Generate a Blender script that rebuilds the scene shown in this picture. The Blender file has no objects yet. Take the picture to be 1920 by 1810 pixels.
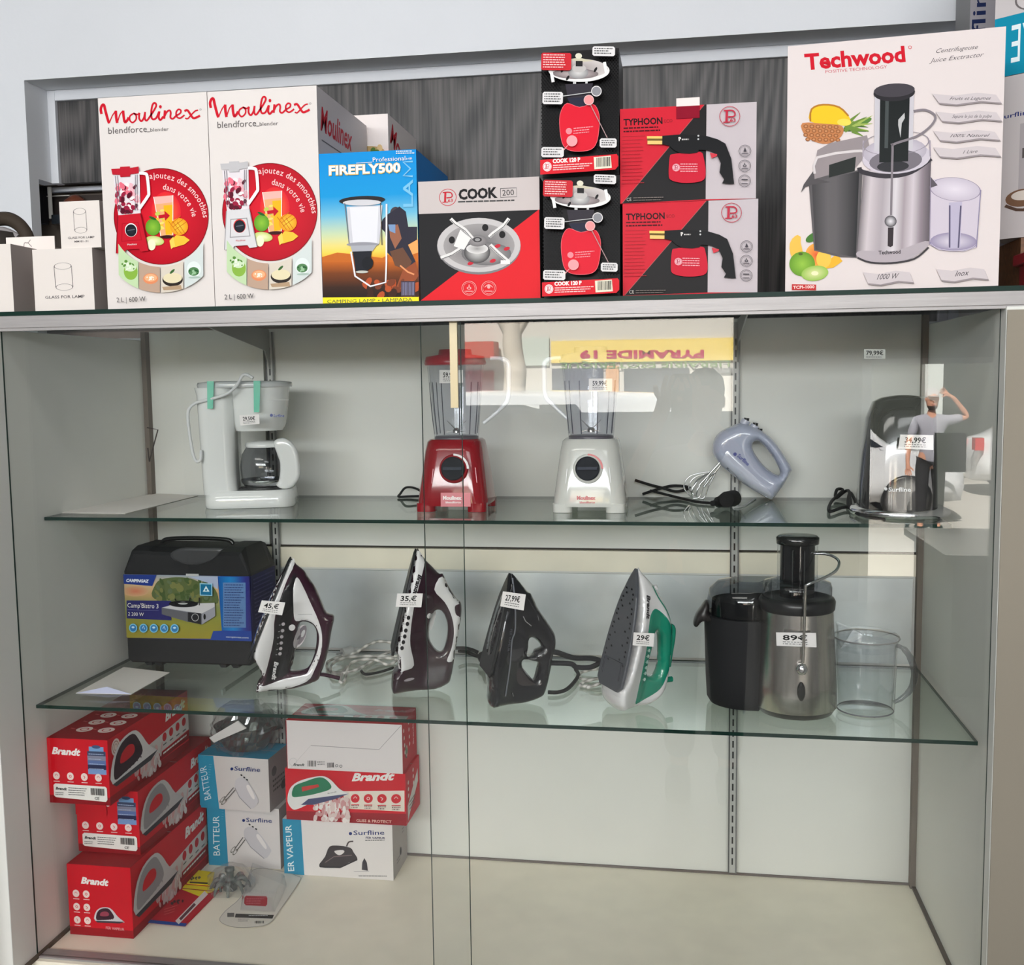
import bpy, math, random
import numpy as np
from mathutils import Vector, Matrix
from mathutils.geometry import tessellate_polygon, delaunay_2d_cdt
random.seed(4)
sc = bpy.context.scene
COL = sc.collection

# ---------------------------------------------------------------- camera
FPX = 1971.86; CAM = np.array([1.32018, -1.9504, 1.17433])
_y, _p, _r = .16047, .094416, -.013103
F_ = np.array([-math.sin(_y)*math.cos(_p), math.cos(_y)*math.cos(_p), -math.sin(_p)])
r0 = np.array([math.cos(_y), math.sin(_y), 0.0]); u0 = np.cross(r0, F_)
R_ = math.cos(_r)*r0+math.sin(_r)*u0; U_ = -math.sin(_r)*r0+math.cos(_r)*u0
cd = bpy.data.cameras.new('camera'); cam = bpy.data.objects.new('camera', cd); COL.objects.link(cam)
cam.matrix_world = Matrix(((R_[0], U_[0], -F_[0], CAM[0]), (R_[1], U_[1], -F_[1], CAM[1]), (R_[2], U_[2], -F_[2], CAM[2]), (0, 0, 0, 1)))
cd.sensor_fit = 'HORIZONTAL'; cd.sensor_width = 36; cd.lens = FPX/1920*36; cd.clip_start = .05; cd.clip_end = 200
sc.camera = cam
# ---------------------------------------------------------------- world, sun, lamps, exposure
w = bpy.data.worlds.new('sky'); sc.world = w; w.use_nodes = True
w.node_tree.nodes['Background'].inputs[0].default_value = (.80, .88, 1, 1)
w.node_tree.nodes['Background'].inputs[1].default_value = 2.2
sc.view_settings.view_transform = 'Standard'; sc.view_settings.look = 'None'
sc.view_settings.exposure = 0.0; sc.view_settings.gamma = 1; sc.view_settings.use_curve_mapping = False
sc.cycles.max_bounces = 10; sc.cycles.transparent_max_bounces = 40; sc.cycles.diffuse_bounces = 4
sc.cycles.glossy_bounces = 5; sc.cycles.transmission_bounces = 6; sc.cycles.use_denoising = True
sc.cycles.sample_clamp_indirect = 6; sc.cycles.caustics_reflective = False; sc.cycles.caustics_refractive = False
sl = bpy.data.lights.new('sun', 'SUN'); sl.energy = 46; sl.angle = .01; sl.color = (1, .95, .86)
so = bpy.data.objects.new('sun', sl); COL.objects.link(so)
so.rotation_euler = (math.radians(-42), 0, math.radians(12))       # from over the shop roof onto the street
def area(name, loc, rot, sx, sy, power, col=(1, 1, 1)):
    l = bpy.data.lights.new(name, 'AREA'); l.shape = 'RECTANGLE'; l.size = sx; l.size_y = sy; l.energy = power; l.color = col
    o = bpy.data.objects.new(name, l); COL.objects.link(o); o.location = loc; o.rotation_euler = rot
    return o
area('added_front_fill', (.6, -5.85, 2.06), (math.radians(84), 0, 0), 5.2, .62, 222, (.95, .98, 1))  # added lamp before solid wall above the openings, evens the frontal light
area('added_overhead_fill', (.0, -2.4, 2.40), (math.radians(38), 0, math.radians(-8)), 2.2, .5, 22, (1, .97, .93))  # this and the next two are added to light the shop interior
area('added_overhead_fill', (2.4, -3.2, 2.40), (math.radians(38), 0, math.radians(10)), 1.6, .5, 14, (.97, .98, 1))
area('added_overhead_fill', (1.0, -1.0, 2.42), (math.radians(22), 0, 0), 2.4, .25, 7, (1, .98, .96))

# ---------------------------------------------------------------- pixel measuring (1920 x 1810 frame)
def ray(x, y): return F_+R_*(x-960)/FPX-U_*(y-905)/FPX
def atY(x, y, Y): d = ray(x, y); return Vector(CAM+d*(Y-CAM[1])/d[1])
def atZ(x, y, Z): d = ray(x, y); return Vector(CAM+d*(Z-CAM[2])/d[2])
def atS(x, y, Z, h=.003):
    """on the shelf at Z, or up against the back board where the line of sight clears the shelf"""
    p = atZ(x, y, Z+h)
    return p if p.y < .47 else atY(x, y, .47)
def onplane(x, y, O, N):
    d = ray(x, y); N = np.array(N); return Vector(CAM+d*(np.dot(np.array(O)-CAM, N)/np.dot(d, N)))

def s2l(c): c = c/255; return c/12.92 if c <= .04045 else ((c+.055)/1.055)**2.4
def K(r, g=None, b=None):
    if g is None: g = b = r
    return (s2l(r), s2l(g), s2l(b))
# ---------------------------------------------------------------- materials
def newmat(name):
    m = bpy.data.materials.new(name); m.use_nodes = True; nt = m.node_tree; nt.nodes.clear()
    return m, nt, nt.nodes.new('ShaderNodeOutputMaterial')
def pbr(name, col=(.8, .8, .8), rough=.5, metal=0, attr=False, coat=0, bump=0, bscale=200, var=0, vscale=8, aniso=0, stretch=None, spec=.5):
    m, nt, out = newmat(name); b = nt.nodes.new('ShaderNodeBsdfPrincipled'); nt.links.new(b.outputs[0], out.inputs[0])
    b.inputs['Base Color'].default_value = (*col, 1); b.inputs['Roughness'].default_value = rough
    b.inputs['Metallic'].default_value = metal; b.inputs['Coat Weight'].default_value = coat
    b.inputs['Specular IOR Level'].default_value = spec; b.inputs['Anisotropic'].default_value = aniso
    src = None
    if attr:
        a = nt.nodes.new('ShaderNodeAttribute'); a.attribute_name = 'Col'; src = a.outputs['Color']
    if var or bump:
        tc = nt.nodes.new('ShaderNodeTexCoord'); mp = nt.nodes.new('ShaderNodeMapping'); nt.links.new(tc.outputs['Object'], mp.inputs[0])
        if stretch: mp.inputs['Scale'].default_value = stretch
    if var:
        n = nt.nodes.new('ShaderNodeTexNoise'); n.inputs['Scale'].default_value = vscale; n.inputs['Detail'].default_value = 5
        nt.links.new(mp.outputs[0], n.inputs['Vector'])
        mr = nt.nodes.new('ShaderNodeMapRange'); mr.inputs['From Min'].default_value = .3; mr.inputs['From Max'].default_value = .7
        mr.inputs['To Min'].default_value = 1-var; mr.inputs['To Max'].default_value = 1+var; nt.links.new(n.outputs[0], mr.inputs[0])
        mx = nt.nodes.new('ShaderNodeMix'); mx.data_type = 'RGBA'; mx.blend_type = 'MULTIPLY'; mx.inputs[0].default_value = 1
        if src: nt.links.new(src, mx.inputs[6])
        else: mx.inputs[6].default_value = (*col, 1)
        nt.links.new(mr.outputs[0], mx.inputs[7]); src = mx.outputs[2]
    if src: nt.links.new(src, b.inputs['Base Color'])
    if bump:
        n2 = nt.nodes.new('ShaderNodeTexNoise'); n2.inputs['Scale'].default_value = bscale; n2.inputs['Detail'].default_value = 3
        nt.links.new(mp.outputs[0], n2.inputs['Vector'])
        bp = nt.nodes.new('ShaderNodeBump'); bp.inputs['Strength'].default_value = bump; bp.inputs['Distance'].default_value = .002
        nt.links.new(n2.outputs[0], bp.inputs['Height']); nt.links.new(bp.outputs[0], b.inputs['Normal'])
    return m
def glass(name, tint=(1, 1, 1), f0=.045, rough=0.0, veil=0, veilcol=(.8, .8, .8)):
    m, nt, out = newmat(name); L = nt.links
    t = nt.nodes.new('ShaderNodeBsdfTransparent'); t.inputs[0].default_value = (*tint, 1)
    g = nt.nodes.new('ShaderNodeBsdfGlossy'); g.inputs['Roughness'].default_value = rough
    lw = nt.nodes.new('ShaderNodeLayerWeight'); lw.inputs[0].default_value = .5
    p = nt.nodes.new('ShaderNodeMath'); p.operation = 'POWER'; L.new(lw.outputs['Facing'], p.inputs[0]); p.inputs[1].default_value = 5
    ma = nt.nodes.new('ShaderNodeMath'); ma.operation = 'MULTIPLY_ADD'; L.new(p.outputs[0], ma.inputs[0]); ma.inputs[1].default_value = 1-f0; ma.inputs[2].default_value = f0
    mx = nt.nodes.new('ShaderNodeMixShader'); L.new(ma.outputs[0], mx.inputs[0]); L.new(t.outputs[0], mx.inputs[1]); L.new(g.outputs[0], mx.inputs[2])
    o = mx.outputs[0]
    if veil:
        d = nt.nodes.new('ShaderNodeBsdfDiffuse'); d.inputs[0].default_value = (*veilcol, 1)
        m2 = nt.nodes.new('ShaderNodeMixShader'); m2.inputs[0].default_value = veil; L.new(o, m2.inputs[1]); L.new(d.outputs[0], m2.inputs[2]); o = m2.outputs[0]
    L.new(o, out.inputs[0]); return m
M = {}
M['card'] = pbr('printed_cardboard', attr=True, rough=.5, spec=.06)
M['gcard'] = pbr('glossy_printed_cardboard', attr=True, rough=.3, spec=.05, bump=.1, bscale=9)
M['paint'] = pbr('coloured_plastic', attr=True, rough=.28, spec=.5)
M['matte'] = pbr('matte_surface', attr=True, rough=.7, spec=.3)
M['gloss'] = pbr('glossy_plastic', attr=True, rough=.10, coat=.4)
M['wall'] = pbr('white_wall_paint', K(222, 224, 228), .85, bump=.2, bscale=60, var=.02, vscale=3)
M['dim'] = pbr('grey_paint', K(120, 120, 120), .8, var=.05)
M['board'] = pbr('grey_white_laminate', K(226, 226, 220), .55, var=.02, vscale=5, bump=.05, bscale=300)
M['base'] = pbr('cream_laminate', K(246, 238, 218), .5, var=.04, vscale=14)
M['alu'] = pbr('aluminium', K(160, 156, 155), .5, metal=.5, bump=.1, bscale=30, stretch=(1, 20, 20), var=.08, vscale=6)
M['steel'] = pbr('brushed_steel', K(205, 200, 194), .22, metal=1, var=.1, vscale=2, stretch=(60, 60, 1), bump=.05, bscale=100)
M['satin'] = pbr('satin_plastic', attr=True, rough=.5, spec=.25)
M['plate'] = pbr('galvanised_plate', K(196, 200, 200), .42, metal=.9, var=.14, vscale=7, bump=.1, bscale=16)
M['chrome'] = pbr('chrome', K(225, 225, 228), .1, metal=1)
M['pane'] = glass('sliding_pane_glass', (.985, .99, .985), .045)
M['shelf'] = glass('shelf_glass', (.90, .955, .925), .05)
M['clear'] = glass('clear_plastic', (.93, .94, .95), .06, .03)
M['smoke'] = glass('smoky_plastic', (.62, .63, .65), .06, .03)
M['jar'] = glass('jar_plastic', (.955, .96, .98), .05, .02, veil=.02, veilcol=(.75, .8, .9))
M['film'] = glass('wrapping_film', (.93, .93, .93), .10, .08, veil=.035, veilcol=(.8, .8, .78))
M['edge'] = pbr('glass_edge', K(14, 44, 36), .4, spec=.15)
M['rubber'] = pbr('black_rubber', K(22, 22, 24), .5)
def wood():
    m, nt, out = newmat('dark_grey_wood'); L = nt.links; b = nt.nodes.new('ShaderNodeBsdfPrincipled'); L.new(b.outputs[0], out.inputs[0])
    tc = nt.nodes.new('ShaderNodeTexCoord'); mp = nt.nodes.new('ShaderNodeMapping'); mp.inputs['Scale'].default_value = (3.4, 1, .62); L.new(tc.outputs['Object'], mp.inputs[0])
    n = nt.nodes.new('ShaderNodeTexNoise'); n.inputs['Scale'].default_value = 2.2; n.inputs['Detail'].default_value = .6; L.new(mp.outputs[0], n.inputs['Vector'])
    mu = nt.nodes.new('ShaderNodeMath'); mu.operation = 'MULTIPLY'; L.new(n.outputs[0], mu.inputs[0]); mu.inputs[1].default_value = 62
    si = nt.nodes.new('ShaderNodeMath'); si.operation = 'SINE'; L.new(mu.outputs[0], si.inputs[0])
    mp2 = nt.nodes.new('ShaderNodeMapping'); mp2.inputs['Scale'].default_value = (90, 1, 2.5); L.new(tc.outputs['Object'], mp2.inputs[0])
    n2 = nt.nodes.new('ShaderNodeTexNoise'); n2.inputs['Scale'].default_value = 1.5; n2.inputs['Detail'].default_value = 4; L.new(mp2.outputs[0], n2.inputs['Vector'])
    mp3 = nt.nodes.new('ShaderNodeMapping'); mp3.inputs['Scale'].default_value = (7, 1, .3); L.new(tc.outputs['Object'], mp3.inputs[0])
    n3 = nt.nodes.new('ShaderNodeTexNoise'); n3.inputs['Scale'].default_value = 1.2; L.new(mp3.outputs[0], n3.inputs['Vector'])
    a = nt.nodes.new('ShaderNodeMath'); a.operation = 'MULTIPLY_ADD'; L.new(si.outputs[0], a.inputs[0]); a.inputs[1].default_value = .13; L.new(n2.outputs[0], a.inputs[2])
    a2 = nt.nodes.new('ShaderNodeMath'); a2.operation = 'MULTIPLY_ADD'; L.new(n3.outputs[0], a2.inputs[0]); a2.inputs[1].default_value = .14; L.new(a.outputs[0], a2.inputs[2])
    cr = nt.nodes.new('ShaderNodeValToRGB'); L.new(a2.outputs[0], cr.inputs[0])
    e = cr.color_ramp.elements; e[0].position = .34; e[0].color = (*K(30, 30, 32), 1); e[1].position = .80; e[1].color = (*K(92, 88, 87), 1)
    L.new(cr.outputs[0], b.inputs['Base Color']); b.inputs['Roughness'].default_value = .5; return m
M['wood'] = wood()
M['brown'] = pbr('brown_wood', K(120, 80, 50), .5, var=.3, vscale=12, stretch=(1, 8, 8))

# ---------------------------------------------------------------- mesh builder
WM = {}
class MB:
    def __init__(s): s.v = []; s.f = []; s.fm = []; s.c = []; s.sm = []
    def add(s, vs, fs, col=(.8, .8, .8), mat=0, smooth=False):
        n = len(s.v); s.v += [tuple(v) for v in vs]
        if len(vs) and isinstance(col[0], (tuple, list)): s.c += [tuple(c) for c in col]
        else: s.c += [tuple(col)]*len(vs)
        for f in fs: s.f.append([i+n for i in f]); s.fm.append(mat); s.sm.append(smooth)
    def build(s, name, mats, parent=None, bevel=0, seg=2, inv=None):
        me = bpy.data.meshes.new(name)
        vs = s.v
        if parent is not None:
            iv = WM[parent.name].inverted(); vs = [iv @ Vector(v) for v in vs]
        me.from_pydata([tuple(v) for v in vs], [], s.f)
        for m in (mats if isinstance(mats, (list, tuple)) else [mats]): me.materials.append(M[m] if isinstance(m, str) else m)
        me.polygons.foreach_set('material_index', s.fm); me.polygons.foreach_set('use_smooth', s.sm)
        a = me.color_attributes.new('Col', 'FLOAT_COLOR', 'POINT')
        a.data.foreach_set('color', [x for c in s.c for x in (*c, 1.0)])
        o = bpy.data.objects.new(name, me); COL.objects.link(o)
        if parent is not None: o.parent = parent; WM[o.name] = WM[parent.name]
        else: WM[o.name] = Matrix.Identity(4)
        if bevel:
            b = o.modifiers.new('bevel', 'BEVEL'); b.width = bevel; b.segments = seg; b.limit_method = 'ANGLE'; b.angle_limit = .6
            for p in me.polygons: p.use_smooth = True
            b.harden_normals = True
        return o
    # --- solids
    def box(s, a, b, col=(.8, .8, .8), mat=0):
        x0, y0, z0 = a; x1, y1, z1 = b
        s.hexa([(x0, y0, z0), (x1, y0, z0), (x1, y1, z0), (x0, y1, z0), (x0, y0, z1), (x1, y0, z1), (x1, y1, z1), (x0, y1, z1)], col, mat)
    def hexa(s, v, col=(.8, .8, .8), mat=0):
        s.add(v, [(0, 3, 2, 1), (4, 5, 6, 7), (0, 1, 5, 4), (1, 2, 6, 5), (2, 3, 7, 6), (3, 0, 4, 7)], col, mat)
    def obox(s, O, U, V, N, a, b, col=(.8, .8, .8), mat=0):
        P = lambda x, y, z: Vector(O)+U*x+V*y+N*z
        s.hexa([P(a[0], a[1], a[2]), P(b[0], a[1], a[2]), P(b[0], a[1], b[2]), P(a[0], a[1], b[2]), P(a[0], b[1], a[2]), P(b[0], b[1], a[2]), P(b[0], b[1], b[2]), P(a[0], b[1], b[2])], col, mat)
    def loft(s, rings, col=(.8, .8, .8), mat=0, smooth=True, caps=(True, True), closed=True):
        n = len(rings[0]); vs = [p for r in rings for p in r]; fs = []
        cc = []
        for i in range(len(rings)-1):
            for j in range(n if closed else n-1):
                k = (j+1) % n; fs.append((i*n+j, i*n+k, (i+1)*n+k, (i+1)*n+j))
        if isinstance(col[0], (tuple, list)): cc = [c for c in col for _ in range(n)]
        else: cc = col
        s.add(vs, fs, cc, mat, smooth)
        c0 = col[0] if isinstance(col[0], (tuple, list)) else col; c1 = col[-1] if isinstance(col[0], (tuple, list)) else col
        if caps[0]: s.add(rings[0], [tuple(reversed(range(n)))], c0, mat)
        if caps[1]: s.add(rings[-1], [tuple(range(n))], c1, mat)
    def lathe(s, c, prof, col=(.8, .8, .8), mat=0, n=40, sx=1, sy=1, caps=(True, True), a0=0, smooth=True, rot=0):
        c = Vector(c); rings = []
        ca, sa = math.cos(rot), math.sin(rot)
        for r, z in prof:
            ring = []
            for k in range(n):
                t = a0+2*math.pi*k/n; x = r*sx*math.cos(t); y = r*sy*math.sin(t)
                ring.append(c+Vector((x*ca-y*sa, x*sa+y*ca, z)))
            rings.append(ring)
        s.loft(rings, col, mat, smooth, caps)
    def tube(s, pts, r, col=(.1, .1, .1), mat=0, n=8, spline=True, sub=6, flat=None):
        pts = [Vector(p) for p in pts]
        if spline and len(pts) > 2: pts = crom(pts, sub)
        rings = []; up = None
        rr = r if isinstance(r, (list, tuple)) else None
        for i, p in enumerate(pts):
            t = (pts[min(i+1, len(pts)-1)]-pts[max(i-1, 0)])
            t = t.normalized() if t.length > 1e-9 else Vector((0, 0, 1))
            if up is None: up = t.orthogonal().normalized()
            up = (up-t*up.dot(t)); up = up.normalized() if up.length > 1e-6 else t.orthogonal().normalized()
            sd = t.cross(up); R = rr[min(len(rr)-1, int(i*len(rr)/len(pts)))] if rr else r
            rings.append([p+(up*math.cos(2*math.pi*k/n)+sd*math.sin(2*math.pi*k/n))*R for k in range(n)])
        s.loft(rings, col, mat, True)
def crom(P, sub=6, closed=False):
    out = []; n = len(P); rng = range(n if closed else n-1)
    for i in rng:
        g = (lambda k: P[k % n]) if closed else (lambda k: P[max(0, min(n-1, k))])
        a, b, c, d = g(i-1), g(i), g(i+1), g(i+2)
        for k in range(sub):
            t = k/sub; t2 = t*t; t3 = t2*t
            out.append((b*2+(c-a)*t+(a*2-b*5+c*4-d)*t2+(b*3-a-c*3+d)*t3)*.5)
    if not closed: out.append(P[-1])
    return out
def smooth2(pts, sub=5): return [(v.x, v.y) for v in crom([Vector((*p, 0)) for p in pts], sub, True)]
def rrect(c, w, d, r, z, n=5, rot=0):
    out = []; ca, sa = math.cos(rot), math.sin(rot)
    for cx, cy, a in ((w/2-r, d/2-r, 0), (-w/2+r, d/2-r, 90), (-w/2+r, -d/2+r, 180), (w/2-r, -d/2+r, 270)):
        for k in range(n+1):
            t = math.radians(a+90*k/n); x = cx+r*math.cos(t); y = cy+r*math.sin(t)
            out.append(Vector((c[0]+x*ca-y*sa, c[1]+x*sa+y*ca, z)))
    return out
def inpoly(px, py, poly):
    P = np.array(poly); x1, y1 = P[:, 0], P[:, 1]; x2, y2 = np.roll(x1, -1), np.roll(y1, -1)
    c = ((y1 > py) != (y2 > py)) & (px < (x2-x1)*(py-y1)/(y2-y1+1e-12)+x1)
    return c.sum() % 2 == 1
def edist(px, py, loops):
    best = 9.
    for poly in loops:
        P = np.array(poly); A = P; B = np.roll(P, -1, 0); d = B-A; q = np.array([px, py])-A
        t = np.clip((q*d).sum(1)/((d*d).sum(1)+1e-15), 0, 1); e = q-d*t[:, None]
        best = min(best, float(np.sqrt((e*e).sum(1)).min()))
    return best
def resamp(poly, step):
    out = []
    for i in range(len(poly)):
        a, b = poly[i], poly[(i+1) % len(poly)]; L = math.hypot(b[0]-a[0], b[1]-a[1]); k = max(1, int(L/step))
        for j in range(k): out.append((a[0]+(b[0]-a[0])*j/k, a[1]+(b[1]-a[1])*j/k))
    return out
def puff(mb, fr, loops, T, r=.006, step=.006, col=(.8, .8, .8), mat=0, both=True, base=0.0, smooth=True):
    """solid of half thickness T(u,v) over a 2-D outline with holes; edges rounded over r. fr=(O,U,V,N), N to the viewer"""
    O, U, V, N = fr; tf = T if callable(T) else (lambda u, v: T)
    loops = [resamp(l, step) for l in loops]
    pts = []; edges = []
    for l in loops:
        n = len(pts); pts += l; edges += [(n+i, n+(i+1) % len(l)) for i in range(len(l))]
    nb = len(pts)
    xs = [p[0] for p in loops[0]]; ys = [p[1] for p in loops[0]]
    cand = []
    x = min(xs)+step/2; 
    while x < max(xs):
        y = min(ys)+step/2
        while y < max(ys): cand.append((x+random.uniform(-.1, .1)*step, y+random.uniform(-.1, .1)*step)); y += step
        x += step
    def inside(a, b): return inpoly(a, b, loops[0]) and not any(inpoly(a, b, h) for h in loops[1:])
    for p in cand:
        if inside(*p) and edist(p[0], p[1], loops) > step*.45: pts.append(p)
    for fr_ in (.12, .4):                                           # extra rings near the rim for the rounding
        for li, l in enumerate(loops):
            m = len(l)
            for i in range(m):
                a, b = l[i-1], l[(i+1) % m]; dx, dy = b[0]-a[0], b[1]-a[1]; q = math.hypot(dx, dy)+1e-12
                for sgn in (1, -1):
                    p = (l[i][0]-dy/q*r*fr_*sgn, l[i][1]+dx/q*r*fr_*sgn)
                    if inside(*p) and edist(p[0], p[1], loops) > r*fr_*.8: pts.append(p)
    res = delaunay_2d_cdt([Vector(p) for p in pts], edges, [], 0, 1e-7)
    vv, tri = res[0], res[2]; keep = []
    for t in tri:
        cx = sum(vv[i].x for i in t)/3; cy = sum(vv[i].y for i in t)/3
        if inside(cx, cy): keep.append(tuple(t))
    fv = []; bv = []
    for p in vv:
        d = edist(p.x, p.y, loops); k = min(1, d/r); k = math.sqrt(max(0, 1-(1-k)**2)); h = tf(p.x, p.y)*k
        fv.append(O+U*p.x+V*p.y+N*(base+h)); bv.append(O+U*p.x+V*p.y+N*(base-h))
    cc = [col(p.x, p.y) for p in vv] if callable(col) else col
    nf = Vector(U).cross(V).dot(N) > 0
    fix = []
    for t in keep:
        a, b, c = [vv[i] for i in t]; ccw = (b.x-a.x)*(c.y-a.y)-(b.y-a.y)*(c.x-a.x) > 0
        fix.append(t if ccw == nf else (t[0], t[2], t[1]))
    if both:
        n = len(fv); bnd = {}
        # weld rim: share the rim vertices (thickness zero there)
        allv = fv+bv; rim = set()
        for i, p in enumerate(vv):
            if edist(p.x, p.y, loops) < 1e-6: rim.add(i)
        fs = fix+[tuple((j if j in rim else j+n) for j in (t[0], t[2], t[1])) for t in fix]
        mb.add(allv, fs, (cc+cc) if isinstance(cc, list) else cc, mat, smooth)
    else: mb.add(fv, fix, cc, mat, smooth)

# ---------------------------------------------------------------- flat printing on faces
_tc = {}
def glyphs(body, bold=0, shear=0):
    k = (body, bold, shear)
    if k not in _tc:
        cu = bpy.data.curves.new('lettering', 'FONT'); cu.body = body; cu.offset = bold; cu.shear = shear; cu.resolution_u = 2; cu.size = 1
        o = bpy.data.objects.new('lettering', cu); COL.objects.link(o); dg = bpy.context.evaluated_depsgraph_get(); dg.update()
        me = bpy.data.meshes.new_from_object(o.evaluated_get(dg)); vs = [(v.co.x, v.co.y) for v in me.vertices]; me.calc_loop_triangles(); fs = [tuple(t.vertices) for t in me.loop_triangles]
        bpy.data.objects.remove(o); bpy.data.meshes.remove(me); bpy.data.curves.remove(cu)
        xs = [v[0] for v in vs] or [0, 1]; _tc[k] = (vs, fs, min(xs), max(xs))
    return _tc[k]
def homog(quad, W, H):
    dst = [(0, H), (W, H), (W, 0), (0, 0)]; A = []; b = []
    for (x, y), (u, v) in zip(quad, dst):
        A.append([x, y, 1, 0, 0, 0, -u*x, -u*y]); b.append(u); A.append([0, 0, 0, x, y, 1, -v*x, -v*y]); b.append(v)
    h = np.linalg.solve(np.array(A, float), np.array(b, float))
    def f(x, y):
        q = h[6]*x+h[7]*y+1; return ((h[0]*x+h[1]*y+h[2])/q, (h[3]*x+h[4]*y+h[5])/q)
    return f
class Art:
    def __init__(s, mb, O, U, V, N, quad=None, W=1, H=1, mapf=None, mat=0, off=.0002, clip=True):
        s.mb = mb; s.O, s.U, s.V, s.N = Vector(O), Vector(U), Vector(V), Vector(N); s.f = mapf or homog(quad, W, H); s.h = off; s.mat = mat; s.W = W; s.H = H; s.clip = clip and mapf is None
    def P(s, x, y):
        u, v = s.f(x, y)
        if s.clip: u = min(max(u, 0), s.W); v = min(max(v, 0), s.H)
        return s.O+s.U*u+s.V*v+s.N*s.h
    def up(s): s.h += 3e-5
    def fix(s, vs, fs):
        out = []
        for f in fs:
            if len(f) < 3: continue
            n = (vs[f[1]]-vs[f[0]]).cross(vs[f[2]]-vs[f[0]]); out.append(tuple(f) if n.dot(s.N) > 0 else tuple(reversed(f)))
        return out
    def poly(s, pts, col):
        s.up(); vs = [s.P(*p) for p in pts]
        tri = tessellate_polygon([[Vector((p[0], p[1], 0)) for p in pts]])
        cc = [col(*p) for p in pts] if callable(col) else col
        s.mb.add(vs, s.fix(vs, tri), cc, s.mat)
    def rect(s, x0, y0, x1, y1, col): s.poly([(x0, y0), (x1, y0), (x1, y1), (x0, y1)], col)
    def grad(s, quad, stops, nx=1, ny=10, fn=None):
        """vertical gradient over quad TL TR BR BL; stops [(t,col)] or fn(s,t)"""
        s.up(); a, b, c, d = quad; vs = []; cs = []; fs = []
        for j in range(ny+1):
            for i in range(nx+1):
                q, t = i/nx, j/ny
                x = (a[0]*(1-q)+b[0]*q)*(1-t)+(d[0]*(1-q)+c[0]*q)*t; y = (a[1]*(1-q)+b[1]*q)*(1-t)+(d[1]*(1-q)+c[1]*q)*t
                vs.append(s.P(x, y)); cs.append(fn(q, t) if fn else ramp(stops, t))
        for j in range(ny):
            for i in range(nx): k = j*(nx+1)+i; fs.append((k, k+1, k+nx+2, k+nx+1))
        s.mb.add(vs, s.fix(vs, fs), cs, s.mat)
    def ell(s, cx, cy, rx, ry, col, rot=0, n=24, a0=0, a1=360, rin=0, edge=None):
        s.up(); c, q = math.cos(math.radians(rot)), math.sin(math.radians(rot)); pts = []
        full = a1-a0 >= 359.9; m = n if full else n+1
        for k in range(m):
            t = math.radians(a0+(a1-a0)*k/n); x, y = rx*math.cos(t), ry*math.sin(t); pts.append((cx+x*c-y*q, cy+x*q+y*c, x, y))
        if rin:
            vs = [s.P(p[0], p[1]) for p in pts]+[s.P(cx+(p[2]*c-p[3]*q)*rin, cy+(p[2]*q+p[3]*c)*rin) for p in pts]
            fs = [(i, (i+1) % m, m+(i+1) % m, m+i) for i in range(m if full else m-1)]
            s.mb.add(vs, s.fix(vs, fs), col, s.mat)
        else:
            vs = [s.P(cx, cy)]+[s.P(p[0], p[1]) for p in pts]
            fs = [(0, i+1, (i+1) % m+1) for i in range(m if full else m-1)]
            s.mb.add(vs, s.fix(vs, fs), [col]+[edge or col]*m, s.mat)
    def ring(s, cx, cy, r, w, col, ry=None, n=24): s.ell(cx, cy, r, ry or r, col, rin=1-w/r, n=n)
    def line(s, pts, w, col, sub=0):
        if sub: pts = [(v.x, v.y) for v in crom([Vector((*p, 0)) for p in pts], sub)]
        s.up(); vs = []
        for i, p in enumerate(pts):
            a = pts[max(0, i-1)]; b = pts[min(len(pts)-1, i+1)]; dx, dy = b[0]-a[0], b[1]-a[1]; q = math.hypot(dx, dy)+1e-9
            ww = (w(i/(len(pts)-1)) if callable(w) else w)/2
            vs += [s.P(p[0]-dy/q*ww, p[1]+dx/q*ww), s.P(p[0]+dy/q*ww, p[1]-dx/q*ww)]
        fs = [(2*i, 2*i+1, 2*i+3, 2*i+2) for i in range(len(pts)-1)]
        s.mb.add(vs, s.fix(vs, fs), col, s.mat)
    def text(s, body, a, b, h, col, bold=0, shear=0):
        """baseline from a to b, capital height h, in art units; the letters stand to the left of a->b"""
        s.up(); vs, fs, x0, x1 = glyphs(body, bold, shear); dx, dy = b[0]-a[0], b[1]-a[1]; L = math.hypot(dx, dy)+1e-9
        ux, uy = dy/L*h, -dx/L*h
        out = [s.P(a[0]+dx*(x-x0)/(x1-x0)+ux*y/.69, a[1]+dy*(x-x0)/(x1-x0)+uy*y/.69) for x, y in vs]
        s.mb.add(out, s.fix(out, fs), col, s.mat)
    def arctext(s, body, cx, cy, r, a0, a1, h, col, bold=0):
        ws = []
        for ch in body: ws.append(.3 if ch == ' ' else (glyphs(ch, bold)[3]-glyphs(ch, bold)[2])+.08)
        tot = sum(ws); t = 0
        for ch, w_ in zip(body, ws):
            if ch != ' ':
                f = [(a0+(a1-a0)*(t+q)/tot)*math.pi/180 for q in (.04, w_-.04)]
                s.text(ch, (cx+r*math.sin(f[0]), cy-r*math.cos(f[0])), (cx+r*math.sin(f[1]), cy-r*math.cos(f[1])), h, col, bold)
            t += w_
    def fine(s, x0, y0, x1, n, dy, h, col, slope=0, seed=1, fill=.8):
        """rows of print too small to read"""
        R = random.Random(seed)
        for k in range(n):
            x = x0; y = y0+k*dy; xe = x1-(x1-x0)*R.uniform(0, .25)
            while x < xe:
                w_ = (x1-x0)*R.uniform(.04, .14); 
                s.poly([(x, y+slope*(x-x0)), (min(x+w_, xe), y+slope*(min(x+w_, xe)-x0)), (min(x+w_, xe), y+h+slope*(min(x+w_, xe)-x0)), (x, y+h+slope*(x-x0))], col)
                x += w_+h*(.5 if fill > .5 else 1.2)
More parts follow.
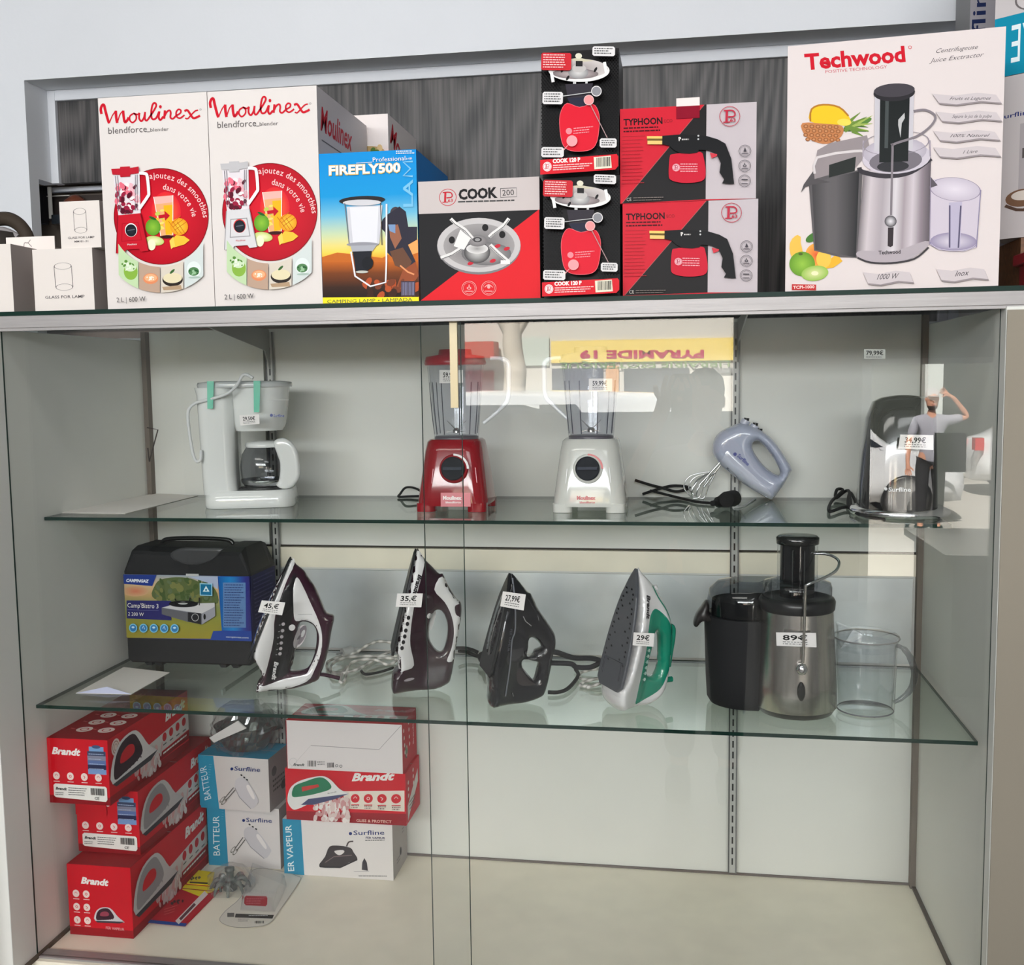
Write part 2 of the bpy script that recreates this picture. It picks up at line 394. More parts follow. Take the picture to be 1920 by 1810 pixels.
    def blobs(s, n, x0, y0, x1, y1, cols, r0, r1, seed=1, test=None):
        R = random.Random(seed)
        for k in range(n):
            x, y = R.uniform(x0, x1), R.uniform(y0, y1)
            if test and not test(x, y): continue
            s.ell(x, y, R.uniform(r0, r1), R.uniform(r0, r1)*.8, R.choice(cols), rot=R.uniform(0, 180), n=9)
    def barcode(s, x0, y0, x1, y1, col=K(40), n=16, seed=3, sl=0):
        R = random.Random(seed); x = x0; st = (x1-x0)/n
        for k in range(n):
            w_ = st*R.uniform(.3, .75); a = sl*(x-x0); s.poly([(x, y0+a), (x+w_, y0+a), (x+w_, y1+a), (x, y1+a)], col); x += st
def ramp(stops, t):
    for (a, ca), (b, cb) in zip(stops, stops[1:]):
        if t <= b: k = (t-a)/(b-a+1e-9); k = max(0, k); return tuple(p*(1-k)+q*k for p, q in zip(ca, cb))
    return tuple(stops[-1][1])

# ---------------------------------------------------------------- naming
def thing(name, label, cat, loc=(0, 0, 0), group=None):
    o = bpy.data.objects.new(name, None); COL.objects.link(o); o.location = loc; o.empty_display_size = .05
    o['label'] = label; o['category'] = cat
    if group: o['group'] = group
    WM[o.name] = Matrix.Translation(loc); return o
def tag(o, label, cat, group=None, kind=None):
    if label: o['label'] = label
    if cat: o['category'] = cat
    if group: o['group'] = group
    if kind: o['kind'] = kind
    return o
def struct(name, mb, mats, **k): o = mb.build(name, mats, **k); o['kind'] = 'structure'; return o
ZV = Vector((0, 0, 1))
RED = K(214, 25, 45); WHITE = K(240, 236, 232); BLACK = K(22, 21, 22); GREY = K(110, 106, 106)

# ---------------------------------------------------------------- key levels
ZT, ZM, ZL = 1.325, .907, .5232                # shelf tops
W_, B_ = 1.855, .511                           # inner width and depth of the cabinet
YG = -.045                                     # plane of the sliding panes
YWALL, YREC = .56, .655
# ================================================================ SETTING
XA0 = atY(45, 152, YWALL).x; XA1 = atY(1812, 33, YWALL).x; ZA1 = 1.951
ZA0 = 1.30
zw = atY(130, 346, YREC+.03).z
m = MB(); m.box((-2.6, YWALL, -.45), (XA0, YWALL+.04, 2.45)); m.box((XA1, YWALL, -.45), (4.2, YWALL+.2, 2.45)); m.box((XA0, YWALL, ZA1), (XA1, YWALL+.2, 2.45))
m.box((XA0, YWALL, -.45), (XA1, YWALL+.2, ZA0))
m.box((XA0-.04, YWALL+.04, zw), (XA0, YREC+.03, ZA1+.02))
struct('wall_back', m, 'wall')
m = MB(); m.box((-2.6, .82, -.45), (4.2, .87, 2.45)); struct('wall_sun_block', m, 'dim')  # unseen shell added behind the alcove to stop sun leaking in
m = MB(); yb = YREC; fw = .022
zw = atY(130, 346, yb+.03).z
m.box((XA0, yb, zw-.002), (XA0+fw, yb+.03, ZA1)); m.box((XA1-fw, yb, ZA0), (XA1, yb+.03, ZA1)); m.box((XA0+fw, yb, ZA1-.027), (XA1-fw, yb+.03, ZA1))
struct('trim_1', m, pbr('white_trim', K(215, 217, 222), .5), bevel=.002)
zw = atY(130, 346, yb+.03).z
xo = atY(640, 300, yb).x
m = MB(); m.box((XA0+fw, yb+.012, zw), (xo, yb+.03, ZA1-.027)); m.box((xo, yb+.012, ZA0), (XA1-fw, yb+.03, ZA1-.027)); struct('wall_alcove', m, 'wood')
# low opening under the wood panel, showing the next room
m = MB(); m.box((XA0-.5, .76, ZA0), (XA1, .78, zw+.03)); struct('wall_alcove_low', m, pbr('taupe_paint', K(120, 108, 98), .7, var=.1))
m = MB(); m.box((-2.6, -6.0, -.47), (4.2, YWALL, -.45)); struct('floor', m, pbr('shop_floor_tile', K(120, 116, 110), .4, var=.06))
m = MB(); m.box((-2.6, -6.0, 2.45), (4.2, .9, 2.5)); struct('ceiling', m, 'wall')
m = MB(); m.box((-2.65, -6.0, -.45), (-2.6, YWALL, 2.45)); struct('wall_left', m, 'dim')
m = MB(); m.box((4.2, -6.0, -.45), (4.25, YWALL, 2.45)); struct('wall_right', m, 'dim')
# ================================================================ DISPLAY CABINET
cab = thing('display_cabinet', 'white laminate display cabinet with sliding glass fronts along the wall', 'cabinet', (W_/2, .2, -.45))
m = MB(); m.box((-.03, -.13, -.45), (0, B_+.02, ZT-.034))
m.build('side_panel', 'board', cab, bevel=.002)
m = MB(); m.box((W_, -.068, -.45), (W_+.05, B_+.02, ZT-.034)); m.build('side_panel', 'board', cab, bevel=.002)
m = MB(); m.box((W_+.001, -.0705, -.45), (W_+.3, -.0685, ZT-.04), K(148, 140, 126)); m.build('front_trim', 'matte', cab)['label'] = 'taupe front stile at the right end'
m = MB(); m.box((0, -.068, -.05), (W_, B_, 0)); m.build('base_panel', 'base', cab)
m = MB(); m.box((0, -.04, -.45), (W_, B_, -.052)); m.build('plinth', 'board', cab)
# back boards: plain upper board, strip, lower board; dark gap beside the left upright
xl = atY(508, 800, B_).x; xr = atY(1378, 800, B_).x
zs1 = atY(1000, 1030, B_).z; zs2 = atY(1000, 1070, B_).z
m = MB(); m.box((.012, B_, zs1+.004), (xl-.014, B_+.015, ZT-.012)); m.box((xl, B_, zs1+.004), (W_-.012, B_+.015, ZT-.012)); m.build('back_panel', 'board', cab)
m = MB(); m.box((.012, B_-.004, zs2), (W_-.012, B_+.015, zs1-.002)); m.build('back_panel', 'base', cab)
m = MB(); m.box((.0, B_, .003), (W_-.002, B_+.015, zs2)); m.build('back_panel', 'board', cab)
m = MB(); m.box((0, B_+.012, .0), (W_, B_+.022, ZT-.014), K(60, 55, 50)); m.build('backing_board', 'matte', cab)
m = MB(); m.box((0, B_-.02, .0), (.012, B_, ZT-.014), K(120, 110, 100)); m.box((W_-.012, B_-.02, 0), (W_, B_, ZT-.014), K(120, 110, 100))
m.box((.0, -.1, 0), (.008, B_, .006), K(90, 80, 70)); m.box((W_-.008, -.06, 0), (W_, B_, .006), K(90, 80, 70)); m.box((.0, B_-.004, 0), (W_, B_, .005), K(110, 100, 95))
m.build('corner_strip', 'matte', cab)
xs0 = atY(600, 1100, .5).x; zp0, zp1 = ZL+.006, atY(1300, 1079, .5).z
m = MB(); m.box((.25, B_-.012, ZL+.004), (W_-.02, B_-.007, zp1)); m.build('steel_strip', 'plate', cab)['label'] = 'galvanised metal strip across the back'
# slotted uprights and bracket arms
for x in (xl+.008, xr):
    m = MB(); wd = .0075
    m.box((x-wd, B_-.014, .01), (x+wd, B_-.002, ZT-.02), K(190, 190, 186)); m.box((x-wd-.0025, B_-.012, .01), (x-wd+.0005, B_-.016, ZT-.02), K(90)); m.box((x+wd-.0005, B_-.012, .01), (x+wd+.0025, B_-.016, ZT-.02), K(120))
    z = .03
    while z < ZT-.05:
        m.box((x-.0018, B_-.0150, z), (x+.0018, B_-.0139, z+.016), K(35)); z += .026
    m.build('upright', 'paint', cab)
for x in (xl+.008, xr+.005):
    m = MB(); t = .0015
    y1 = B_-.014; prof = [(y1, ZT-.11), (y1, ZT-.014), (y1-.34, ZT-.014), (y1-.34, ZT-.024), (y1-.03, ZT-.065)]
    n = len(prof); m.add([(x-t, y, z) for y, z in prof]+[(x+t, y, z) for y, z in prof], [tuple(range(n)), tuple(reversed(range(n, 2*n)))]+[(i, i+n, (i+1) % n+n, (i+1) % n) for i in range(n)], K(165, 165, 160))
    m.build('bracket', 'paint', cab)
for zz in (ZM, ZL):
    for x in (xl+.008, xr+.005):
        m = MB(); m.box((x-.0015, B_-.34, zz-.016), (x+.0015, B_-.014, zz-.0075), K(165, 168, 162)); m.box((x-.002, B_-.35, zz-.02), (x+.002, B_-.335, zz-.0075), K(225)); m.build('bracket', 'paint', cab)
# top rail
zr = ZT-.008
m = MB(); m.box((-.5, -.066, zr-.024), (W_+.3, -.02, zr-.0005)); m.box((-.5, -.064, zr-.03), (W_+.3, -.058, zr-.022), mat=0)
m.build('top_rail', 'alu', cab, bevel=.001)['label'] = 'brushed aluminium rail under the top glass'
m = MB(); m.box((0, -.058, 0), (W_, -.026, .004)); m.build('bottom_track', 'alu', cab)
# sliding panes: left one runs in front
XR = atY(875, 1300, -.05).x; XL_ = atY(803, 1300, -.035).x
for nm, x0, x1, y, lab in (('glass_door', -.0, XR, -.053, 'left sliding glass pane, in front'), ('glass_door', XL_, W_, -.038, 'right sliding glass pane, behind')):
    m = MB(); m.box((x0, y, .004), (x1, y+.005, zr-.026), mat=0)
    m.box((x1-.0004, y+.0004, .005), (x1+.0006, y+.0046, zr-.027), K(40, 60, 55), mat=1); m.box((x0-.0006, y+.0004, .005), (x0+.0004, y+.0046, zr-.027), K(40, 60, 55), mat=1)
    m.build(nm, ['pane', 'edge'], cab)['label'] = lab
m = MB(); m.box((atY(843, 620, YG).x, -.047, atY(850, 765, YG).z), (atY(857, 620, YG).x, -.040, zr-.026), K(236, 214, 170)); m.build('pane_edge_glint', 'paint', cab)['label'] = 'golden glint of light on the pane edge, built as a pale strip'  # painted light: the pane edge catching a reflection, built as a strip
def shelf(label, x0, x1, y0, y1, z, t=.007):
    m = MB(); m.box((x0, y0+.0008, z-t), (x1, y1, z), mat=0)
    m.box((x0, y0, z-t), (x1, y0+.0008, z), mat=1); m.box((x0-.0006, y0, z-t), (x0, y1, z), mat=1); m.box((x1, y0, z-t), (x1+.0006, y1, z), mat=1); m.box((x0, y1, z-t), (x1, y1+.0006, z), mat=1)
    return tag(m.build('glass_shelf', ['shelf', 'edge']), label, 'shelf')
shelf('long glass top shelf carrying the boxed goods above the aluminium rail', -.5, W_+.3, -.064, YWALL-.005, ZT, .008)
shelf('middle glass shelf carrying the coffee maker and the two blenders', .002, atZ(1785, 984, ZM).x, .054, B_-.018, ZM)
shelf('lower glass shelf carrying the four irons and the juicer', .002, W_-.01, -.010, B_-.018, ZL)
# loose sheets and wire in the cabinet
def sheet(label, pix, Z, col=K(236, 230, 224), curl=0, name='paper_sheet', t=.0012):
    P = [atZ(x, y, Z) for x, y in pix]; m = MB(); n = len(P)
    m.add([p+ZV*.0004 for p in P]+[p+ZV*t for p in P], [tuple(range(n)), tuple(range(n, 2*n))]+[(i, (i+1) % n, (i+1) % n+n, i+n) for i in range(n)], col)
    if curl:
        a, b = P[0], P[1]; mid = (a+b)/2; m.add([a+ZV*t, b+ZV*t, mid+ZV*.012+Vector((0, .015, 0))], [(0, 1, 2)], K(205, 208, 235))
    return tag(m.build(name, 'matte'), label, 'paper')
sheet('white sheet lying at the left end of the middle glass shelf', [(92, 962), (235, 964), (372, 930), (292, 926)], ZM)
sheet('white sheet with a curled corner under the camping stove case', [(142, 1301), (246, 1303), (318, 1262), (232, 1252)], ZL, curl=1)
m = MB(); m.tube([atY(x, y, .44) for x, y in ((276, 802), (296, 806), (280, 866), (277, 840))], .0016, K(70, 62, 58), spline=False)
tag(m.build('bent_wire', 'matte'), 'thin bent wire hook against the back corner left of the coffee maker', 'wire')
# wooden post of the neighbouring unit at the lower left
m = MB(); m.box((-.09, -.2, -.45), (-.032, -.14, .62)); tag(m.build('wooden_post', 'brown'), 'brown wooden post at the lower left beside the cabinet', 'post')
# ================================================================ BOXED GOODS
def frame_from(xl, xr, Yl, Yr, yb=560):
    a = atY(xl, yb, Yl); b = atY(xr, yb, Yr); U = Vector((b.x-a.x, Yr-Yl, 0)); W = U.length; U.normalize()
    return Vector((a.x, Yl, 0)), U, W
def cbox(name, label, O, U, W, H, D, col=WHITE, side=None, top=None, mat='card', group=None, cat='box', build=True, seam=K(150, 145, 140)):
    """carton; O = front lower left corner; returns object builder plus art frames"""
    N = Vector((U.y, -U.x, 0)); m = MB(); side = side or col; top = top or col  # white cartons pass a darker side colour: shade put into the card
    c = [O, O+U*W, O+U*W-N*D, O-N*D]; t = [p+ZV*H for p in c]
    m.add([c[0], c[1], t[1], t[0]], [(0, 1, 2, 3)], col)
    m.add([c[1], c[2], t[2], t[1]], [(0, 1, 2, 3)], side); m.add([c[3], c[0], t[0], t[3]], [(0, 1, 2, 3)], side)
    m.add([c[2], c[3], t[3], t[2]], [(0, 1, 2, 3)], col); m.add(t, [(0, 1, 2, 3)], top); m.add(c, [(3, 2, 1, 0)], top)
    e = .0004                                                       # flap seam across the top
    m.add([t[0]-N*D*.5+ZV*e, t[1]-N*D*.5+ZV*e, t[1]-N*(D*.5+.0015)+ZV*e, t[0]-N*(D*.5+.0015)+ZV*e], [(0, 1, 2, 3)], seam)
    def front(quad, **k): return Art(m, O, U, ZV, N, quad, W, H, **k)
    def right(quad, **k): return Art(m, O+U*W, -N, ZV, U, quad, D, H, **k)
    def topf(quad, **k): return Art(m, O+ZV*H, U, -N, ZV, quad, W, D, **k)
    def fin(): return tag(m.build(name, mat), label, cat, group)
    return m, front, right, topf, fin

def moulinex_art(a, body):                                          # art units: 800 wide, 1550 high
    L = lambda pts: [((x-55), (y-172+(x-40)*.05)) for x, y in pts]
    R = K(200, 22, 42)
    for st, wd in (([(78, 285), (74, 250), (86, 222), (100, 222), (108, 262), (124, 330), (132, 352)], 20), ([(132, 352), (158, 298), (185, 262)], 9), ([(185, 262), (186, 310), (192, 350)], 20), ([(192, 350), (215, 290), (240, 262)], 9),
        ([(240, 262), (242, 310), (250, 345), (268, 330), (280, 310)], 19), ([(318, 282), (290, 300), (286, 330), (306, 348), (332, 326), (334, 296), (318, 282), (345, 290), (360, 278)], 12),
        ([(360, 278), (356, 318), (372, 338), (392, 312), (402, 272)], 14), ([(402, 272), (398, 318), (412, 334), (440, 300), (478, 245), (486, 220), (474, 208), (458, 224), (446, 280), (452, 322), (480, 318), (505, 270)], 14),
        ([(508, 268), (500, 310), (512, 330), (535, 305)], 15), ([(548, 262), (540, 322)], 16), ([(541, 310), (560, 275), (582, 262), (590, 280), (586, 312), (604, 322), (632, 296)], 13),
        ([(632, 298), (660, 282), (664, 262), (646, 256), (630, 276), (632, 306), (656, 318), (690, 296)], 12), ([(690, 268), (712, 262), (732, 290), (752, 318), (780, 312), (802, 300)], 16), ([(790, 262), (768, 268), (738, 296), (712, 322), (694, 318)], 10)):
        a.line(L(st), wd, R, sub=4)
    a.ell(*L([(516, 236)])[0], 10, 12, R)
    a.ring(*L([(808, 258)])[0], 7, 2, GREY, n=12)
    g = K(98, 92, 92)
    a.text('blendforce', (68, 262), (355, 262), 46, g); a.text('blender', (380, 262), (515, 262), 26, g); a.line([(355, 262), (378, 262)], 4, g)
    # big red disc
    cx, cy, r = 430, 880, 352; a.ell(cx, cy, r, r, K(222, 30, 48), n=64, edge=K(178, 14, 34))
    a.ell(cx, cy, r, r, K(120, 10, 20), n=64, rin=.985)
    a.ell(470, 850, 110, 150, K(240, 110, 60), edge=K(221, 32, 48))
    a.arctext('ajoutez des smoothies', 405, 940, 340, -8, 84, 42, K(248, 200, 200), bold=.01); a.arctext('dans votre vie', 405, 940, 262, 10, 80, 42, K(248, 200, 200), bold=.01)
    # glass, fruit
    a.poly([(385, 735), (528, 730), (515, 1020), (425, 1024)], K(238, 170, 120)); a.poly([(455, 800), (524, 798), (512, 1012), (462, 1016)], K(240, 178, 30))
    a.poly([(385, 735), (528, 730), (525, 780), (390, 790)], K(235, 180, 170)); a.line([(385, 735), (425, 1024)], 5, WHITE); a.line([(528, 730), (515, 1020)], 5, WHITE)
    a.blobs(16, 400, 810, 455, 1000, [K(250, 215, 110), K(190, 205, 90), K(240, 190, 60)], 10, 20, 5)
    a.poly([(415, 870), (462, 865), (462, 840), (500, 876), (464, 912), (462, 890), (418, 895)], K(190, 20, 40))
    a.ell(470, 1030, 55, 12, K(60, 20, 20)); a.ell(372, 955, 56, 62, K(140, 190, 60), edge=K(90, 150, 40)); a.ell(372, 890, 30, 9, K(40, 90, 40), rot=25)
    a.ell(380, 1055, 70, 34, K(236, 236, 190), rot=10, edge=K(190, 205, 110)); a.ell(355, 1085, 30, 40, K(240, 238, 200)); a.ell(565, 960, 66, 62, K(250, 200, 60), edge=K(240, 150, 30))
    for k in (-1, 0, 1): a.line([(520+k*32, 920+k*4), (580+k*26, 1010)], 4, K(190, 100, 20)); a.line([(600+k*20, 905+k*22), (520+k*10, 960+k*25)], 4, K(190, 100, 20))
    a.poly([(505, 1060), (540, 1020), (600, 1030), (640, 1060), (600, 1090), (520, 1110)], K(250, 190, 60)); a.poly([(490, 1060), (520, 1030), (530, 1100), (500, 1120)], K(252, 205, 90))
    # blender picture
    base = K(196, 26, 44) if body == 'red' else K(214, 212, 214); lid = K(188, 30, 48) if body == 'red' else K(190, 188, 190); dk = K(130, 12, 28) if body == 'red' else K(150, 148, 150)
    a.poly([(92, 545), (290, 535), (285, 850), (118, 860)], K(225, 218, 222)); a.blobs(60, 112, 630, 270, 840, [K(150, 30, 60), K(240, 180, 190), K(90, 20, 40), K(230, 110, 130), K(250, 230, 230)], 12, 26, 8)
    for x in (112, 128, 262, 276): a.line([(x, 570), (x+(12 if x < 200 else -12), 830)], 4, K(120, 115, 125))
    a.line([(288, 560), (336, 566), (350, 590), (356, 705), (345, 735), (278, 822)], 22, K(238, 236, 240), sub=3)
    a.poly([(85, 520), (150, 520), (152, 508), (225, 508), (226, 520), (290, 512), (290, 560), (225, 566), (222, 582), (150, 582), (148, 566), (92, 562)], lid)
    a.poly([(118, 860), (288, 852), (336, 1128), (280, 1134), (265, 1112), (165, 1116), (155, 1140), (92, 1140)], base); a.line([(118, 860), (92, 1140)], 6, dk); a.line([(288, 852), (336, 1128)], 6, dk)
    a.poly([(145, 920), (270, 915), (290, 1050), (135, 1055)], dk if body == 'white' else K(176, 18, 36)); a.poly([(151, 926), (264, 921), (283, 1044), (142, 1049)], base)
    a.ell(212, 972, 46, 50, K(235, 235, 235) if body == 'red' else K(215, 60, 60)); a.ell(212, 975, 41, 45, K(40, 44, 54), edge=K(26, 28, 34)); a.line([(185, 975), (240, 968)], 7, K(90, 94, 104))
    a.text('Moulinex', (180, 1084), (252, 1082), 13, WHITE if body == 'red' else R)
    # crescent of food pictures
    def seg(x0, x1, bg, fg, seed):
        pts = []; n = 6
        top = [(x0+(x1-x0)*k/n, 880+math.sqrt(max(0, (r+18)**2-(x0+(x1-x0)*k/n-cx)**2))) for k in range(n+1)]
        bot = [(x0+(x1-x0)*k/n-8, 1140+300*math.sqrt(max(0, 1-((x0+(x1-x0)*k/n-8-430)/385)**2))) for k in range(n+1)]
        for k in range(n+1): top[k] = (top[k][0], min(top[k][1], bot[k][1]-8))
        a.poly(top+bot[::-1], bg)
        ym = (top[n//2][1]+bot[n//2][1])/2; fg((x0+x1)/2, ym)
    seg(112, 255, K(190, 214, 170), lambda x, y: (a.ell(x+12, y+18, 52, 60, K(136, 178, 70)), a.ell(x+12, y-14, 42, 30, K(206, 224, 190)), a.blobs(14, x-50, y-60, x+40, y, [K(90, 140, 60), K(225, 235, 215)], 6, 14, 2)), 1)
    seg(262, 415, K(186, 158, 138), lambda x, y: (a.ell(x+5, y, 56, 40, K(226, 140, 96)), a.ell(x+5, y-6, 46, 28, K(240, 176, 130)), a.blobs(10, x-22, y-20, x+28, y+8, [K(250, 235, 220)], 5, 9, 2)), 2)
    seg(424, 590, K(214, 204, 190), lambda x, y: (a.ell(x, y+8, 76, 50, K(48, 40, 36)), a.ell(x, y-4, 70, 38, K(226, 214, 178)), a.ell(x, y-52, 24, 9, K(60, 100, 50), rot=-40), a.poly([(x-80, y+60), (x+60, y+50), (x+66, y+82), (x-70, y+84)], K(178, 150, 120))), 3)
    seg(600, 742, K(208, 216, 214), lambda x, y: (a.ell(x-4, y+6, 52, 58, K(224, 232, 230)), a.ell(x-6, y+22, 40, 32, K(84, 130, 84)), a.blobs(10, x-36, y+4, x+26, y+40, [K(40, 90, 50), K(150, 190, 150)], 6, 12, 2), a.ell(x, y+66, 46, 8, K(170, 190, 180))), 4)
    a.text('2 L | 600 W', (82, 1503), (300, 1500), 36, K(70, 66, 66))
ZF = ZT+.0005
def topbox(xl, xr, ytl, ytr, Yl=-.056, Yr=-.056, yb=560):
    O, U, W = frame_from(xl, xr, Yl, Yr); 
    xlt = xl-(yb-ytl)*.055*(1-xl/1380); H = ((atY(xl, ytl, Yl).z+atY(xr, ytr, Yr).z)/2)-ZF
    O.z = ZF; return O, U, W, H
BX = [(0, 0), (800, 0), (800, 1550), (0, 1550)]
sideM = [(0, 0), (600, 0), (600, 1000), (0, 1000)]
def moulinex_side(a, bottom=False):
    R = K(190, 24, 44)
    a.text('Moulinex', (30, 190), (400, 190), 110, R, bold=.02, shear=.3); a.line([(40, 235), (300, 235)], 6, GREY)
    a.ell(220, 470, 110, 140, K(120, 110, 112)); a.ell(220, 470, 98, 126, K(190, 176, 176)); a.ell(215, 490, 80, 80, K(104, 60, 66)); a.poly([(150, 430), (290, 440), (290, 470), (150, 470)], K(170, 150, 152))
    a.fine(330, 330, 560, 8, 45, 12, K(160, 150, 150), seed=4)
for i, (xl, xr, tl, tr, body, lab) in enumerate(((201.6, 402.4, 183, 171.5, 'red', 'tall white blender carton picturing a red blender, at the left of the pair'), (403.6, 605, 171, 160, 'white', 'tall white blender carton picturing a white blender, beside the blue lamp box'))):
    O, U, W, H = topbox(xl, xr, tl, tr)
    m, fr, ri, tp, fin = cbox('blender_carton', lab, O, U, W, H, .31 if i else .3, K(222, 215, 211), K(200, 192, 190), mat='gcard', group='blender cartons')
    moulinex_art(fr(BX), body); moulinex_side(ri(sideM)); fin()
    MX = O
# third carton behind, top flaps open
O3 = Vector((atY(672, 300, .262).x-.14, .262, ZF)); x1 = atY(729, 300, .262).x; W3 = x1-O3.x; H3 = atY(729, 213, .262).z-ZF
m, fr, ri, tp, fin = cbox('blender_carton', 'open white carton with raised brown flap behind the second blender carton', O3, Vector((1, 0, 0)), W3, H3, .24, K(236, 226, 222), K(214, 206, 204), mat='gcard', group='blender cartons')
a = fr([(0, 0), (100, 0), (100, 200), (0, 200)]); a.grad([(0, 30), (100, 30), (100, 70), (0, 70)], [(0, K(236, 226, 222)), (1, K(226, 120, 100))]); a.rect(0, 70, 100, 90, K(214, 40, 50)); a.ell(78, 44, 20, 14, K(240, 236, 232)); a.ell(78, 37, 18, 6, K(190, 160, 110)); a.blobs(12, 64, 33, 92, 40, [K(90, 120, 60), K(220, 190, 140), K(120, 70, 40)], 2, 4, 3)
a = ri(sideM); a.text('Moulinex', (30, 130), (560, 300), 110, K(190, 24, 44), bold=.02, shear=.2)
tz = ZF+H3; m.add([(O3.x, .5, tz), (x1-.02, .5, tz+.0), (x1-.045, .47, tz+.035), (O3.x, .46, tz+.03)], [(0, 1, 2, 3), (3, 2, 1, 0)], K(120, 92, 68)); fin()

# camping lamp box
def firefly():
    O, U, W, H = topbox(606, 786, 287, 281, -.057, -.057)
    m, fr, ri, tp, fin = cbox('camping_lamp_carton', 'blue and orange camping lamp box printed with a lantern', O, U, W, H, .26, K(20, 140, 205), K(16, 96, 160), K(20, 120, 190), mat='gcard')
    q = [(92, 478), (855, 450), (890, 1635), (148, 1650)]; a = fr(q)
    a.grad(q, [(0, K(10, 140, 214)), (.3, K(20, 150, 214)), (.42, K(110, 185, 215)), (.55, K(200, 214, 170)), (.66, K(246, 214, 90)), (.7, K(240, 170, 50))], 1, 24)
    a.poly([(120, 1290), (250, 1255), (420, 1275), (600, 1300), (880, 1160), (890, 1630), (148, 1640)], K(196, 104, 34)); a.poly([(700, 1200), (880, 1155), (884, 1260), (760, 1300)], K(235, 165, 95))
    a.grad([(125, 1330), (885, 1330), (890, 1600), (146, 1612)], [(0, K(190, 98, 32)), (.3, K(120, 62, 26)), (.7, K(56, 34, 24)), (1, K(34, 24, 20))], 1, 10)
    # person print (backpacker) as dark shapes
    b = K(44, 42, 56); a.ell(700, 950, 42, 48, K(70, 60, 66)); a.poly([(640, 960), (600, 1000), (580, 1060), (620, 1100), (640, 1260), (700, 1320), (820, 1440), (860, 1330), (800, 1200), (870, 1160), (870, 1060), (800, 1060), (780, 940), (730, 900)], b); a.poly([(650, 1050), (720, 1040), (750, 1150), (700, 1230), (660, 1140)], K(150, 96, 72)); a.poly([(645, 1040), (700, 1040), (700, 1110), (655, 1090)], K(120, 150, 190))
    a.poly([(660, 1250), (760, 1220), (830, 1330), (800, 1400), (700, 1360)], K(104, 70, 52)); a.poly([(760, 1400), (860, 1330), (884, 1440), (800, 1560), (700, 1560)], K(150, 76, 44)); a.line([(740, 1360), (800, 1410), (850, 1430)], 12, K(230, 150, 100)); a.blobs(26, 480, 1480, 870, 1600, [K(120, 60, 36), K(60, 34, 24), K(180, 80, 40)], 20, 50, 4)
    a.rect(750, 1480, 860, 1600, K(70, 56, 66)); a.barcode(755, 1490, 855, 1590, K(130, 130, 160), 12)
    a.text('LA', (836, 905), (833, 690), 74, K(120, 190, 226), bold=.015); a.line([(834, 665), (760, 660), (815, 605), (758, 552), (832, 548)], 15, K(120, 190, 226))
    a.fine(700, 462, 845, 2, 16, 8, K(230, 240, 245), seed=9)
    a.line([(390, 556), (515, 550)], 4, WHITE); a.text('Professional', (520, 548), (775, 538), 34, WHITE); a.text('HB', (785, 536), (828, 532), 16, WHITE)
    a.text('FIREFLY500', (176, 650), (740, 632), 74, K(238, 196, 110), bold=.05); a.text('FIREFLY500', (178, 645), (738, 627), 66, K(250, 246, 236), bold=.03)
    # lantern
    a.poly([(320, 900), (600, 890), (580, 1190), (350, 1195)], K(205, 205, 212)); a.poly([(345, 905), (570, 900), (560, 1185), (375, 1190)], K(226, 226, 232)); a.ell(440, 850, 180, 34, K(40, 36, 38), rot=-2); a.ell(440, 868, 150, 24, K(205, 205, 210)); a.line([(305, 870), (345, 1190)], 7, K(110, 115, 125)); a.line([(585, 870), (600, 1200)], 7, K(90, 80, 70))
    a.ell(450, 1195, 125, 18, K(150, 150, 158)); a.poly([(355, 1205), (560, 1200), (525, 1250), (370, 1255)], K(170, 172, 180)); a.poly([(372, 1250), (522, 1246), (515, 1300), (530, 1350), (490, 1400), (400, 1402), (385, 1310)], K(28, 30, 38)); a.ell(490, 1340, 44, 50, K(20, 22, 28)); a.ell(448, 1408, 50, 10, K(190, 190, 180))
    a.line([(360, 1250), (395, 1440), (515, 1520), (632, 1490), (636, 1340), (632, 880)], 13, K(232, 230, 234))
    a.rect(130, 1604, 900, 1660, K(246, 226, 40)); a.text('CAMPING LAMP', (182, 1648), (555, 1642), 26, K(60, 80, 70)); a.text('• LAMPADA', (575, 1642), (840, 1636), 26, K(60, 80, 70))
    b = ri([(0, 0), (400, 0), (400, 500), (0, 500)]); b.rect(0, 0, 400, 500, K(14, 110, 180)); b.text('FIREFLY500', (40, 250), (360, 250), 70, K(214, 190, 130), bold=.03); b.grad([(0, 300), (400, 300), (400, 500), (0, 500)], [(0, K(14, 110, 180)), (1, K(160, 110, 60))]); fin()
firefly()
def P63(a, x, y, r, col, w=None, bg=None):
    if bg: a.ell(x, y, r, r, bg)
    a.ring(x, y, r, w or r*.07, col)
    s = r/65
    a.line([(x-38*s, y-36*s), (x+14*s, y-38*s), (x+32*s, y-20*s), (x+26*s, y+0*s), (x-10*s, y+4*s)], 9*s, col, sub=3); a.line([(x-18*s, y-38*s), (x-20*s, y+36*s)], 15*s, col); a.line([(x-40*s, y+38*s), (x+4*s, y+36*s)], 7*s, col)
    a.text('63', (x+2*s, y+36*s), (x+38*s, y+34*s), 22*s, col, bold=.02)
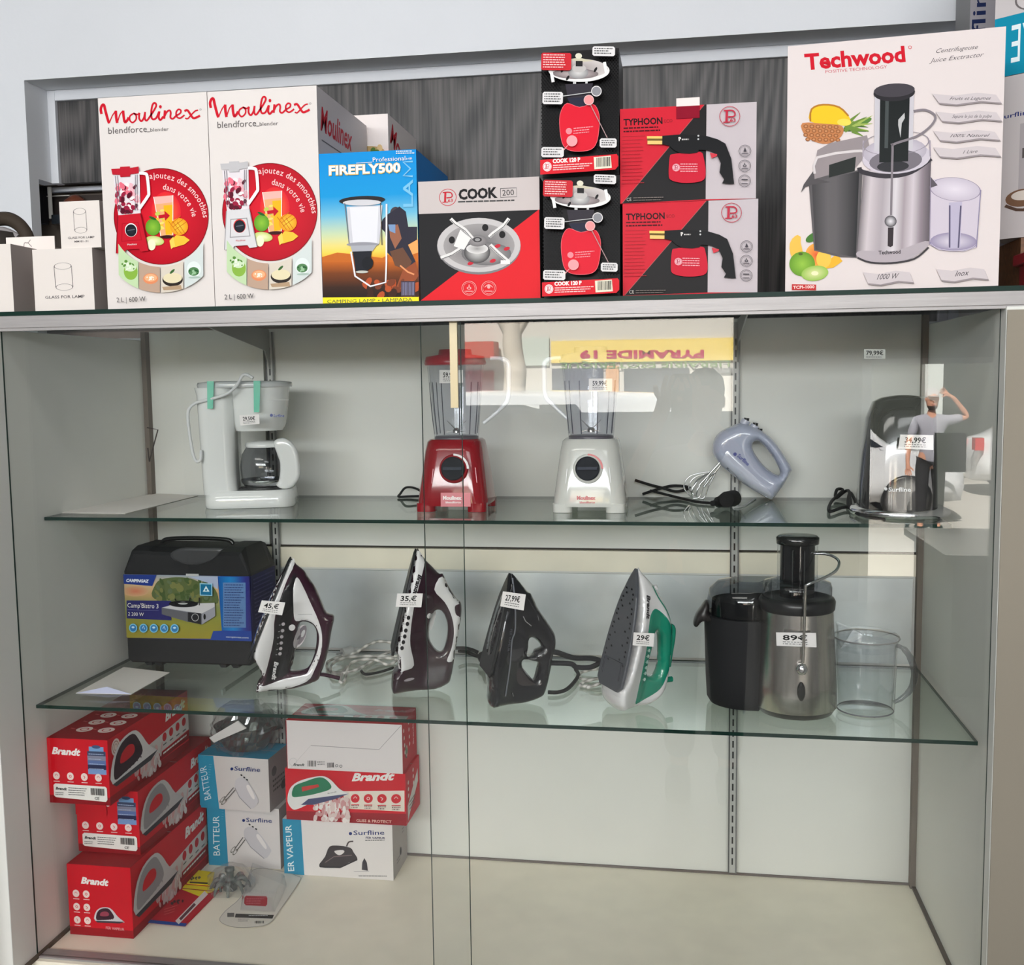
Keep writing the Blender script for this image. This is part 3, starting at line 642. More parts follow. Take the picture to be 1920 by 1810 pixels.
def roundmark(a, x, y, r, col, kind=0):
    a.ring(x, y, r, r*.07, col); a.ring(x, y, r*.8, r*.04, col)
    if kind == 0: a.ell(x, y-r*.18, r*.22, r*.26, col); a.line([(x-r*.55, y-r*.1), (x, y-r*.5), (x+r*.55, y-r*.1)], r*.1, col, sub=3)
    elif kind == 1: a.ell(x, y, r*.3, r*.2, col, rin=.5); a.line([(x, y-r*.5), (x, y-r*.2)], r*.12, col)
    elif kind == 2: a.poly([(x-r*.25, y+r*.1), (x, y-r*.6), (x+r*.28, y+r*.1), (x, y+r*.2)], col)
    else: a.line([(x-r*.5, y-r*.2), (x+r*.5, y-r*.2)], r*.2, col)
    a.line([(x-r*.5, y+r*.42), (x+r*.5, y+r*.42)], r*.12, col)
def burner(a, s, x, y, pan=False):
    """chrome gas burner seen from above; s scale"""
    if pan:
        a.ell(x, y, 320*s, 222*s, K(128, 126, 128), n=40); a.ell(x, y-8*s, 318*s, 212*s, K(196, 192, 192), n=40); a.ell(x+2*s, y-4*s, 272*s, 172*s, K(98, 96, 98), n=40, edge=K(160, 156, 156)); a.ell(x+60*s, y+60*s, 190*s, 90*s, K(176, 172, 170), edge=K(110, 108, 110))
        for dx, dy in ((50, -145), (180, -90), (-205, -48), (-95, -45)): a.ell(x+dx*s, y+dy*s, 24*s, 28*s, K(28, 26, 28))
        for dx, dy in ((145, 0), (215, 20), (10, 118), (110, 115), (-60, 135)): a.ell(x+dx*s, y+dy*s, 24*s, 14*s, K(196, 40, 56), rot=-20)
        a.ell(x-10*s, y+50*s, 100*s, 84*s, K(206, 204, 202), edge=K(70, 68, 70)); a.ell(x-10*s, y+20*s, 84*s, 40*s, K(150, 146, 146), edge=K(220, 218, 216)); a.ell(x-8*s, y-42*s, 74*s, 46*s, K(160, 156, 156), edge=K(120, 116, 118)); a.ell(x-8*s, y-50*s, 34*s, 20*s, K(60, 58, 60)); a.ell(x-8*s, y-50*s, 20*s, 12*s, K(150, 148, 148))
        for pts in (((-215, -215), (-180, -180), (-105, -130), (-45, -60)), ((230, -215), (190, -160), (110, -100), (80, -70)), ((-290, 95), (-200, 60), (-110, 0)), ((230, 120), (150, 50), (90, -10))): a.line([(x+p*s, y+q*s) for p, q in pts], 26*s, K(226, 224, 222)); a.line([(x+p*s, y+q*s+10*s) for p, q in pts], 5*s, K(70, 68, 70))
        a.poly([(x-190*s, y+0), (x-140*s, y-130*s), (x-60*s, y-60*s), (x-110*s, y+30*s)], K(232, 230, 228)); a.rect(x+170*s, y+110*s, x+240*s, y+140*s, WHITE)
def cook200():
    O, U, W, H = topbox(788.5, 1013.5, 340, 332, -.056, -.056)
    m, fr, ri, tp, fin = cbox('camping_stove_carton', 'square black and red box picturing a round steel camping burner', O, U, W, H, .12, K(30, 29, 31), K(60, 58, 60), K(196, 190, 190), mat='gcard')
    q = [(872, 690), (1800, 660), (1815, 1600), (900, 1635)]; a = fr(q)
    a.poly([(872, 690), (1800, 660), (1805, 918), (880, 946)], K(200, 190, 188)); a.poly([(1800, 915), (1815, 1600), (900, 1632)], K(222, 30, 40))
    P63(a, 1105, 815, 68, K(190, 30, 46), 5); a.text('COOK', (1190, 832), (1488, 818), 76, K(24, 22, 24), bold=.045)
    a.line([(1508, 750), (1630, 746), (1632, 815), (1510, 820), (1508, 750)], 4, K(60)); a.text('200', (1524, 806), (1612, 802), 44, K(40)); a.fine(1185, 846, 1630, 1, 1, 11, K(70), slope=-.02)
    burner(a, 1, 1345, 1200, True); roundmark(a, 1276, 1530, 57, K(240, 170, 170), 1); roundmark(a, 1426, 1528, 57, K(240, 170, 170), 0); fin()
cook200()
def cook120_art(a):                                                 # units of the upper photo crop
    L = K(226, 222, 222)
    for r in range(62):
        for c in range(26):
            x = 70+c*20+(10 if r % 2 else 0); y = 110+r*12.5
            if (x < 200 and y > 230) or x > 440 or (x < 130 and y > 230): a.ell(x, y, 5.5, 5.5, K(6, 6, 7), n=6)
    a.ell(322, 240, 200, 74, K(232, 230, 228), n=36); a.ell(325, 228, 186, 62, K(150, 140, 140), n=36, edge=K(205, 198, 196)); a.ell(300, 262, 150, 34, K(200, 186, 184), edge=K(120, 110, 112)); a.ell(318, 255, 66, 40, K(214, 212, 210), edge=K(140, 138, 140)); a.ell(322, 228, 46, 26, K(190, 186, 184))
    a.poly([(250, 170), (322, 160), (420, 178), (330, 188)], K(200, 194, 170)); a.ell(318, 148, 22, 18, K(220, 216, 196)); a.rect(300, 180, 345, 215, K(40, 38, 40))
    for p in ((150, 290), (495, 225)): a.line([(p[0]-8, p[1]-40), (p[0], p[1]), (p[0]+6, p[1]+28)], 20, K(236, 234, 232))
    for x, y in ((215, 240), (430, 235), (250, 290)): a.ell(x, y, 8, 18, K(30, 28, 30), rot=30)
    a.rect(285, 315, 305, 350, K(200)); a.rect(365, 310, 380, 345, K(200))
    a.poly([(235, 330), (415, 322), (395, 440), (370, 470), (330, 474), (280, 468), (255, 430)], K(52, 48, 56)); a.poly([(250, 420), (400, 410), (380, 462), (330, 474), (280, 468)], K(40, 42, 60))
    can = smooth2([(250, 452), (212, 500), (203, 580), (222, 700), (262, 745), (330, 755), (410, 742), (448, 690), (462, 570), (452, 500), (415, 455), (330, 476)], 3); a.poly(can, K(218, 26, 48)); a.line(can+can[:1], 3, K(240, 110, 120))
    a.ell(265, 628, 20, 20, K(236, 140, 150)); a.fine(295, 608, 425, 3, 16, 6, K(240, 150, 160), slope=-.1)
    def bub(x0, y0, x1, y1, n, c=K(225, 222, 222), t=K(90)):
        r = 10; a.poly([(x0+r, y0), (x1-r, y0), (x1, y0+r), (x1, y1-r), (x1-r, y1), (x0+r, y1), (x0, y1-r), (x0, y0+r)], c); a.fine(x0+12, y0+10, x1-8, n, (y1-y0-16)/n, 7, t, seed=n)
    bub(408, 86, 556, 148, 3); bub(90, 382, 222, 460, 4); bub(466, 674, 576, 732, 3); bub(92, 732, 236, 796, 3); bub(78, 135, 272, 246, 6, K(200, 40, 50), K(245, 190, 190))
    a.line([(222, 412), (408, 385)], 5, K(190)); a.ell(440, 378, 34, 34, K(140, 140, 145)); a.ring(440, 378, 34, 5, L); a.ell(392, 435, 33, 33, K(240, 150, 150)); a.ring(392, 435, 33, 4, K(230, 190, 190)); a.line([(405, 468), (515, 672)], 5, K(180, 150, 150)); a.ell(288, 694, 35, 35, K(242, 160, 165)); a.line([(262, 722), (236, 752)], 5, K(230, 150, 155))
    a.poly([(84, 815), (578, 775), (590, 790), (590, 850), (570, 872), (90, 906)], K(214, 30, 44)); a.ell(133, 856, 28, 30, K(245, 225, 225)); P63(a, 133, 856, 24, K(196, 40, 60)); a.text('COOK 120 P', (168, 834), (345, 822), 24, WHITE, bold=.05); a.fine(170, 846, 430, 3, 14, 6, K(245, 200, 200), slope=-.06); a.poly([(430, 796), (540, 786), (548, 862), (436, 872)], K(232, 226, 205)); a.barcode(448, 800, 540, 858, n=14, sl=-.08)
Qc = [(62, 105), (575, 65), (590, 882), (90, 906)]
O, U, W, Hc = topbox(1020.5, 1163, 331, 327, -.057, -.057); Hb = atY(1090, 331, -.057).z-ZF; Ht = atY(1080, 95, -.057).z-ZF-Hb-.0006
for i, (lab, z, h) in enumerate((('black and red gas stove box with a red cartridge, lower of the stack', ZF, Hb), ('black and red gas stove box with a red cartridge, upper of the stack', ZF+Hb+.0006, Ht))):
    Oi = Vector((O.x-(.001 if i else 0), O.y, z)); m, fr, ri, tp, fin = cbox('gas_stove_carton', lab, Oi, U, W, h, .13, K(34, 33, 34), K(24, 23, 24), K(40, 38, 38), mat='gcard', group='gas stove boxes')
    cook120_art(fr(Qc)); fin()
def typhoon_art(a):
    R = K(206, 34, 52)
    a.poly([(600, 470), (1150, 437), (625, 1090), (612, 1096)], R); a.poly([(1150, 437), (1165, 436), (1168, 1062), (620, 1094)], K(34, 32, 33)); a.poly([(1165, 436), (1490, 420), (1493, 1055), (1168, 1062)], K(196, 186, 190))
    a.line([(1150, 440), (625, 1090)], 4, K(170, 90, 90)); a.text('TYPHOON', (625, 578), (880, 566), 42, K(34, 14, 18), bold=.03); a.fine(625, 592, 865, 1, 1, 9, K(70, 10, 20), slope=-.04); a.fine(625, 614, 880, 1, 1, 9, K(70, 10, 20), slope=-.04, seed=4); a.text('ECO', (892, 560), (945, 556), 22, K(150, 30, 40))
    a.fine(620, 650, 770, 14, 24, 4, K(176, 40, 50), slope=-.04)
    P63(a, 1316, 520, 67, K(186, 44, 66), 4)
    a.rect(780, 652, 882, 668, K(240, 200, 110)); a.rect(782, 668, 882, 682, K(110, 90, 40)); a.rect(784, 682, 882, 706, K(238, 196, 120))
    B = K(24, 24, 26)
    a.poly(smooth2([(930, 790), (925, 900), (940, 940), (1010, 958), (1100, 955), (1155, 935), (1165, 880), (1150, 790), (1130, 755), (1040, 760), (950, 770)], 3), K(200, 28, 52)); a.ell(973, 858, 25, 25, K(240, 180, 190)); P63(a, 973, 858, 22, K(170, 20, 50)); a.fine(1000, 832, 1140, 4, 16, 6, K(240, 170, 180), seed=6)
    a.poly([(880, 650), (1010, 640), (1165, 650), (1240, 672), (1290, 700), (1330, 800), (1350, 965), (1272, 962), (1285, 935), (1255, 890), (1262, 830), (1235, 770), (1180, 745), (1120, 742), (1110, 760), (1060, 768), (1000, 765), (960, 745), (925, 715), (880, 706)], B)
    a.poly([(1190, 760), (1238, 770), (1236, 782), (1202, 798)], K(206, 60, 72)); a.text('P', (988, 684), (1004, 682), 24, WHITE, bold=.03); a.fine(1008, 670, 1055, 1, 1, 9, WHITE, slope=-.03); a.ell(1114, 650, 6, 6, K(200)); a.ell(1114, 672, 6, 6, K(200))
    for k, y in enumerate((748, 846, 944)): roundmark(a, 1417, y, 40, K(70, 66, 72), (2, 1, 3)[k])
    a.text('CE', (655, 1083), (686, 1080), 22, K(190, 185, 180)); a.fine(697, 1058, 900, 2, 16, 5, K(120, 110, 105), slope=-.03)
Qt = [(600, 470), (1490, 420), (1493, 1055), (612, 1096)]
O, U, W, _h = topbox(1168, 1420, 380, 374, -.056, -.056); Hb = atY(1290, 378, -.056).z-ZF; Ht = (atY(1162, 205, -.056).z+atY(1418, 191, -.056).z)/2-ZF-Hb-.0006
for i, (z, h, lab) in enumerate(((ZF, Hb, 'red, black and silver blowtorch box, lower of the two'), (ZF+Hb+.0006, Ht, 'red, black and silver blowtorch box with raised tab, upper of the two'))):
    Oi = Vector((O.x-(.004 if i else 0), O.y, z)); m, fr, ri, tp, fin = cbox('blowtorch_carton', lab, Oi, U, W, h, .12, K(200, 30, 48), K(186, 178, 180), K(190, 40, 50), mat='gcard', group='blowtorch boxes')
    typhoon_art(fr(Qt)); ob = fin()
    if i:
        m2 = MB(); xa = atY(1268, 200, -.057).x; xb = atY(1312, 200, -.057).x; zt = z+h
        m2.box((xa, -.0575, zt-.022), (xb, -.0565, zt-.001), K(140, 14, 40)); m2.box((xa, -.057, zt-.001), (xb, -.055, zt+.013), K(240, 226, 222)); m2.build('hanging_tab', 'card', ob, bevel=.0006)
def techwood():
    O, U, W = frame_from(1472, 1871, -.030, -.064); O.z = ZF; H = (atY(1470, 93, -.03).z+atY(1878, 44, -.064).z)/2-ZF
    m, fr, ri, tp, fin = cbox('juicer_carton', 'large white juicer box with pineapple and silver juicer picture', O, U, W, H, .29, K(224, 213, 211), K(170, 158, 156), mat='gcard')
    q = [(85, 275), (1322, 128), (1300, 1580), (98, 1640)]; a = fr(q); R = K(204, 26, 44)
    a.text('Techwood', (186, 402), (752, 340), 84, R, bold=.035); a.ring(775, 262, 10, 3, R, n=12); a.text('POSITIVE TECHNOLOGY', (300, 420), (648, 382), 17, K(200, 90, 100), shear=0)
    g = K(90, 84, 88)
    for s, p, q2 in (('Centrifugeuse', (925, 290), (1165, 258)), ('Juice Exctractor', (885, 345), (1200, 300))): a.text(s, p, q2, 24, g, shear=.55, bold=-.005)
    # pineapple
    a.ell(510, 690, 60, 18, K(90, 130, 60), rot=-25)
    for k in range(14): t = random.Random(k); x, y = 400+t.uniform(0, 60), 700+t.uniform(-30, 40); a.line([(x, y), (x+t.uniform(60, 150), y-t.uniform(-40, 80))], lambda u: 22*(1-u)+2, t.choice([K(110, 140, 60), K(70, 100, 50), K(160, 180, 90)]))
    a.poly(smooth2([(218, 690), (225, 620), (290, 592), (380, 605), (432, 650), (440, 700), (330, 702)], 3), K(240, 196, 40)); a.line([(220, 690), (225, 622), (290, 595), (380, 607), (434, 655)], 10, K(180, 120, 40), sub=3); a.ell(410, 690, 40, 20, K(250, 215, 90))
    a.poly(smooth2([(175, 700), (300, 702), (400, 712), (395, 770), (320, 812), (240, 800), (185, 760)], 3), K(196, 128, 80))
    for k in range(24): a.ell(195+(k % 6)*34+(12 if (k//6) % 2 else 0), 718+(k//6)*24, 14, 11, K(220, 158, 110), edge=K(130, 70, 30), n=8)
    # fruit lower left
    a.line([(170, 1325), (150, 1370), (165, 1440), (200, 1490)], lambda u: 20+50*math.sin(u*3.1), K(238, 190, 80), sub=3); a.line([(280, 1400), (330, 1480), (400, 1440)], 50, K(238, 180, 50), sub=3); a.ell(250, 1330, 48, 22, K(70, 120, 50), rot=-30)
    a.ell(270, 1430, 64, 66, K(226, 90, 50), edge=K(238, 170, 70)); a.ell(310, 1450, 42, 50, K(240, 196, 80)); a.ell(190, 1480, 72, 68, K(150, 196, 70), edge=K(100, 150, 40)); a.ell(262, 1530, 76, 42, K(222, 226, 160), rot=-8, edge=K(150, 190, 80)); a.ell(262, 1530, 20, 12, K(240, 236, 190)); a.ell(180, 1425, 12, 8, K(80, 100, 40))
    a.rect(135, 1592, 270, 1624, K(196, 48, 48)); a.text('TCPI-1000', (142, 1618), (262, 1612), 16, K(245, 215, 210), bold=.03)
    # juicer picture: pulp bin
    a.poly([(215, 1010), (520, 950), (500, 1440), (400, 1438), (255, 1405)], K(92, 88, 90)); a.grad([(235, 1030), (500, 960), (490, 1438), (262, 1400)], None, 6, 6, fn=lambda s, t: ramp([(0, K(66, 64, 66)), (.4, K(104, 100, 102)), (.8, K(70, 68, 70)), (1, K(40, 40, 42))], s))
    a.poly([(175, 1085), (190, 1040), (245, 960), (270, 1010), (340, 1025), (240, 1040), (200, 1055)], K(84, 80, 82)); a.poly([(245, 960), (262, 850), (330, 810), (540, 760), (560, 840), (480, 940), (250, 1010)], K(150, 140, 142)); a.poly([(330, 930), (480, 880), (475, 960), (330, 1000)], K(40, 44, 42)); a.line([(250, 980), (262, 890), (470, 850), (520, 850)], 14, K(214, 206, 206), sub=2)
    # body
    fnb = lambda s, t: ramp([(0, K(120, 112, 116)), (.12, K(206, 196, 200)), (.3, K(170, 160, 166)), (.5, K(214, 208, 212)), (.62, K(164, 152, 158)), (.75, K(206, 196, 202)), (.88, K(140, 128, 136)), (1, K(96, 88, 94))], s)
    a.grad([(525, 960), (905, 870), (900, 1360), (495, 1440)], None, 16, 2, fn=fnb); a.poly(smooth2([(495, 1430), (560, 1460), (680, 1462), (800, 1440), (895, 1370), (880, 1340), (700, 1400), (520, 1400)], 3), K(178, 168, 174)); a.line([(500, 1440), (570, 1464), (690, 1466), (820, 1440), (900, 1375)], 10, K(60, 56, 60), sub=4)
    a.line([(500, 940), (520, 965), (650, 985), (790, 960), (905, 880)], 26, K(56, 52, 58), sub=4); a.ell(710, 880, 195, 90, K(204, 196, 206), rot=-6); a.ell(700, 850, 180, 80, K(222, 216, 224), rot=-6, edge=K(180, 172, 184)); a.ell(705, 900, 150, 62, K(120, 114, 122), rot=-6); a.ell(690, 930, 90, 30, K(50, 50, 54), rot=-4); a.line([(520, 790), (520, 880)], 8, K(170, 160, 172)); a.line([(896, 780), (900, 870)], 8, K(160, 150, 162)); a.ell(705, 800, 190, 66, K(150, 142, 152), rot=-6, rin=.965, n=40)
    a.poly([(580, 540), (802, 520), (800, 830), (582, 850)], K(200, 196, 202)); a.poly([(610, 540), (778, 524), (775, 900), (612, 910)], K(28, 32, 32)); a.poly([(640, 560), (660, 556), (660, 830), (640, 830)], K(70, 76, 76)); a.ell(690, 520, 118, 48, K(44, 42, 46), rot=-5); a.ell(690, 506, 116, 38, K(70, 66, 72), rot=-5); a.poly([(715, 670), (750, 630), (752, 660), (735, 690), (730, 770), (715, 700)], K(190))
    a.line([(800, 620), (870, 612), (925, 645), (900, 700), (820, 760), (690, 808), (686, 840), (684, 1200)], 13, K(132, 124, 130), sub=5); a.ell(682, 1235, 34, 32, K(226, 222, 226), edge=K(60, 56, 62)); a.poly([(668, 1270), (700, 1268), (698, 1370), (684, 1378), (668, 1372)], K(52, 44, 48)); a.text('Techwood', (618, 1420), (742, 1412), 20, K(50, 46, 50), bold=.02)
    # jug
    a.poly([(905, 1000), (1000, 985), (1190, 1040), (1172, 1370), (1100, 1395), (960, 1390), (905, 1360)], K(206, 196, 208)); a.ell(1040, 1340, 132, 50, K(222, 214, 224), edge=K(150, 140, 168)); a.ell(1045, 1050, 145, 66, K(224, 216, 226), edge=K(196, 186, 200), rot=4); a.ell(1045, 1050, 145, 66, K(130, 120, 144), rot=4, rin=.97, n=40); a.ell(1040, 1345, 134, 50, K(120, 112, 150), rin=.97, n=40, a0=0, a1=180); a.poly([(1010, 1125), (1085, 1118), (1078, 1375), (1012, 1380)], K(186, 178, 200)); a.line([(1015, 1140), (1018, 1375)], 9, K(90, 84, 110)); a.line([(1078, 1140), (1068, 1375)], 9, K(90, 84, 110)); a.line([(905, 985), (905, 1360)], 5, K(150, 140, 160)); a.line([(1190, 1050), (1170, 1370)], 6, K(140, 132, 160)); a.poly([(905, 985), (945, 1030), (905, 1045)], K(90, 84, 92))
    # ribbons
    for (x, y, wd, s) in ((905, 520, 395, 'Fruits et Legumes'), (925, 620, 378, 'Separe le jus de la pulpe'), (915, 728, 380, '100% Naturel'), (915, 818, 385, '1 Litre'), (532, 1520, 285, '1000 W'), (945, 1495, 295, 'Inox')):
        h = 50 if wd > 300 else 60; sh = K(150, 140, 142); up = [(x, y), (x+wd*.3, y+8), (x+wd*.65, y-12), (x+wd*.92, y-4), (x+wd, y+h-10)]; lo = [(x+wd*.7, y+h-16), (x+wd*.35, y+h+6), (x+wd*.1, y+h)]
        a.poly([(p+5, q_+9) for p, q_ in up+lo], sh); a.poly(up+lo, K(206, 196, 198)); tw = wd*(.6 if len(s) > 8 else .45 if len(s) > 4 else .28)
        if s == '1 Litre': tw = wd*.22
        cx = x+wd*(.55 if wd > 300 else .5); a.text(s, (cx-tw/2, y+h*.66), (cx+tw/2, y+h*.5), 18 if wd > 300 else 30, K(70, 64, 68), shear=.55)
    a2 = Art(m, O, Vector((-U.y, U.x, 0)), ZV, -U, [(0, 0), (400, 0), (400, 600), (0, 600)], .29, H); a2.text('Techwood', (40, 200), (360, 200), 60, R, bold=.03)
    fin()
techwood()
# glass-for-lamp boxes, white
def lampbox(lab, xl, xr, yt, Y, Z0, H, D=.085, big=True, draw=True, art=None):
    a0 = atY(xl, 520, Y); b0 = atY(xr, 520, Y); O = Vector((a0.x, Y, Z0)); W = b0.x-a0.x
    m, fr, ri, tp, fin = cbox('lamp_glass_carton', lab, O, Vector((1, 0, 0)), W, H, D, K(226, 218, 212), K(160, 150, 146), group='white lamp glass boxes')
    if draw:
        a = fr([(0, 0), (100, 0), (100, 100), (0, 100)]); g = K(96, 90, 92)
        cx, r, t, b = (50, 14.5, 28, 62) if big else (50, 15.5, 22, 62)
        a.ell(cx, t, r, 5.5 if big else 7, g, rin=.93, n=32); a.ell(cx+1, b, r, 5.5 if big else 6.5, g, rin=.93, n=32); a.line([(cx-r, t), (cx-r+1, b)], .9, g); a.line([(cx+r, t), (cx+r+1, b)], .9, g)
        a.text('GLASS FOR LAMP', (18, 80), (84, 80), 4.6, g, bold=.01)
        if not big: a.text('MM-81-.01', (34, 88), (68, 88), 4.2, g, bold=.01)
    return fin
zt1 = atY(130, 466, -.05).z
f = lampbox('white lamp glass box printed with a cylinder, beside the first blender carton', 63, 175, 0, -.05, ZF, zt1-ZF); f()
f = lampbox('small white lamp glass box balanced on top of two others', 118, 193, 0, -.045, zt1+.0008, atY(150, 377, -.045).z-zt1-.0008, .07, big=False); f()
f = lampbox('white lamp glass box cut off by the left edge of the picture', -66, 23, 0, -.052, ZF, atY(0, 458, -.052).z-ZF, .085, draw=False); f()
O = Vector((atY(18, 520, .045).x, .045, ZF)); Wb = atY(100, 520, .045).x-O.x; zb = atY(50, 445, .045).z
m, fr, ri, tp, fin = cbox('lamp_glass_carton', 'white lamp glass box with hanging tab standing behind the front row', O, Vector((1, 0, 0)), Wb, zb-ZF-.02, .07, K(238, 228, 222), K(176, 164, 160), group='white lamp glass boxes')
m.box((O.x, .040, zb-.05), (O.x+Wb+.01, .0415, zb), K(240, 230, 224)); a = Art(m, (O.x, .040, zb-.05), (1, 0, 0), ZV, (0, -1, 0), [(0, 0), (100, 0), (100, 50), (0, 50)], Wb, .05); a.line([(40, 22), (42, 12), (50, 12), (56, 6)], 1.6, K(150, 140, 140), sub=3); a.line([(50, 12), (58, 20)], 1.6, K(150, 140, 140)); fin()
# dark bag behind at the far left, things seen through the low opening
m = MB(); m.tube([atY(x, y, .3) for x, y in ((-40, 420), (-10, 412), (20, 412), (45, 432), (58, 470))], .016, K(62, 52, 42)); m.tube([atY(x, y, .29) for x, y in ((-30, 438), (5, 432), (35, 445))], .008, K(150, 145, 145)); m.lathe(atY(0, 480, .3)-ZV*.04, [(.0, 0), (.06, .0), (.07, .05), (.05, .09), (0, .1)], K(52, 46, 42), n=24)
tag(m.build('black_bag', 'matte'), 'dark rounded bag top behind the white boxes at the far left', 'bag')
def bk(x0, y0, x1, y1, Y, c, d=.02): 
    p = atY(x0, y1, Y); q = atY(x1, y0, Y); m = MB(); m.box((p.x, Y, p.z), (q.x, Y+d, q.z), c); return m
tag(bk(58, 347, 200, 362, .72, K(205, 208, 216)).build('wall_rail', 'matte'), 'pale rail beyond the low opening above the small white box', 'rail')
tag(bk(60, 349, 80, 420, .700, K(34, 34, 38)).build('curtain_strip', 'matte'), 'black vertical strip hanging in the low opening at the left', 'strip')
tag(bk(56, 364, 200, 413, .735, K(58, 50, 46)).build('dark_shelf', 'matte'), 'dark shelf front beyond the low opening', 'shelf')
tag(bk(56, 367, 130, 369, .715, K(215, 212, 205), .004).build('thin_rod', 'matte'), 'thin pale rod running across the dark shelf front', 'rod')
tag(bk(92, 350, 95, 410, .69, K(200, 198, 192), .004).build('thin_post', 'matte'), 'thin pale upright in the low opening beside the small white box', 'post')
m = MB(); m.lathe(atY(143, 392, .715), [(0, -.03), (.033, -.02), (.037, .0), (.03, .02), (.012, .035), (0, .038)], K(112, 62, 46), n=24); tag(m.build('brown_pot', 'paint'), 'rounded brown pot beyond the opening above the small white box', 'pot')
m = bk(97, 402, 118, 420, .69, K(44, 50, 56)); tag(m.build('grey_clip', 'paint'), 'dark grey clip at the foot of the thin pale upright', 'clip')
# surfline cartons at the right, past the cabinet
def surf(a, x, y, w_, col=K(30, 46, 110)): a.ell(x, y-w_*.045, w_*.05, w_*.05, col); a.text('Surfline', (x+w_*.09, y), (x+w_, y-.0), w_*.135, col, bold=.008)
yR = .10
e1 = atY(1902, 420, yR); zb_ = atY(1890, 445, yR).z; zm_ = atY(1900, 135, yR).z
# wooden stand and red tin below them
m = MB(); m.box((1.925, yR+.005, ZF), (2.15, yR+.29, zb_-.001)); tag(m.build('wooden_stand', 'brown'), 'brown wooden stand under the tall cartons at the right', 'stand')
m = MB(); m.box((1.91, -.03, ZF), (2.1, .06, ZF+.055), K(140, 6, 26)); m.box((1.90, -.034, ZF+.042), (2.11, .064, ZF+.062), K(160, 8, 30)); tag(m.build('red_tin', 'paint', bevel=.003), 'dark red lidded tin at the right end of the top shelf', 'tin')
def right_carton(lab, z0, z1, low):
    O = Vector((1.905, yR, z0)); U = Vector((.80, -.60, 0)).normalized(); W, H, D = .22, z1-z0, .2
    O = atY(1858, 300, .14); O.z = z0
    m, fr, ri, tp, fin = cbox('coffee_maker_carton', lab, O, U, W, H, D, K(200, 194, 194), K(190, 186, 190), group='coffee maker cartons')
    a = fr([(0, 0), (220, 0), (220, 330), (0, 330)]); T = K(22, 140, 170)
    if low:
        surf(a, 6, 84, 66); a.rect(50, 100, 100, 250, K(176, 170, 172)); a.rect(55, 150, 95, 170, K(90, 84, 84)); a.ell(58, 250, 30, 18, K(120, 90, 70)); a.ell(60, 245, 22, 10, K(220, 210, 200)); a.line([(28, 262), (60, 275), (95, 250)], 6, K(90, 70, 60), sub=3); a.line([(80, 215), (95, 225), (90, 250)], 5, K(60, 50, 48), sub=3)
    else:
        a.rect(0, 215, 220, 330, T); a.text('CAFETIERE', (215, 235), (30, 235), 72, K(225, 238, 240)); a.rect(40, 40, 90, 180, K(150, 142, 142)); a.ell(68, 190, 34, 24, K(110, 104, 104), rin=.9); a.rect(46, 60, 84, 130, K(90, 84, 84))
    fin()
right_carton('grey coffee maker carton with blue lettering, lower one at the right edge', zb_, zm_-.001, True)
right_carton('coffee maker carton with a teal band, upside down on the lower one', zm_, zm_+.30, False)
O = atY(1817, 100, .42); O.z = ZF
m, fr, ri, tp, fin = cbox('tall_carton', 'pale grey carton with dark sideways lettering behind the juicer box', O, Vector((1, 0, 0)), .11, 1.95-ZF+.07, .12, K(170, 166, 172), K(150), group='coffee maker cartons')
a = fr([(0, 0), (110, 0), (110, 660), (0, 660)]); a.text('Surfline', (30, 230), (30, 20), 26, K(40, 50, 90), bold=.01); fin()
# ================================================================ CABINET FLOOR
XV = Vector((1, 0, 0)); DR = K(128, 8, 22); BR = K(206, 14, 34); CR = K(238, 214, 208)
def brandt(a, p, q, h, c=WHITE): a.text('Brandt', p, q, h, c, bold=.045, shear=.25)
def icon(a, x, y, r, c=CR, t=BR, n=0):
    a.ell(x, y, r, r, c, n=18)
    if n % 3 == 0: a.line([(x-r*.4, y), (x, y-r*.45), (x+r*.4, y)], r*.14, t)
    elif n % 3 == 1: a.ell(x, y, r*.38, r*.38, t, rin=.6, n=10)
    else: a.line([(x-r*.3, y-r*.3), (x+r*.2, y), (x-r*.1, y+r*.4)], r*.16, t, sub=2)
    a.line([(x-r*.9, y+r*1.45), (x+r*.9, y+r*1.45)], r*.18, c)
def ironpic(a, x, y, s, body=K(44, 20, 34), trim=K(226, 222, 224), hole=BR, sole=K(60, 58, 66)):
    """side view of an iron, tip to the right, 200 x 100 units, y down"""
    F = lambda pts: [(x+p*s, y+q*s) for p, q in pts]
    a.poly(smooth2(F([(0, 92), (4, 40), (40, 8), (96, 2), (128, 20), (160, 56), (200, 84), (196, 90), (120, 92)]), 3), trim); a.poly(smooth2(F([(8, 84), (14, 42), (44, 14), (92, 8), (118, 30), (134, 62), (110, 76), (50, 84)]), 3), body)
    a.poly(smooth2(F([(36, 58), (42, 38), (70, 28), (94, 34), (98, 50), (80, 58)]), 3), hole); a.poly(F([(0, 92), (204, 84), (170, 98), (14, 102)]), sole)
    for k in range(5): a.ell(x+(60+k*16)*s, y+(82-k*2)*s, 2.6*s, 2.6*s, body if trim[0] > .3 else trim, n=8)
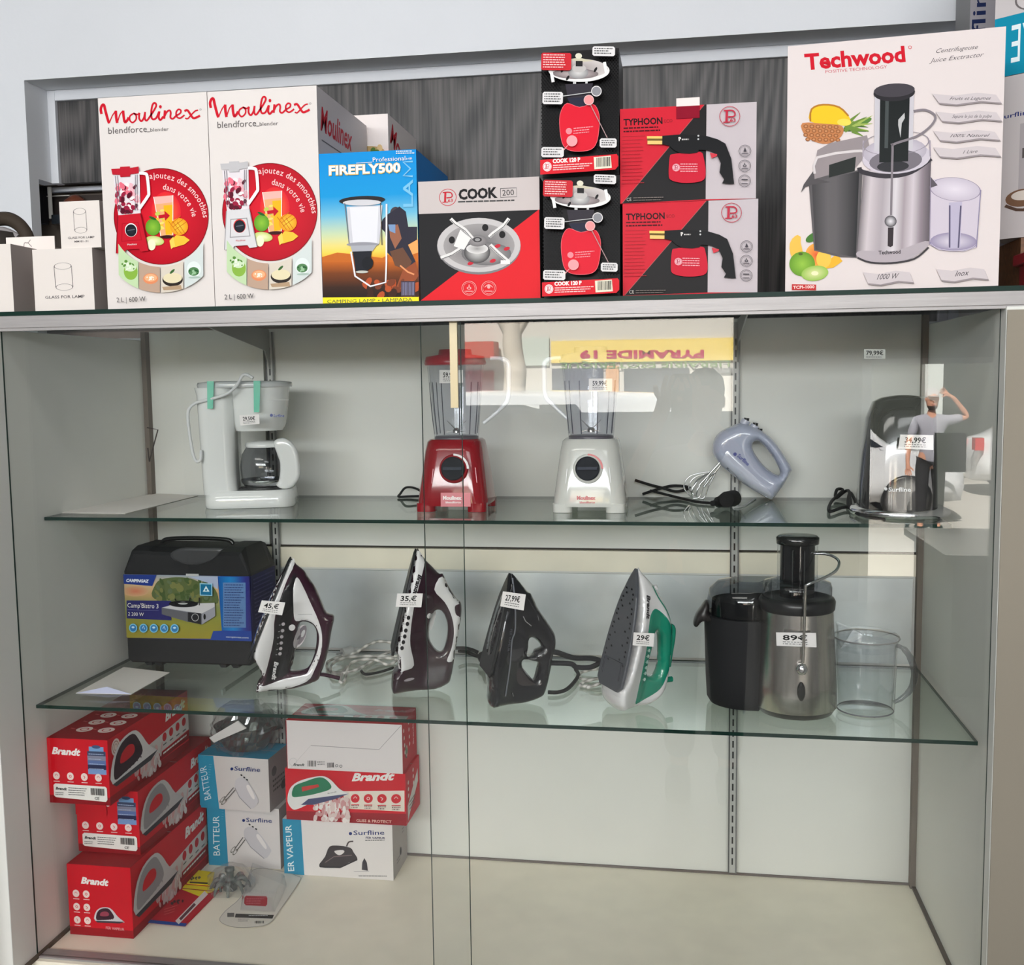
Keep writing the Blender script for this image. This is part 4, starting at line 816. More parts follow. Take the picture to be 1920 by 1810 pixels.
def brandt_side(a, col=K(44, 20, 34), trim=K(226, 222, 224)):      # 360 x 140
    a.rect(0, 0, 360, 140, BR); a.rect(0, 122, 360, 140, K(150, 12, 26)); a.poly([(150, 70), (360, 52), (360, 96), (140, 108)], K(214, 206, 204)); a.poly([(170, 108), (360, 98), (360, 118), (165, 122)], K(140, 12, 26))
    for k in range(4): a.ell(240+k*32, 74-k*1.5, 10, 10, K(196, 30, 44)); a.line([(232+k*32, 91), (248+k*32, 90)], 3, K(90))
    a.fine(230, 108, 350, 1, 1, 4, WHITE, slope=-.04); brandt(a, (246, 40), (346, 34), 20)
    R = random.Random(2)
    for k in range(70): t = R.random(); a.ell(120+t*80+R.uniform(-20, 30), 90+R.uniform(0, 42), R.uniform(3, 9), R.uniform(6, 14), R.choice([K(230, 222, 220), K(210, 196, 196), K(216, 170, 170)]), rot=R.uniform(-30, 30), n=8)
    ironpic(a, 8, 10, .95, col, trim)
def sweater(a, x, y, s):
    for k, c in enumerate((K(120, 160, 205), K(60, 70, 100), K(130, 130, 150), K(90, 110, 160), K(40, 44, 80), K(120, 150, 200))):
        w_ = 30 if k else 24; a.poly([(x-w_*s, y+k*13*s), (x+w_*s, y+k*13*s), (x+w_*s, y+(k*13+14)*s), (x-w_*s, y+(k*13+14)*s)], c)
    a.ell(x, y, 14*s, 5*s, K(60, 80, 120)); a.fine(x-26*s, y+20*s, x+26*s, 4, 14*s, 2*s, K(170, 185, 215))
def endA(a):
    a.rect(0, 0, 160, 150, BR); a.rect(0, 132, 160, 150, K(140, 10, 24)); brandt(a, (12, 36), (88, 38), 15); sweater(a, 130, 16, .8)
    for k in range(4): icon(a, 22+k*37, 86, 9, n=k)
    r = 5; a.poly([(18, 104), (150, 106), (154, 110), (154, 136), (150, 141), (18, 136), (13, 132), (13, 108)], K(236, 232, 226)); brandt(a, (18, 118), (48, 119), 6, K(40)); a.fine(52, 112, 104, 4, 5, 1.6, K(90), seed=3); a.fine(18, 124, 45, 2, 4, 1.6, K(90), seed=5); a.barcode(112, 110, 148, 126, n=18); a.text('CE', (122, 136), (134, 136), 6, K(60))
def endB(a): endA(a); a.rect(0, 0, 80, 60, BR)
def endC(a):
    a.rect(0, 0, 160, 160, BR); a.rect(0, 142, 160, 160, K(150, 12, 26)); brandt(a, (34, 42), (104, 44), 14)
    for r in range(3):
        for c in range(2): icon(a, 20+c*26, 66+r*30, 8.5, n=r+c)
    ironpic(a, 66, 92, .36, K(60, 30, 44), K(206, 200, 204), K(150, 60, 80)); a.text('FER VAPEUR', (92, 142), (138, 143), 6, K(240, 190, 190))
def topA(a):
    a.rect(0, 0, 150, 360, K(150, 8, 24))
    for r in range(3):
        for c in range(2): a.ell(55+c*55, 300-r*48, 19, 17, CR); a.ell(55+c*55, 300-r*48, 11, 9, K(190, 60, 70), rin=.7, n=12); a.line([(18+c*55, 296-r*48), (30+c*55, 300-r*48)], 5, K(200, 80, 80))
    a.text('Brandt', (60, 150), (60, 40), 24, K(200, 90, 100), bold=.04, shear=.25); a.fine(95, 40, 110, 10, 9, 4, K(190, 80, 90))
dims = ((.018, .040, 0.0005, .158, .147, .36, endC, 'red steam iron box at the bottom of the left stack'),
        (.010, .100, .1592, .142, .146, .36, endB, 'red steam iron box in the middle of the left stack'),
        (-.0005, .020, .302, .141, .138, .36, endA, 'red steam iron box on top of the left stack'))
for i, (x, y, z, h, wd, d, art, lab) in enumerate(dims):
    if i == 2: x = .001
    m, fr, ri, tp, fin = cbox('iron_carton', lab, Vector((x, y, z)), XV, wd, h, d, BR, BR, K(150, 8, 24), group='red iron boxes')
    art(fr([(0, 0), (160, 0), (160, 160 if i == 0 else 150), (0, 160 if i == 0 else 150)])); brandt_side(ri([(0, 0), (360, 0), (360, 140), (0, 140)]), *((K(44, 20, 34), K(226, 222, 224)) if i == 2 else (K(150, 146, 150), K(200, 196, 198))))
    t_ = tp([(0, 0), (150, 0), (150, 360), (0, 360)])
    if i == 2: topA(t_); a = ri([(0, 0), (360, 0), (360, 140), (0, 140)], off=.002); a.ell(28, 24, 17, 18, CR); a.ell(28, 24, 13, 14, K(190, 150, 140), rin=.8); a.ell(28, 24, 7, 8, K(200, 170, 160), rin=.7)
    fin()
# hand mixer cartons
TEAL = K(30, 140, 178)
def mixpic(a, x, y, s):
    g = K(196, 192, 196); d = K(150, 146, 150); F = lambda pts: [(x+p*s, y+q*s) for p, q in pts]
    a.poly(smooth2(F([(60, 20), (100, 0), (150, 30), (230, 130), (235, 160), (190, 200), (100, 130), (60, 70)]), 3), g); a.poly(smooth2(F([(140, 60), (160, 50), (205, 115), (205, 140), (180, 120)]), 3), K(226, 220, 218)); a.line(F([(60, 70), (100, 130), (190, 200)]), 5*s, d)
    for k in (0, 14): a.line(F([(50+k, 70+k), (-10+k, 150+k*.6)]), 6*s, K(90, 88, 84)); a.ell(x+(-18+k)*s, y+(150+k)*s, 26*s, 10*s, K(110, 108, 100), rot=-50, rin=.7)
    for k in range(3): a.ell(x+(96+k*22)*s, y+(-14+k*14)*s, 8*s, 5*s, K(50), rot=30)
def bat_art(a, q, lean):
    (x0, y0), (x1, y1), (x2, y2), (x3, y3) = q; k = 1 if lean else 0
    a.poly([q[0], (q[0][0]+(105 if lean else 125), q[0][1]+3), (q[3][0]+128, q[3][1]+5), q[3]], TEAL)
    if lean: a.text('BATTEUR', (215, 822), (150, 620), 44, K(205, 226, 236)); a.fine(170, 610, 190, 12, 16, 4, K(120, 190, 220)); surf(a, 330, 640, 195, K(30, 46, 110)); mixpic(a, 310, 680, .95)
    else: a.text('BATTEUR', (242, 1200), (236, 948), 44, K(220, 236, 240)); a.fine(255, 900, 270, 5, 16, 4, K(120, 190, 220)); surf(a, 405, 980, 195, K(30, 46, 110)); mixpic(a, 350, 1010, 1.0)
Qb = [(150, 880), (650, 890), (650, 1275), (170, 1260)]; Qu = [(85, 555), (570, 560), (620, 890), (150, 878)]
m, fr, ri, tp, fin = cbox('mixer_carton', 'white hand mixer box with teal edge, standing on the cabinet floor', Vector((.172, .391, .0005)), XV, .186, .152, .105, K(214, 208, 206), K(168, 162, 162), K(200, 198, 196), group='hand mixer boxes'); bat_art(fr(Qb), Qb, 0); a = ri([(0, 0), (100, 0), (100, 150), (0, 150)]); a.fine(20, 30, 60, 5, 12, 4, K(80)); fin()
Uu = Vector((math.cos(-.05), math.sin(-.05), 0)); Ou = Vector((.163, .375, .1535))
m, fr, ri, tp, fin = cbox('mixer_carton', 'white hand mixer box with teal edge, carrying the wrapped black pan', Ou, Uu, .183, .132, .11, K(206, 200, 198), K(150, 146, 146), TEAL, group='hand mixer boxes'); bat_art(fr(Qu), Qu, 1)
a = ri([(0, 0), (110, 0), (110, 132), (0, 132)]); a.ell(30, 40, 14, 12, K(60, 56, 60)); a.fine(20, 60, 90, 3, 12, 5, K(60)); a.ell(80, 90, 16, 12, K(60)); fin()
# black pan in crumpled film on top
pc = Vector((.262, .43, .1535+.132+.001)); pan = thing('wrapped_pan', 'black pan wrapped in crumpled clear plastic on the mixer boxes', 'pan', pc)
m = MB(); m.lathe(pc+ZV*.004, [(.05, 0), (.066, .02), (.074, .05), (.078, .056), (.074, .058), (.066, .05), (.055, .02), (0, .018)], K(20, 20, 22), n=40, sy=.8); m.lathe(pc+Vector((.01, .02, .05)), [(.078, 0), (.07, .018), (.03, .03), (0, .032)], K(26, 26, 28), n=36, sy=.7); m.build('pan_body', 'paint', pan)
m = MB(); R = random.Random(11); rings = []
for k in range(9):
    t = k/8; z = .0+.105*t; rr = .080*math.sin(math.pi*(.22+.62*t))**.5+.004; ring = []
    for j in range(56): an = 2*math.pi*j/56; q = rr*(1+.05*math.sin(7*an+3*k)+R.uniform(-.035, .035)); ring.append(pc+Vector((q*math.cos(an), q*.85*math.sin(an), z+.001+.004*math.sin(5*an+k))))
    rings.append(ring)
m.loft(rings, WHITE, 0, False, caps=(False, True)); m.build('plastic_wrap', 'film', pan)
m = MB(); pA = [onplane(x, y, pc+Vector((0, -.082, 0)), (0, 1, 0)) for x, y in ((392, 1384), (446, 1352), (462, 1366), (402, 1392))]
m.add([p-Vector((0, .001*k, 0)) for k, p in enumerate(pA)]+[p+Vector((0, .002, 0)) for p in pA], [(3, 2, 1, 0), (4, 5, 6, 7)], K(206, 202, 200)); m.build('label_strip', 'matte', pan)['label'] = 'white paper strip on the wrapping'
# steam iron boxes in the right-hand stack
C6 = lambda x, y: (340+x/3.481, 1260+y/3.481)
Qf = [(652, 930), (1385, 985), (1385, 1365), (660, 1320)]
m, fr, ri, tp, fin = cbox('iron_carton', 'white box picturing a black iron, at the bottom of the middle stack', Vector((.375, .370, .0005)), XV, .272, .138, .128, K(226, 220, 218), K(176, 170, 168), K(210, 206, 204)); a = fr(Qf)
a.poly([Qf[0], (780, 940), (797, 1330), Qf[3]], TEAL); a.text('ER VAPEUR', (728, 1300), (712, 975), 42, K(225, 238, 240), bold=.01); surf(a, 1112, 1052, 222); a.text('FER VAPEUR', (1212, 1078), (1338, 1082), 13, K(60, 56, 90), bold=.03); a.fine(1208, 1086, 1338, 1, 1, 6, K(100))
F = lambda pts: pts
a.poly(smooth2([(900, 1270), (940, 1200), (972, 1130), (1040, 1125), (1110, 1140), (1130, 1170), (1155, 1220), (1100, 1240), (1040, 1275)], 3), K(58, 50, 52)); a.poly(smooth2([(1005, 1160), (1060, 1155), (1068, 1170), (1040, 1190), (1015, 1180)], 3), K(226, 220, 218)); a.poly([(900, 1262), (1050, 1268), (1150, 1215), (1155, 1225), (1040, 1280), (905, 1274)], K(34, 30, 32)); a.line([(1085, 1130), (1100, 1100), (1130, 1095)], 10, K(80, 70, 70), sub=3); a.line([(940, 1240), (1000, 1200), (1120, 1190)], 5, K(130, 110, 110))
a.poly([(1182, 1290), (1186, 1240), (1200, 1210), (1216, 1240), (1222, 1297)], K(60, 56, 62)); a.line([(1130, 1302), (1230, 1300)], 2, K(120)); a.fine(1160, 1330, 1350, 1, 1, 5, K(110))
b = ri([(0, 0), (130, 0), (130, 138), (0, 138)]); b.fine(84, 30, 100, 4, 8, 3, K(60)); b.ell(68, 95, 6, 10, K(50)); b.fine(30, 100, 60, 2, 8, 3, K(120)); fin()
Qr = [(668, 600), (1475, 690), (1480, 995), (690, 965)]
m, fr, ri, tp, fin = cbox('iron_carton', 'red box picturing a green iron, between two white-fronted boxes', Vector((.387, .366, .1395)), XV, .296, .126, .13, BR, K(196, 14, 34), BR, group='red iron boxes'); a = fr(Qr)
a.poly([(668, 905), (1480, 925), (1480, 996), (690, 966)], K(150, 10, 28)); a.poly([(1100, 780), (1470, 788), (1470, 912), (1110, 892)], K(232, 220, 206)); brandt(a, (1155, 715), (1415, 722), 46)
for k in range(4): icon(a, 1178+k*82, 828+k*2, 28, K(206, 30, 44), CR, k); a.fine(1155+k*82, 870+k*4, 1205+k*82, 2, 12, 7, K(110, 80, 80))
R = random.Random(5)
for k in range(90): a.ell(R.uniform(905, 1140), R.uniform(830, 965), R.uniform(8, 20), R.uniform(12, 30), R.choice([K(236, 228, 224), K(222, 200, 196), K(206, 150, 150)]), n=8)
a.poly(smooth2([(700, 830), (720, 740), (800, 690), (940, 668), (1010, 690), (1080, 760), (1140, 795), (1060, 810), (880, 850), (790, 885), (740, 888)], 4), K(226, 224, 222)); a.poly(smooth2([(738, 800), (750, 730), (830, 700), (940, 675), (1000, 705), (1020, 755), (920, 785), (820, 800)], 4), K(36, 120, 84)); a.poly([(808, 735), (930, 722), (938, 740), (860, 758), (812, 768)], K(196, 60, 56)); a.poly([(805, 860), (860, 820), (1140, 792), (1060, 822), (900, 860)], K(70, 74, 110)); a.text('Brandt', (1000, 790), (1060, 780), 8, K(40)); a.text('GLISS & PROTECT', (1190, 970), (1400, 976), 16, K(240, 180, 170), bold=.02)
b = ri([(0, 0), (130, 0), (130, 126), (0, 126)]); b.poly([(14, 120), (114, 60), (114, 28), (14, 84)], K(220, 214, 210))
for k in range(3): b.ell(24, 30+k*16, 5, 5, CR); b.ell(70, 16+k*16, 5, 5, CR)
b.fine(30, 80, 90, 3, 8, 3, K(60)); fin()
Qw = [(690, 300), (1445, 345), (1448, 660), (706, 595)]
m, fr, ri, tp, fin = cbox('iron_carton', 'iron box with plain white front and red top, just under the lower shelf', Vector((.394, .363, .2665)), XV, .284, .118, .132, K(226, 218, 218), K(190, 14, 34), BR, group='red iron boxes'); a = fr(Qw)
g = K(170, 162, 164); a.line([(850, 460), (1290, 500), (1440, 350)], 4, g); a.line([(850, 460), (730, 590)], 2, K(200, 192, 192)); a.line([(690, 300), (705, 596)], 10, K(150, 14, 34)); brandt(a, (742, 580), (812, 584), 14, K(90)); a.barcode(832, 552, 885, 588, n=8, sl=.05); a.fine(890, 560, 940, 2, 14, 7, K(120), seed=3); a.barcode(955, 570, 1000, 600, n=5); a.ring(1015, 590, 9, 3, K(80)); a.ring(1042, 594, 9, 3, K(80)); a.ring(742, 556, 24, 2, K(190))
t_ = tp([(0, 0), (284, 0), (284, 132), (0, 132)]); t_.rect(130, 70, 284, 100, K(214, 196, 190)); ironpic(t_, 20, 4, .8, K(40, 100, 76), K(206, 200, 198), K(150, 50, 50)); brandt(t_, (190, 40), (270, 42), 14, K(220, 150, 150))
for k in range(4): t_.ell(160+k*30, 85, 9, 9, K(190, 40, 50))
b = ri([(0, 0), (132, 0), (132, 118), (0, 118)])
for k in range(4): b.ell(16+k*2, 20+k*18, 4, 5, CR); b.ell(60+k*2, 14+k*18, 4, 5, CR)
b.ell(34, 76, 10, 16, K(50, 110, 80)); b.ell(38, 76, 8, 14, K(206, 150, 140), rin=.6); b.text('Brandt', (104, 80), (104, 30), 10, K(240, 180, 180), bold=.03); fin()
# blister cards lying on the floor of the cabinet
def flat(name, label, cat, pts, t, col, z0=.0006, mat='gcard'):
    P = [atZ(x, y, z0) for x, y in pts]; m = MB(); n = len(P); m.add(P+[p+ZV*t for p in P], [tuple(range(n-1, -1, -1)), tuple(range(n, 2*n))]+[(i, (i+1) % n, (i+1) % n+n, i+n) for i in range(n)], col)
    a = Art(m, Vector((0, 0, z0+t)), XV, Vector((0, 1, 0)), ZV, mapf=lambda x, y: tuple(atZ(x, y, z0+t).xy), off=.0002); return m, a, P
C5 = lambda x, y: (60+x/3.55, 1280+y/3.55)
pts = [C5(*p) for p in ((765, 1600), (1020, 1625), (1270, 1370), (1010, 1345))]
m, a, P = flat('blister_card', '', '', pts, .004, K(186, 14, 36)); cv = lambda L: [C5(*p) for p in L]
a.poly(cv([(765, 1600), (1020, 1625), (1030, 1605), (780, 1580)]), K(20, 70, 150)); a.poly(cv([(1000, 1380), (1010, 1345), (1262, 1368), (1235, 1385), (1110, 1424)]), K(236, 214, 30)); a.line(cv([(1000, 1372), (1236, 1394)]), 1.5, K(150, 20, 20)); a.line(cv([(965, 1600), (1160, 1400)]), 9, K(226, 214, 210)); a.line(cv([(985, 1580), (1085, 1475)]), 5, K(90, 50, 60)); a.fine(*C5(880, 1510), C5(970, 1510)[0], 3, 5, 1.2, K(225, 90, 90), slope=-.3); a.blobs(5, *C5(930, 1440), *C5(1010, 1480), [K(70, 20, 30)], 2, 4, 3)
tag(m.build('blister_card', 'gcard'), 'red and blue blister card lying beside the bottom red iron box', 'card')
pts = [C5(*p) for p in ((1030, 1340), (1195, 1355), (1215, 1268), (1110, 1255))]
m, a, P = flat('blister_card', '', '', pts, .002, K(232, 208, 24), z0=.0052); a.line([C5(1050, 1332), C5(1170, 1338)], 3, K(60, 50, 20)); a.blobs(8, *C5(1060, 1290), *C5(1120, 1315), [K(80, 70, 40)], 1.5, 3, 3)
for p in m.v: pass
tag(m.build('blister_card', 'gcard'), 'small yellow card leaning over the red blister card', 'card')
out = smooth2([C6(*p) for p in ((250, 1625), (330, 1665), (450, 1668), (570, 1645), (640, 1560), (770, 1370), (760, 1335), (640, 1300), (500, 1285), (440, 1330), (390, 1470), (290, 1560))], 3)
bl = thing('blister_pack', 'clear plastic blister pack with red label lying on the cream floor', 'pack', atZ(470, 1690, 0.0))
P = [atZ(x, y, .0008) for x, y in out]; m = MB(); n = len(P); c_ = sum(P, Vector())/n
m.loft([P, [p+ZV*.0012 for p in P]], K(226, 220, 208)); a = Art(m, Vector((0, 0, .002)), XV, Vector((0, 1, 0)), ZV, mapf=lambda x, y: tuple(atZ(x, y, .002).xy)); cv = lambda L: [C6(*p) for p in L]
a.line(out+out[:1], 1.2, K(180, 174, 164)); a.poly(cv([(355, 1580), (605, 1588), (595, 1612), (350, 1605)]), K(60, 56, 52)); a.fine(*C6(440, 1590), C6(570, 1590)[0], 1, 1, 1.4, K(200)); a.rect(*C6(300, 1575), *C6(345, 1602), K(100, 96, 92)); a.barcode(*C6(480, 1628), *C6(540, 1645), n=8); a.fine(*C6(370, 1615), C6(450, 1615)[0], 2, 4, 1.2, K(120)); m.build('backing_card', 'card', bl)
m = MB(); Q = [atZ(*C6(*p), .001) for p in ((385, 1560), (610, 1570), (690, 1400), (460, 1310))]; Qt = [p*.9+(sum(Q, Vector())/4)*.1+ZV*.03 for p in Q]; m.loft([Q, Qt], WHITE, smooth=False, caps=(False, True)); m.build('blister_shell', 'clear', bl)
m = MB(); a = Art(m, Vector((0, 0, .0035)), XV, Vector((0, 1, 0)), ZV, mapf=lambda x, y: tuple(atZ(x, y, .0035).xy)); a.poly(cv([(390, 1555), (600, 1565), (560, 1450), (410, 1440)]), K(226, 216, 208)); r_ = cv([(412, 1475), (422, 1462), (555, 1465), (562, 1480), (560, 1520), (550, 1532), (420, 1525), (410, 1512)]); a.poly(r_, K(196, 40, 56)); a.fine(*C6(425, 1480), C6(545, 1480)[0], 3, 4.5, 1.6, K(225, 110, 120)); m.build('red_label', 'card', bl)
# small finned metal fitting in wrap
fc = atZ(432, 1668, .0); fit = thing('metal_fitting', 'small grey finned burner fitting in a plastic wrap before the mixer boxes', 'fitting', fc); G = K(96, 102, 98)
m = MB(); m.lathe(fc+ZV*.001, [(.016, 0), (.018, .012), (.012, .02), (.008, .03), (.008, .042), (.011, .044), (.011, .052), (0, .053)], G, n=18)
for k in range(8):
    an = k*math.pi/4+.3; d = Vector((math.cos(an), math.sin(an), 0)); m.tube([fc+d*.012+ZV*.018, fc+d*.028+ZV*.026, fc+d*.040+ZV*.016, fc+d*.046+ZV*.002], [.005, .006, .004, .003], G, n=6)
    m.tube([fc+d*.030+ZV*.024, fc+d*.036+Vector((-d.y, d.x, 0))*.012+ZV*.012], .003, K(60, 64, 62), n=6)
m.build('burner_fins', 'paint', fit)
m = MB(); rings = []
for k in range(5):
    ring = []
    for j in range(22): an = 2*math.pi*j/22; q = (.05, .052, .044, .03, .012)[k]*(1+R.uniform(-.1, .12)); ring.append(fc+Vector((q*math.cos(an)*1.05, q*math.sin(an), (.001, .018, .036, .05, .058)[k]+R.uniform(0, .003))))
    rings.append(ring)
m.loft(rings, WHITE, 0, False, caps=(False, True)); m.build('plastic_wrap', 'film', fit)
# ================================================================ APPLIANCES
def vfr(P, deg, off=0.0):
    """upright plane through P, turned deg about the vertical, off behind P; returns (O,U,V,N)"""
    t = math.radians(deg); U = Vector((math.cos(t), math.sin(t), 0)); N = Vector((math.sin(t), -math.cos(t), 0)); return (Vector(P)-N*off, U, ZV, N)
def puv(fr, cv):
    O, U, V, N = fr
    def f(x, y):
        p = onplane(*cv(x, y), O, N)-O; return (p.dot(U), p.dot(V))
    return f
def crop(x0, y0, s): return lambda x, y: (x0+x/s, y0+y/s)
class Body:
    """rounded solid over a side outline; patches and prints can be laid on its near face"""
    def __init__(s, fr, f, outline, holes, T, r=.008, sm=3, c=0.0, floor=None):
        s.fr = fr; s.c = c; mp = lambda L: [f(*p) for p in L]; s.f = f
        s.loops = [smooth2(mp(outline), sm)]+[smooth2(mp(h), sm) for h in holes]; s.T = T if callable(T) else (lambda u, v: T); s.r = r
        if floor is not None: s.loops[0] = [(u, max(v, floor)) for u, v in s.loops[0]]
    def H(s, u, v):
        if not inpoly(u, v, s.loops[0]) or any(inpoly(u, v, h) for h in s.loops[1:]): return s.c
        k = min(1, edist(u, v, s.loops)/s.r); return s.c+s.T(u, v)*math.sqrt(max(0, 1-(1-k)**2))
    def mesh(s, m, col, step=.006, mat=0): puff(m, s.fr, s.loops, s.T, s.r, step, col, mat, base=s.c)
    def patch(s, m, pts, col, lift=.001, sm=3, step=.005, holes=(), mat=0):
        g = [s.f(*p) for p in pts]; g = smooth2(g, sm) if sm else g; loops = [g]+[smooth2([s.f(*p) for p in h], 3) for h in holes]
        def hh(u, v):
            d = edist(u, v, loops); return s.H(u, v)+lift*min(1, d/.0015+.05)
        fr = s.fr; O, U, V, N = fr
        lp = [resamp(l, step) for l in loops]; P = []; E = []
        for l in lp: n = len(P); P += l; E += [(n+i, n+(i+1) % len(l)) for i in range(len(l))]
        xs = [p[0] for p in P]; ys = [p[1] for p in P]; x = min(xs)+step/2
        def ins(a, b): return inpoly(a, b, loops[0]) and not any(inpoly(a, b, h) for h in loops[1:])
        while x < max(xs):
            y = min(ys)+step/2
            while y < max(ys):
                if ins(x, y) and edist(x, y, loops) > step*.4: P.append((x, y))
                y += step
            x += step
        res = delaunay_2d_cdt([Vector(p) for p in P], E, [], 0, 1e-7); fs = []
        for t in res[2]:
            if ins(sum(res[0][i].x for i in t)/3, sum(res[0][i].y for i in t)/3):
                a, b, c = [res[0][i] for i in t]; ccw = (b.x-a.x)*(c.y-a.y)-(b.y-a.y)*(c.x-a.x) > 0
                fs.append(tuple(t) if ccw else (t[0], t[2], t[1]))
        m.add([O+U*p.x+V*p.y+N*hh(p.x, p.y) for p in res[0]], fs, col, mat, True)
    def art(s, m, off=.0016):
        O, U, V, N = s.fr
        class SA(Art):
            def P(q, x, y): u, v = s.f(x, y); return O+U*u+V*v+N*(s.H(u, v)+q.h)
            def fix(q, vs, fs):
                out = []
                for f in fs:
                    if len(f) < 3: continue
                    n = (vs[f[1]]-vs[f[0]]).cross(vs[f[2]]-vs[f[0]]); out.append(tuple(f) if n.dot(N) > 0 else tuple(reversed(f)))
                return out
        return SA(m, O, U, V, N, mapf=s.f, off=off)
def price(parent, px, txt, Y, deg=0, name='price_tag', tilt=0, w=.0, rows=1):
    """px: TL, TR, BR, BL of the tag in the photo"""
    P0 = atY(*px[3], Y); t = math.radians(deg); N = Vector((math.sin(t), -math.cos(t), 0)); U = Vector((math.cos(t), math.sin(t), 0))
    L = [onplane(*p, P0, N) for p in px]; m = MB(); n = N*.0006
    m.add([p+n for p in L]+[p for p in L], [(3, 2, 1, 0), (4, 5, 6, 7), (0, 1, 5, 4), (1, 2, 6, 5), (2, 3, 7, 6), (3, 0, 4, 7)], K(238, 234, 232))
    g = lambda x, y: tuple(((L[0]*(1-x)+L[1]*x)*(1-y)+(L[3]*(1-x)+L[2]*x)*y-P0).dot(v) for v in (U, ZV))
    a = Art(m, P0, U, ZV, N, mapf=g, off=.0008); a.text(txt, (.16, .55), (.78, .55), .36, K(24), bold=.02); a.fine(.16, .66, .82, 2, .14, .05, K(110)); m.build(name, 'card', parent)
# ---- irons
def iron(label, cv, base_px, deg, outline, holes, sole, col, patches, deco, cord, tag_, hw=.047, thick=.017, body_off=.02, solecol=K(26, 26, 30), srel=.004):
    P = atZ(*base_px, ZL); P.z = ZL+.0006; fr = vfr(P, deg, body_off); f = puv(fr, cv)
    lo = min(f(*p)[1] for p in outline); O, U, V, N = fr; 
    fr = (O-ZV*(lo-0.0), U, V, N); g0 = f; f = lambda x, y: (g0(x, y)[0], g0(x, y)[1]-0); fr = (O, U, V, N)
    a0 = Vector(f(*sole[0])); a1 = Vector(f(*sole[1])); S = (a1-a0); L = S.length; S.normalize(); q = Vector((S.y, -S.x))   # q points to the handle side
    if q.x < 0: q = -q
    def half(s): return hw*max(0, 1-max(0, s/L)**2.3)**.75
    def T(u, v):
        d = Vector((u, v))-a0; s = d.dot(S); w_ = max(0, d.dot(q)); k = min(1, w_/.075); k = k*k*(3-2*k); top = thick*min(1, max(.35, (L-s)/.06)); return half(s)*(1-k)+top*k
    c = -(hw-body_off-.004)
    th = thing('steam_iron', label, 'iron', P)
    B = Body(fr, f, outline, holes, T, r=.010, c=c, floor=0.0006)
    m = MB(); hc = tag_.get('rim')
    B.mesh(m, (lambda u, v: hc if edist(u, v, B.loops[1:]) < .014 else col) if hc else col); a = B.art(m); a.mat = 1; deco(a); bo = m.build('body', ['gloss', 'paint'], th)
    for nm, pts, pc, kw in patches:
        m = MB(); B.patch(m, pts, pc, **kw); m.build(nm, 'gloss', th)
    # soleplate: boat outline across the body, standing on edge
    m = MB(); rings = []
    for off, sc_ in ((.0005, 1.0), (-.003, 1.0), (-.0045, .96)):
        ring = []; n = 22; e_ = tag_.get('heel', .010); zs = [-e_+(L+e_+.003)*k/n for k in range(n+1)]
        for side in (1, -1):
            for z in (zs if side == 1 else reversed(zs)):
                hw_ = (half(z)+.003)*sc_ if z > 0 else (hw+.003)*sc_*math.sqrt(max(0.3, 1-(z/(e_+.004))**4)); z_ = z*(sc_ if z > L*.8 else 1)
                uv = a0+S*z_-q*(-off+.001); ring.append(O+U*uv.x+V*max(uv.y, .004)+N*(c+side*hw_))
        rings.append(ring)
    m.loft(rings, solecol, smooth=False)
    if tag_.get('steam'):
        def sp_(z, w_): uv = a0+S*z-q*.0058; return O+U*uv.x+V*uv.y+N*(c+w_)
        NS = -(U*q.x+V*q.y)
        for k in range(34):
            zz = .03+(L-.06)*(k//2)/17; ww = (half(zz)-.010)*(1 if k % 2 else -1); 
            if k % 3 == 0: ww *= .55
            c0 = sp_(zz, ww); m.add([c0+(V*math.cos(t)+N*math.sin(t))*.0032 for t in [2*math.pi*j/10 for j in range(10)]], [tuple(range(10)), tuple(range(9, -1, -1))], K(34, 34, 38))
        for e2 in (.012, .016):
            pts = [sp_(zz, sg*(half(max(0, zz))-e2)) for sg in (1, -1) for zz in ([.0+L*.16*k/8 for k in range(9)][::sg])]; m.tube(pts, .0006, K(50, 52, 58), n=4, spline=False)
    sp = m.build('soleplate', 'sole' if 'sole' in M else 'steel', th)
    if cord:
        for nm, pts, r_, cc in cord:
            m = MB(); m.tube([O+U*f(x, y)[0]+V*max(f(x, y)[1], r_+.0005)+N*(c+dn) if z is None else atZ(*cv(x, y), ZL+z) for x, y, dn, z in pts], r_, cc); m.build(nm, 'matte', th)
    if tag_.get('px'): price(th, tag_['px'], tag_['t'], (O+N*(c+hw+.002)).y-.002 if 'Y' not in tag_ else tag_['Y'], deg=tag_.get('deg', 0))
    return th, B
M['sole'] = pbr('grey_soleplate', attr=True, rough=.35, metal=.2)
WP = K(232, 230, 230); PU = K(52, 16, 36); BK = K(26, 24, 28)
A1 = crop(180, 980, 4)
o1 = [(1463, 283), (1500, 325), (1560, 372), (1590, 420), (1640, 490), (1690, 590), (1735, 690), (1790, 718), (1770, 830), (1740, 1000), (1690, 1150), (1640, 1215), (1400, 1285), (1210, 1310), (1196, 1280), (1210, 1215), (1240, 1170), (1215, 1090), (1172, 1005), (1185, 880), (1240, 720), (1335, 500), (1400, 380)]
h1 = [(1530, 770), (1600, 768), (1648, 815), (1655, 900), (1640, 1000), (1590, 1108), (1500, 1130), (1458, 1110), (1490, 1000), (1505, 900)]
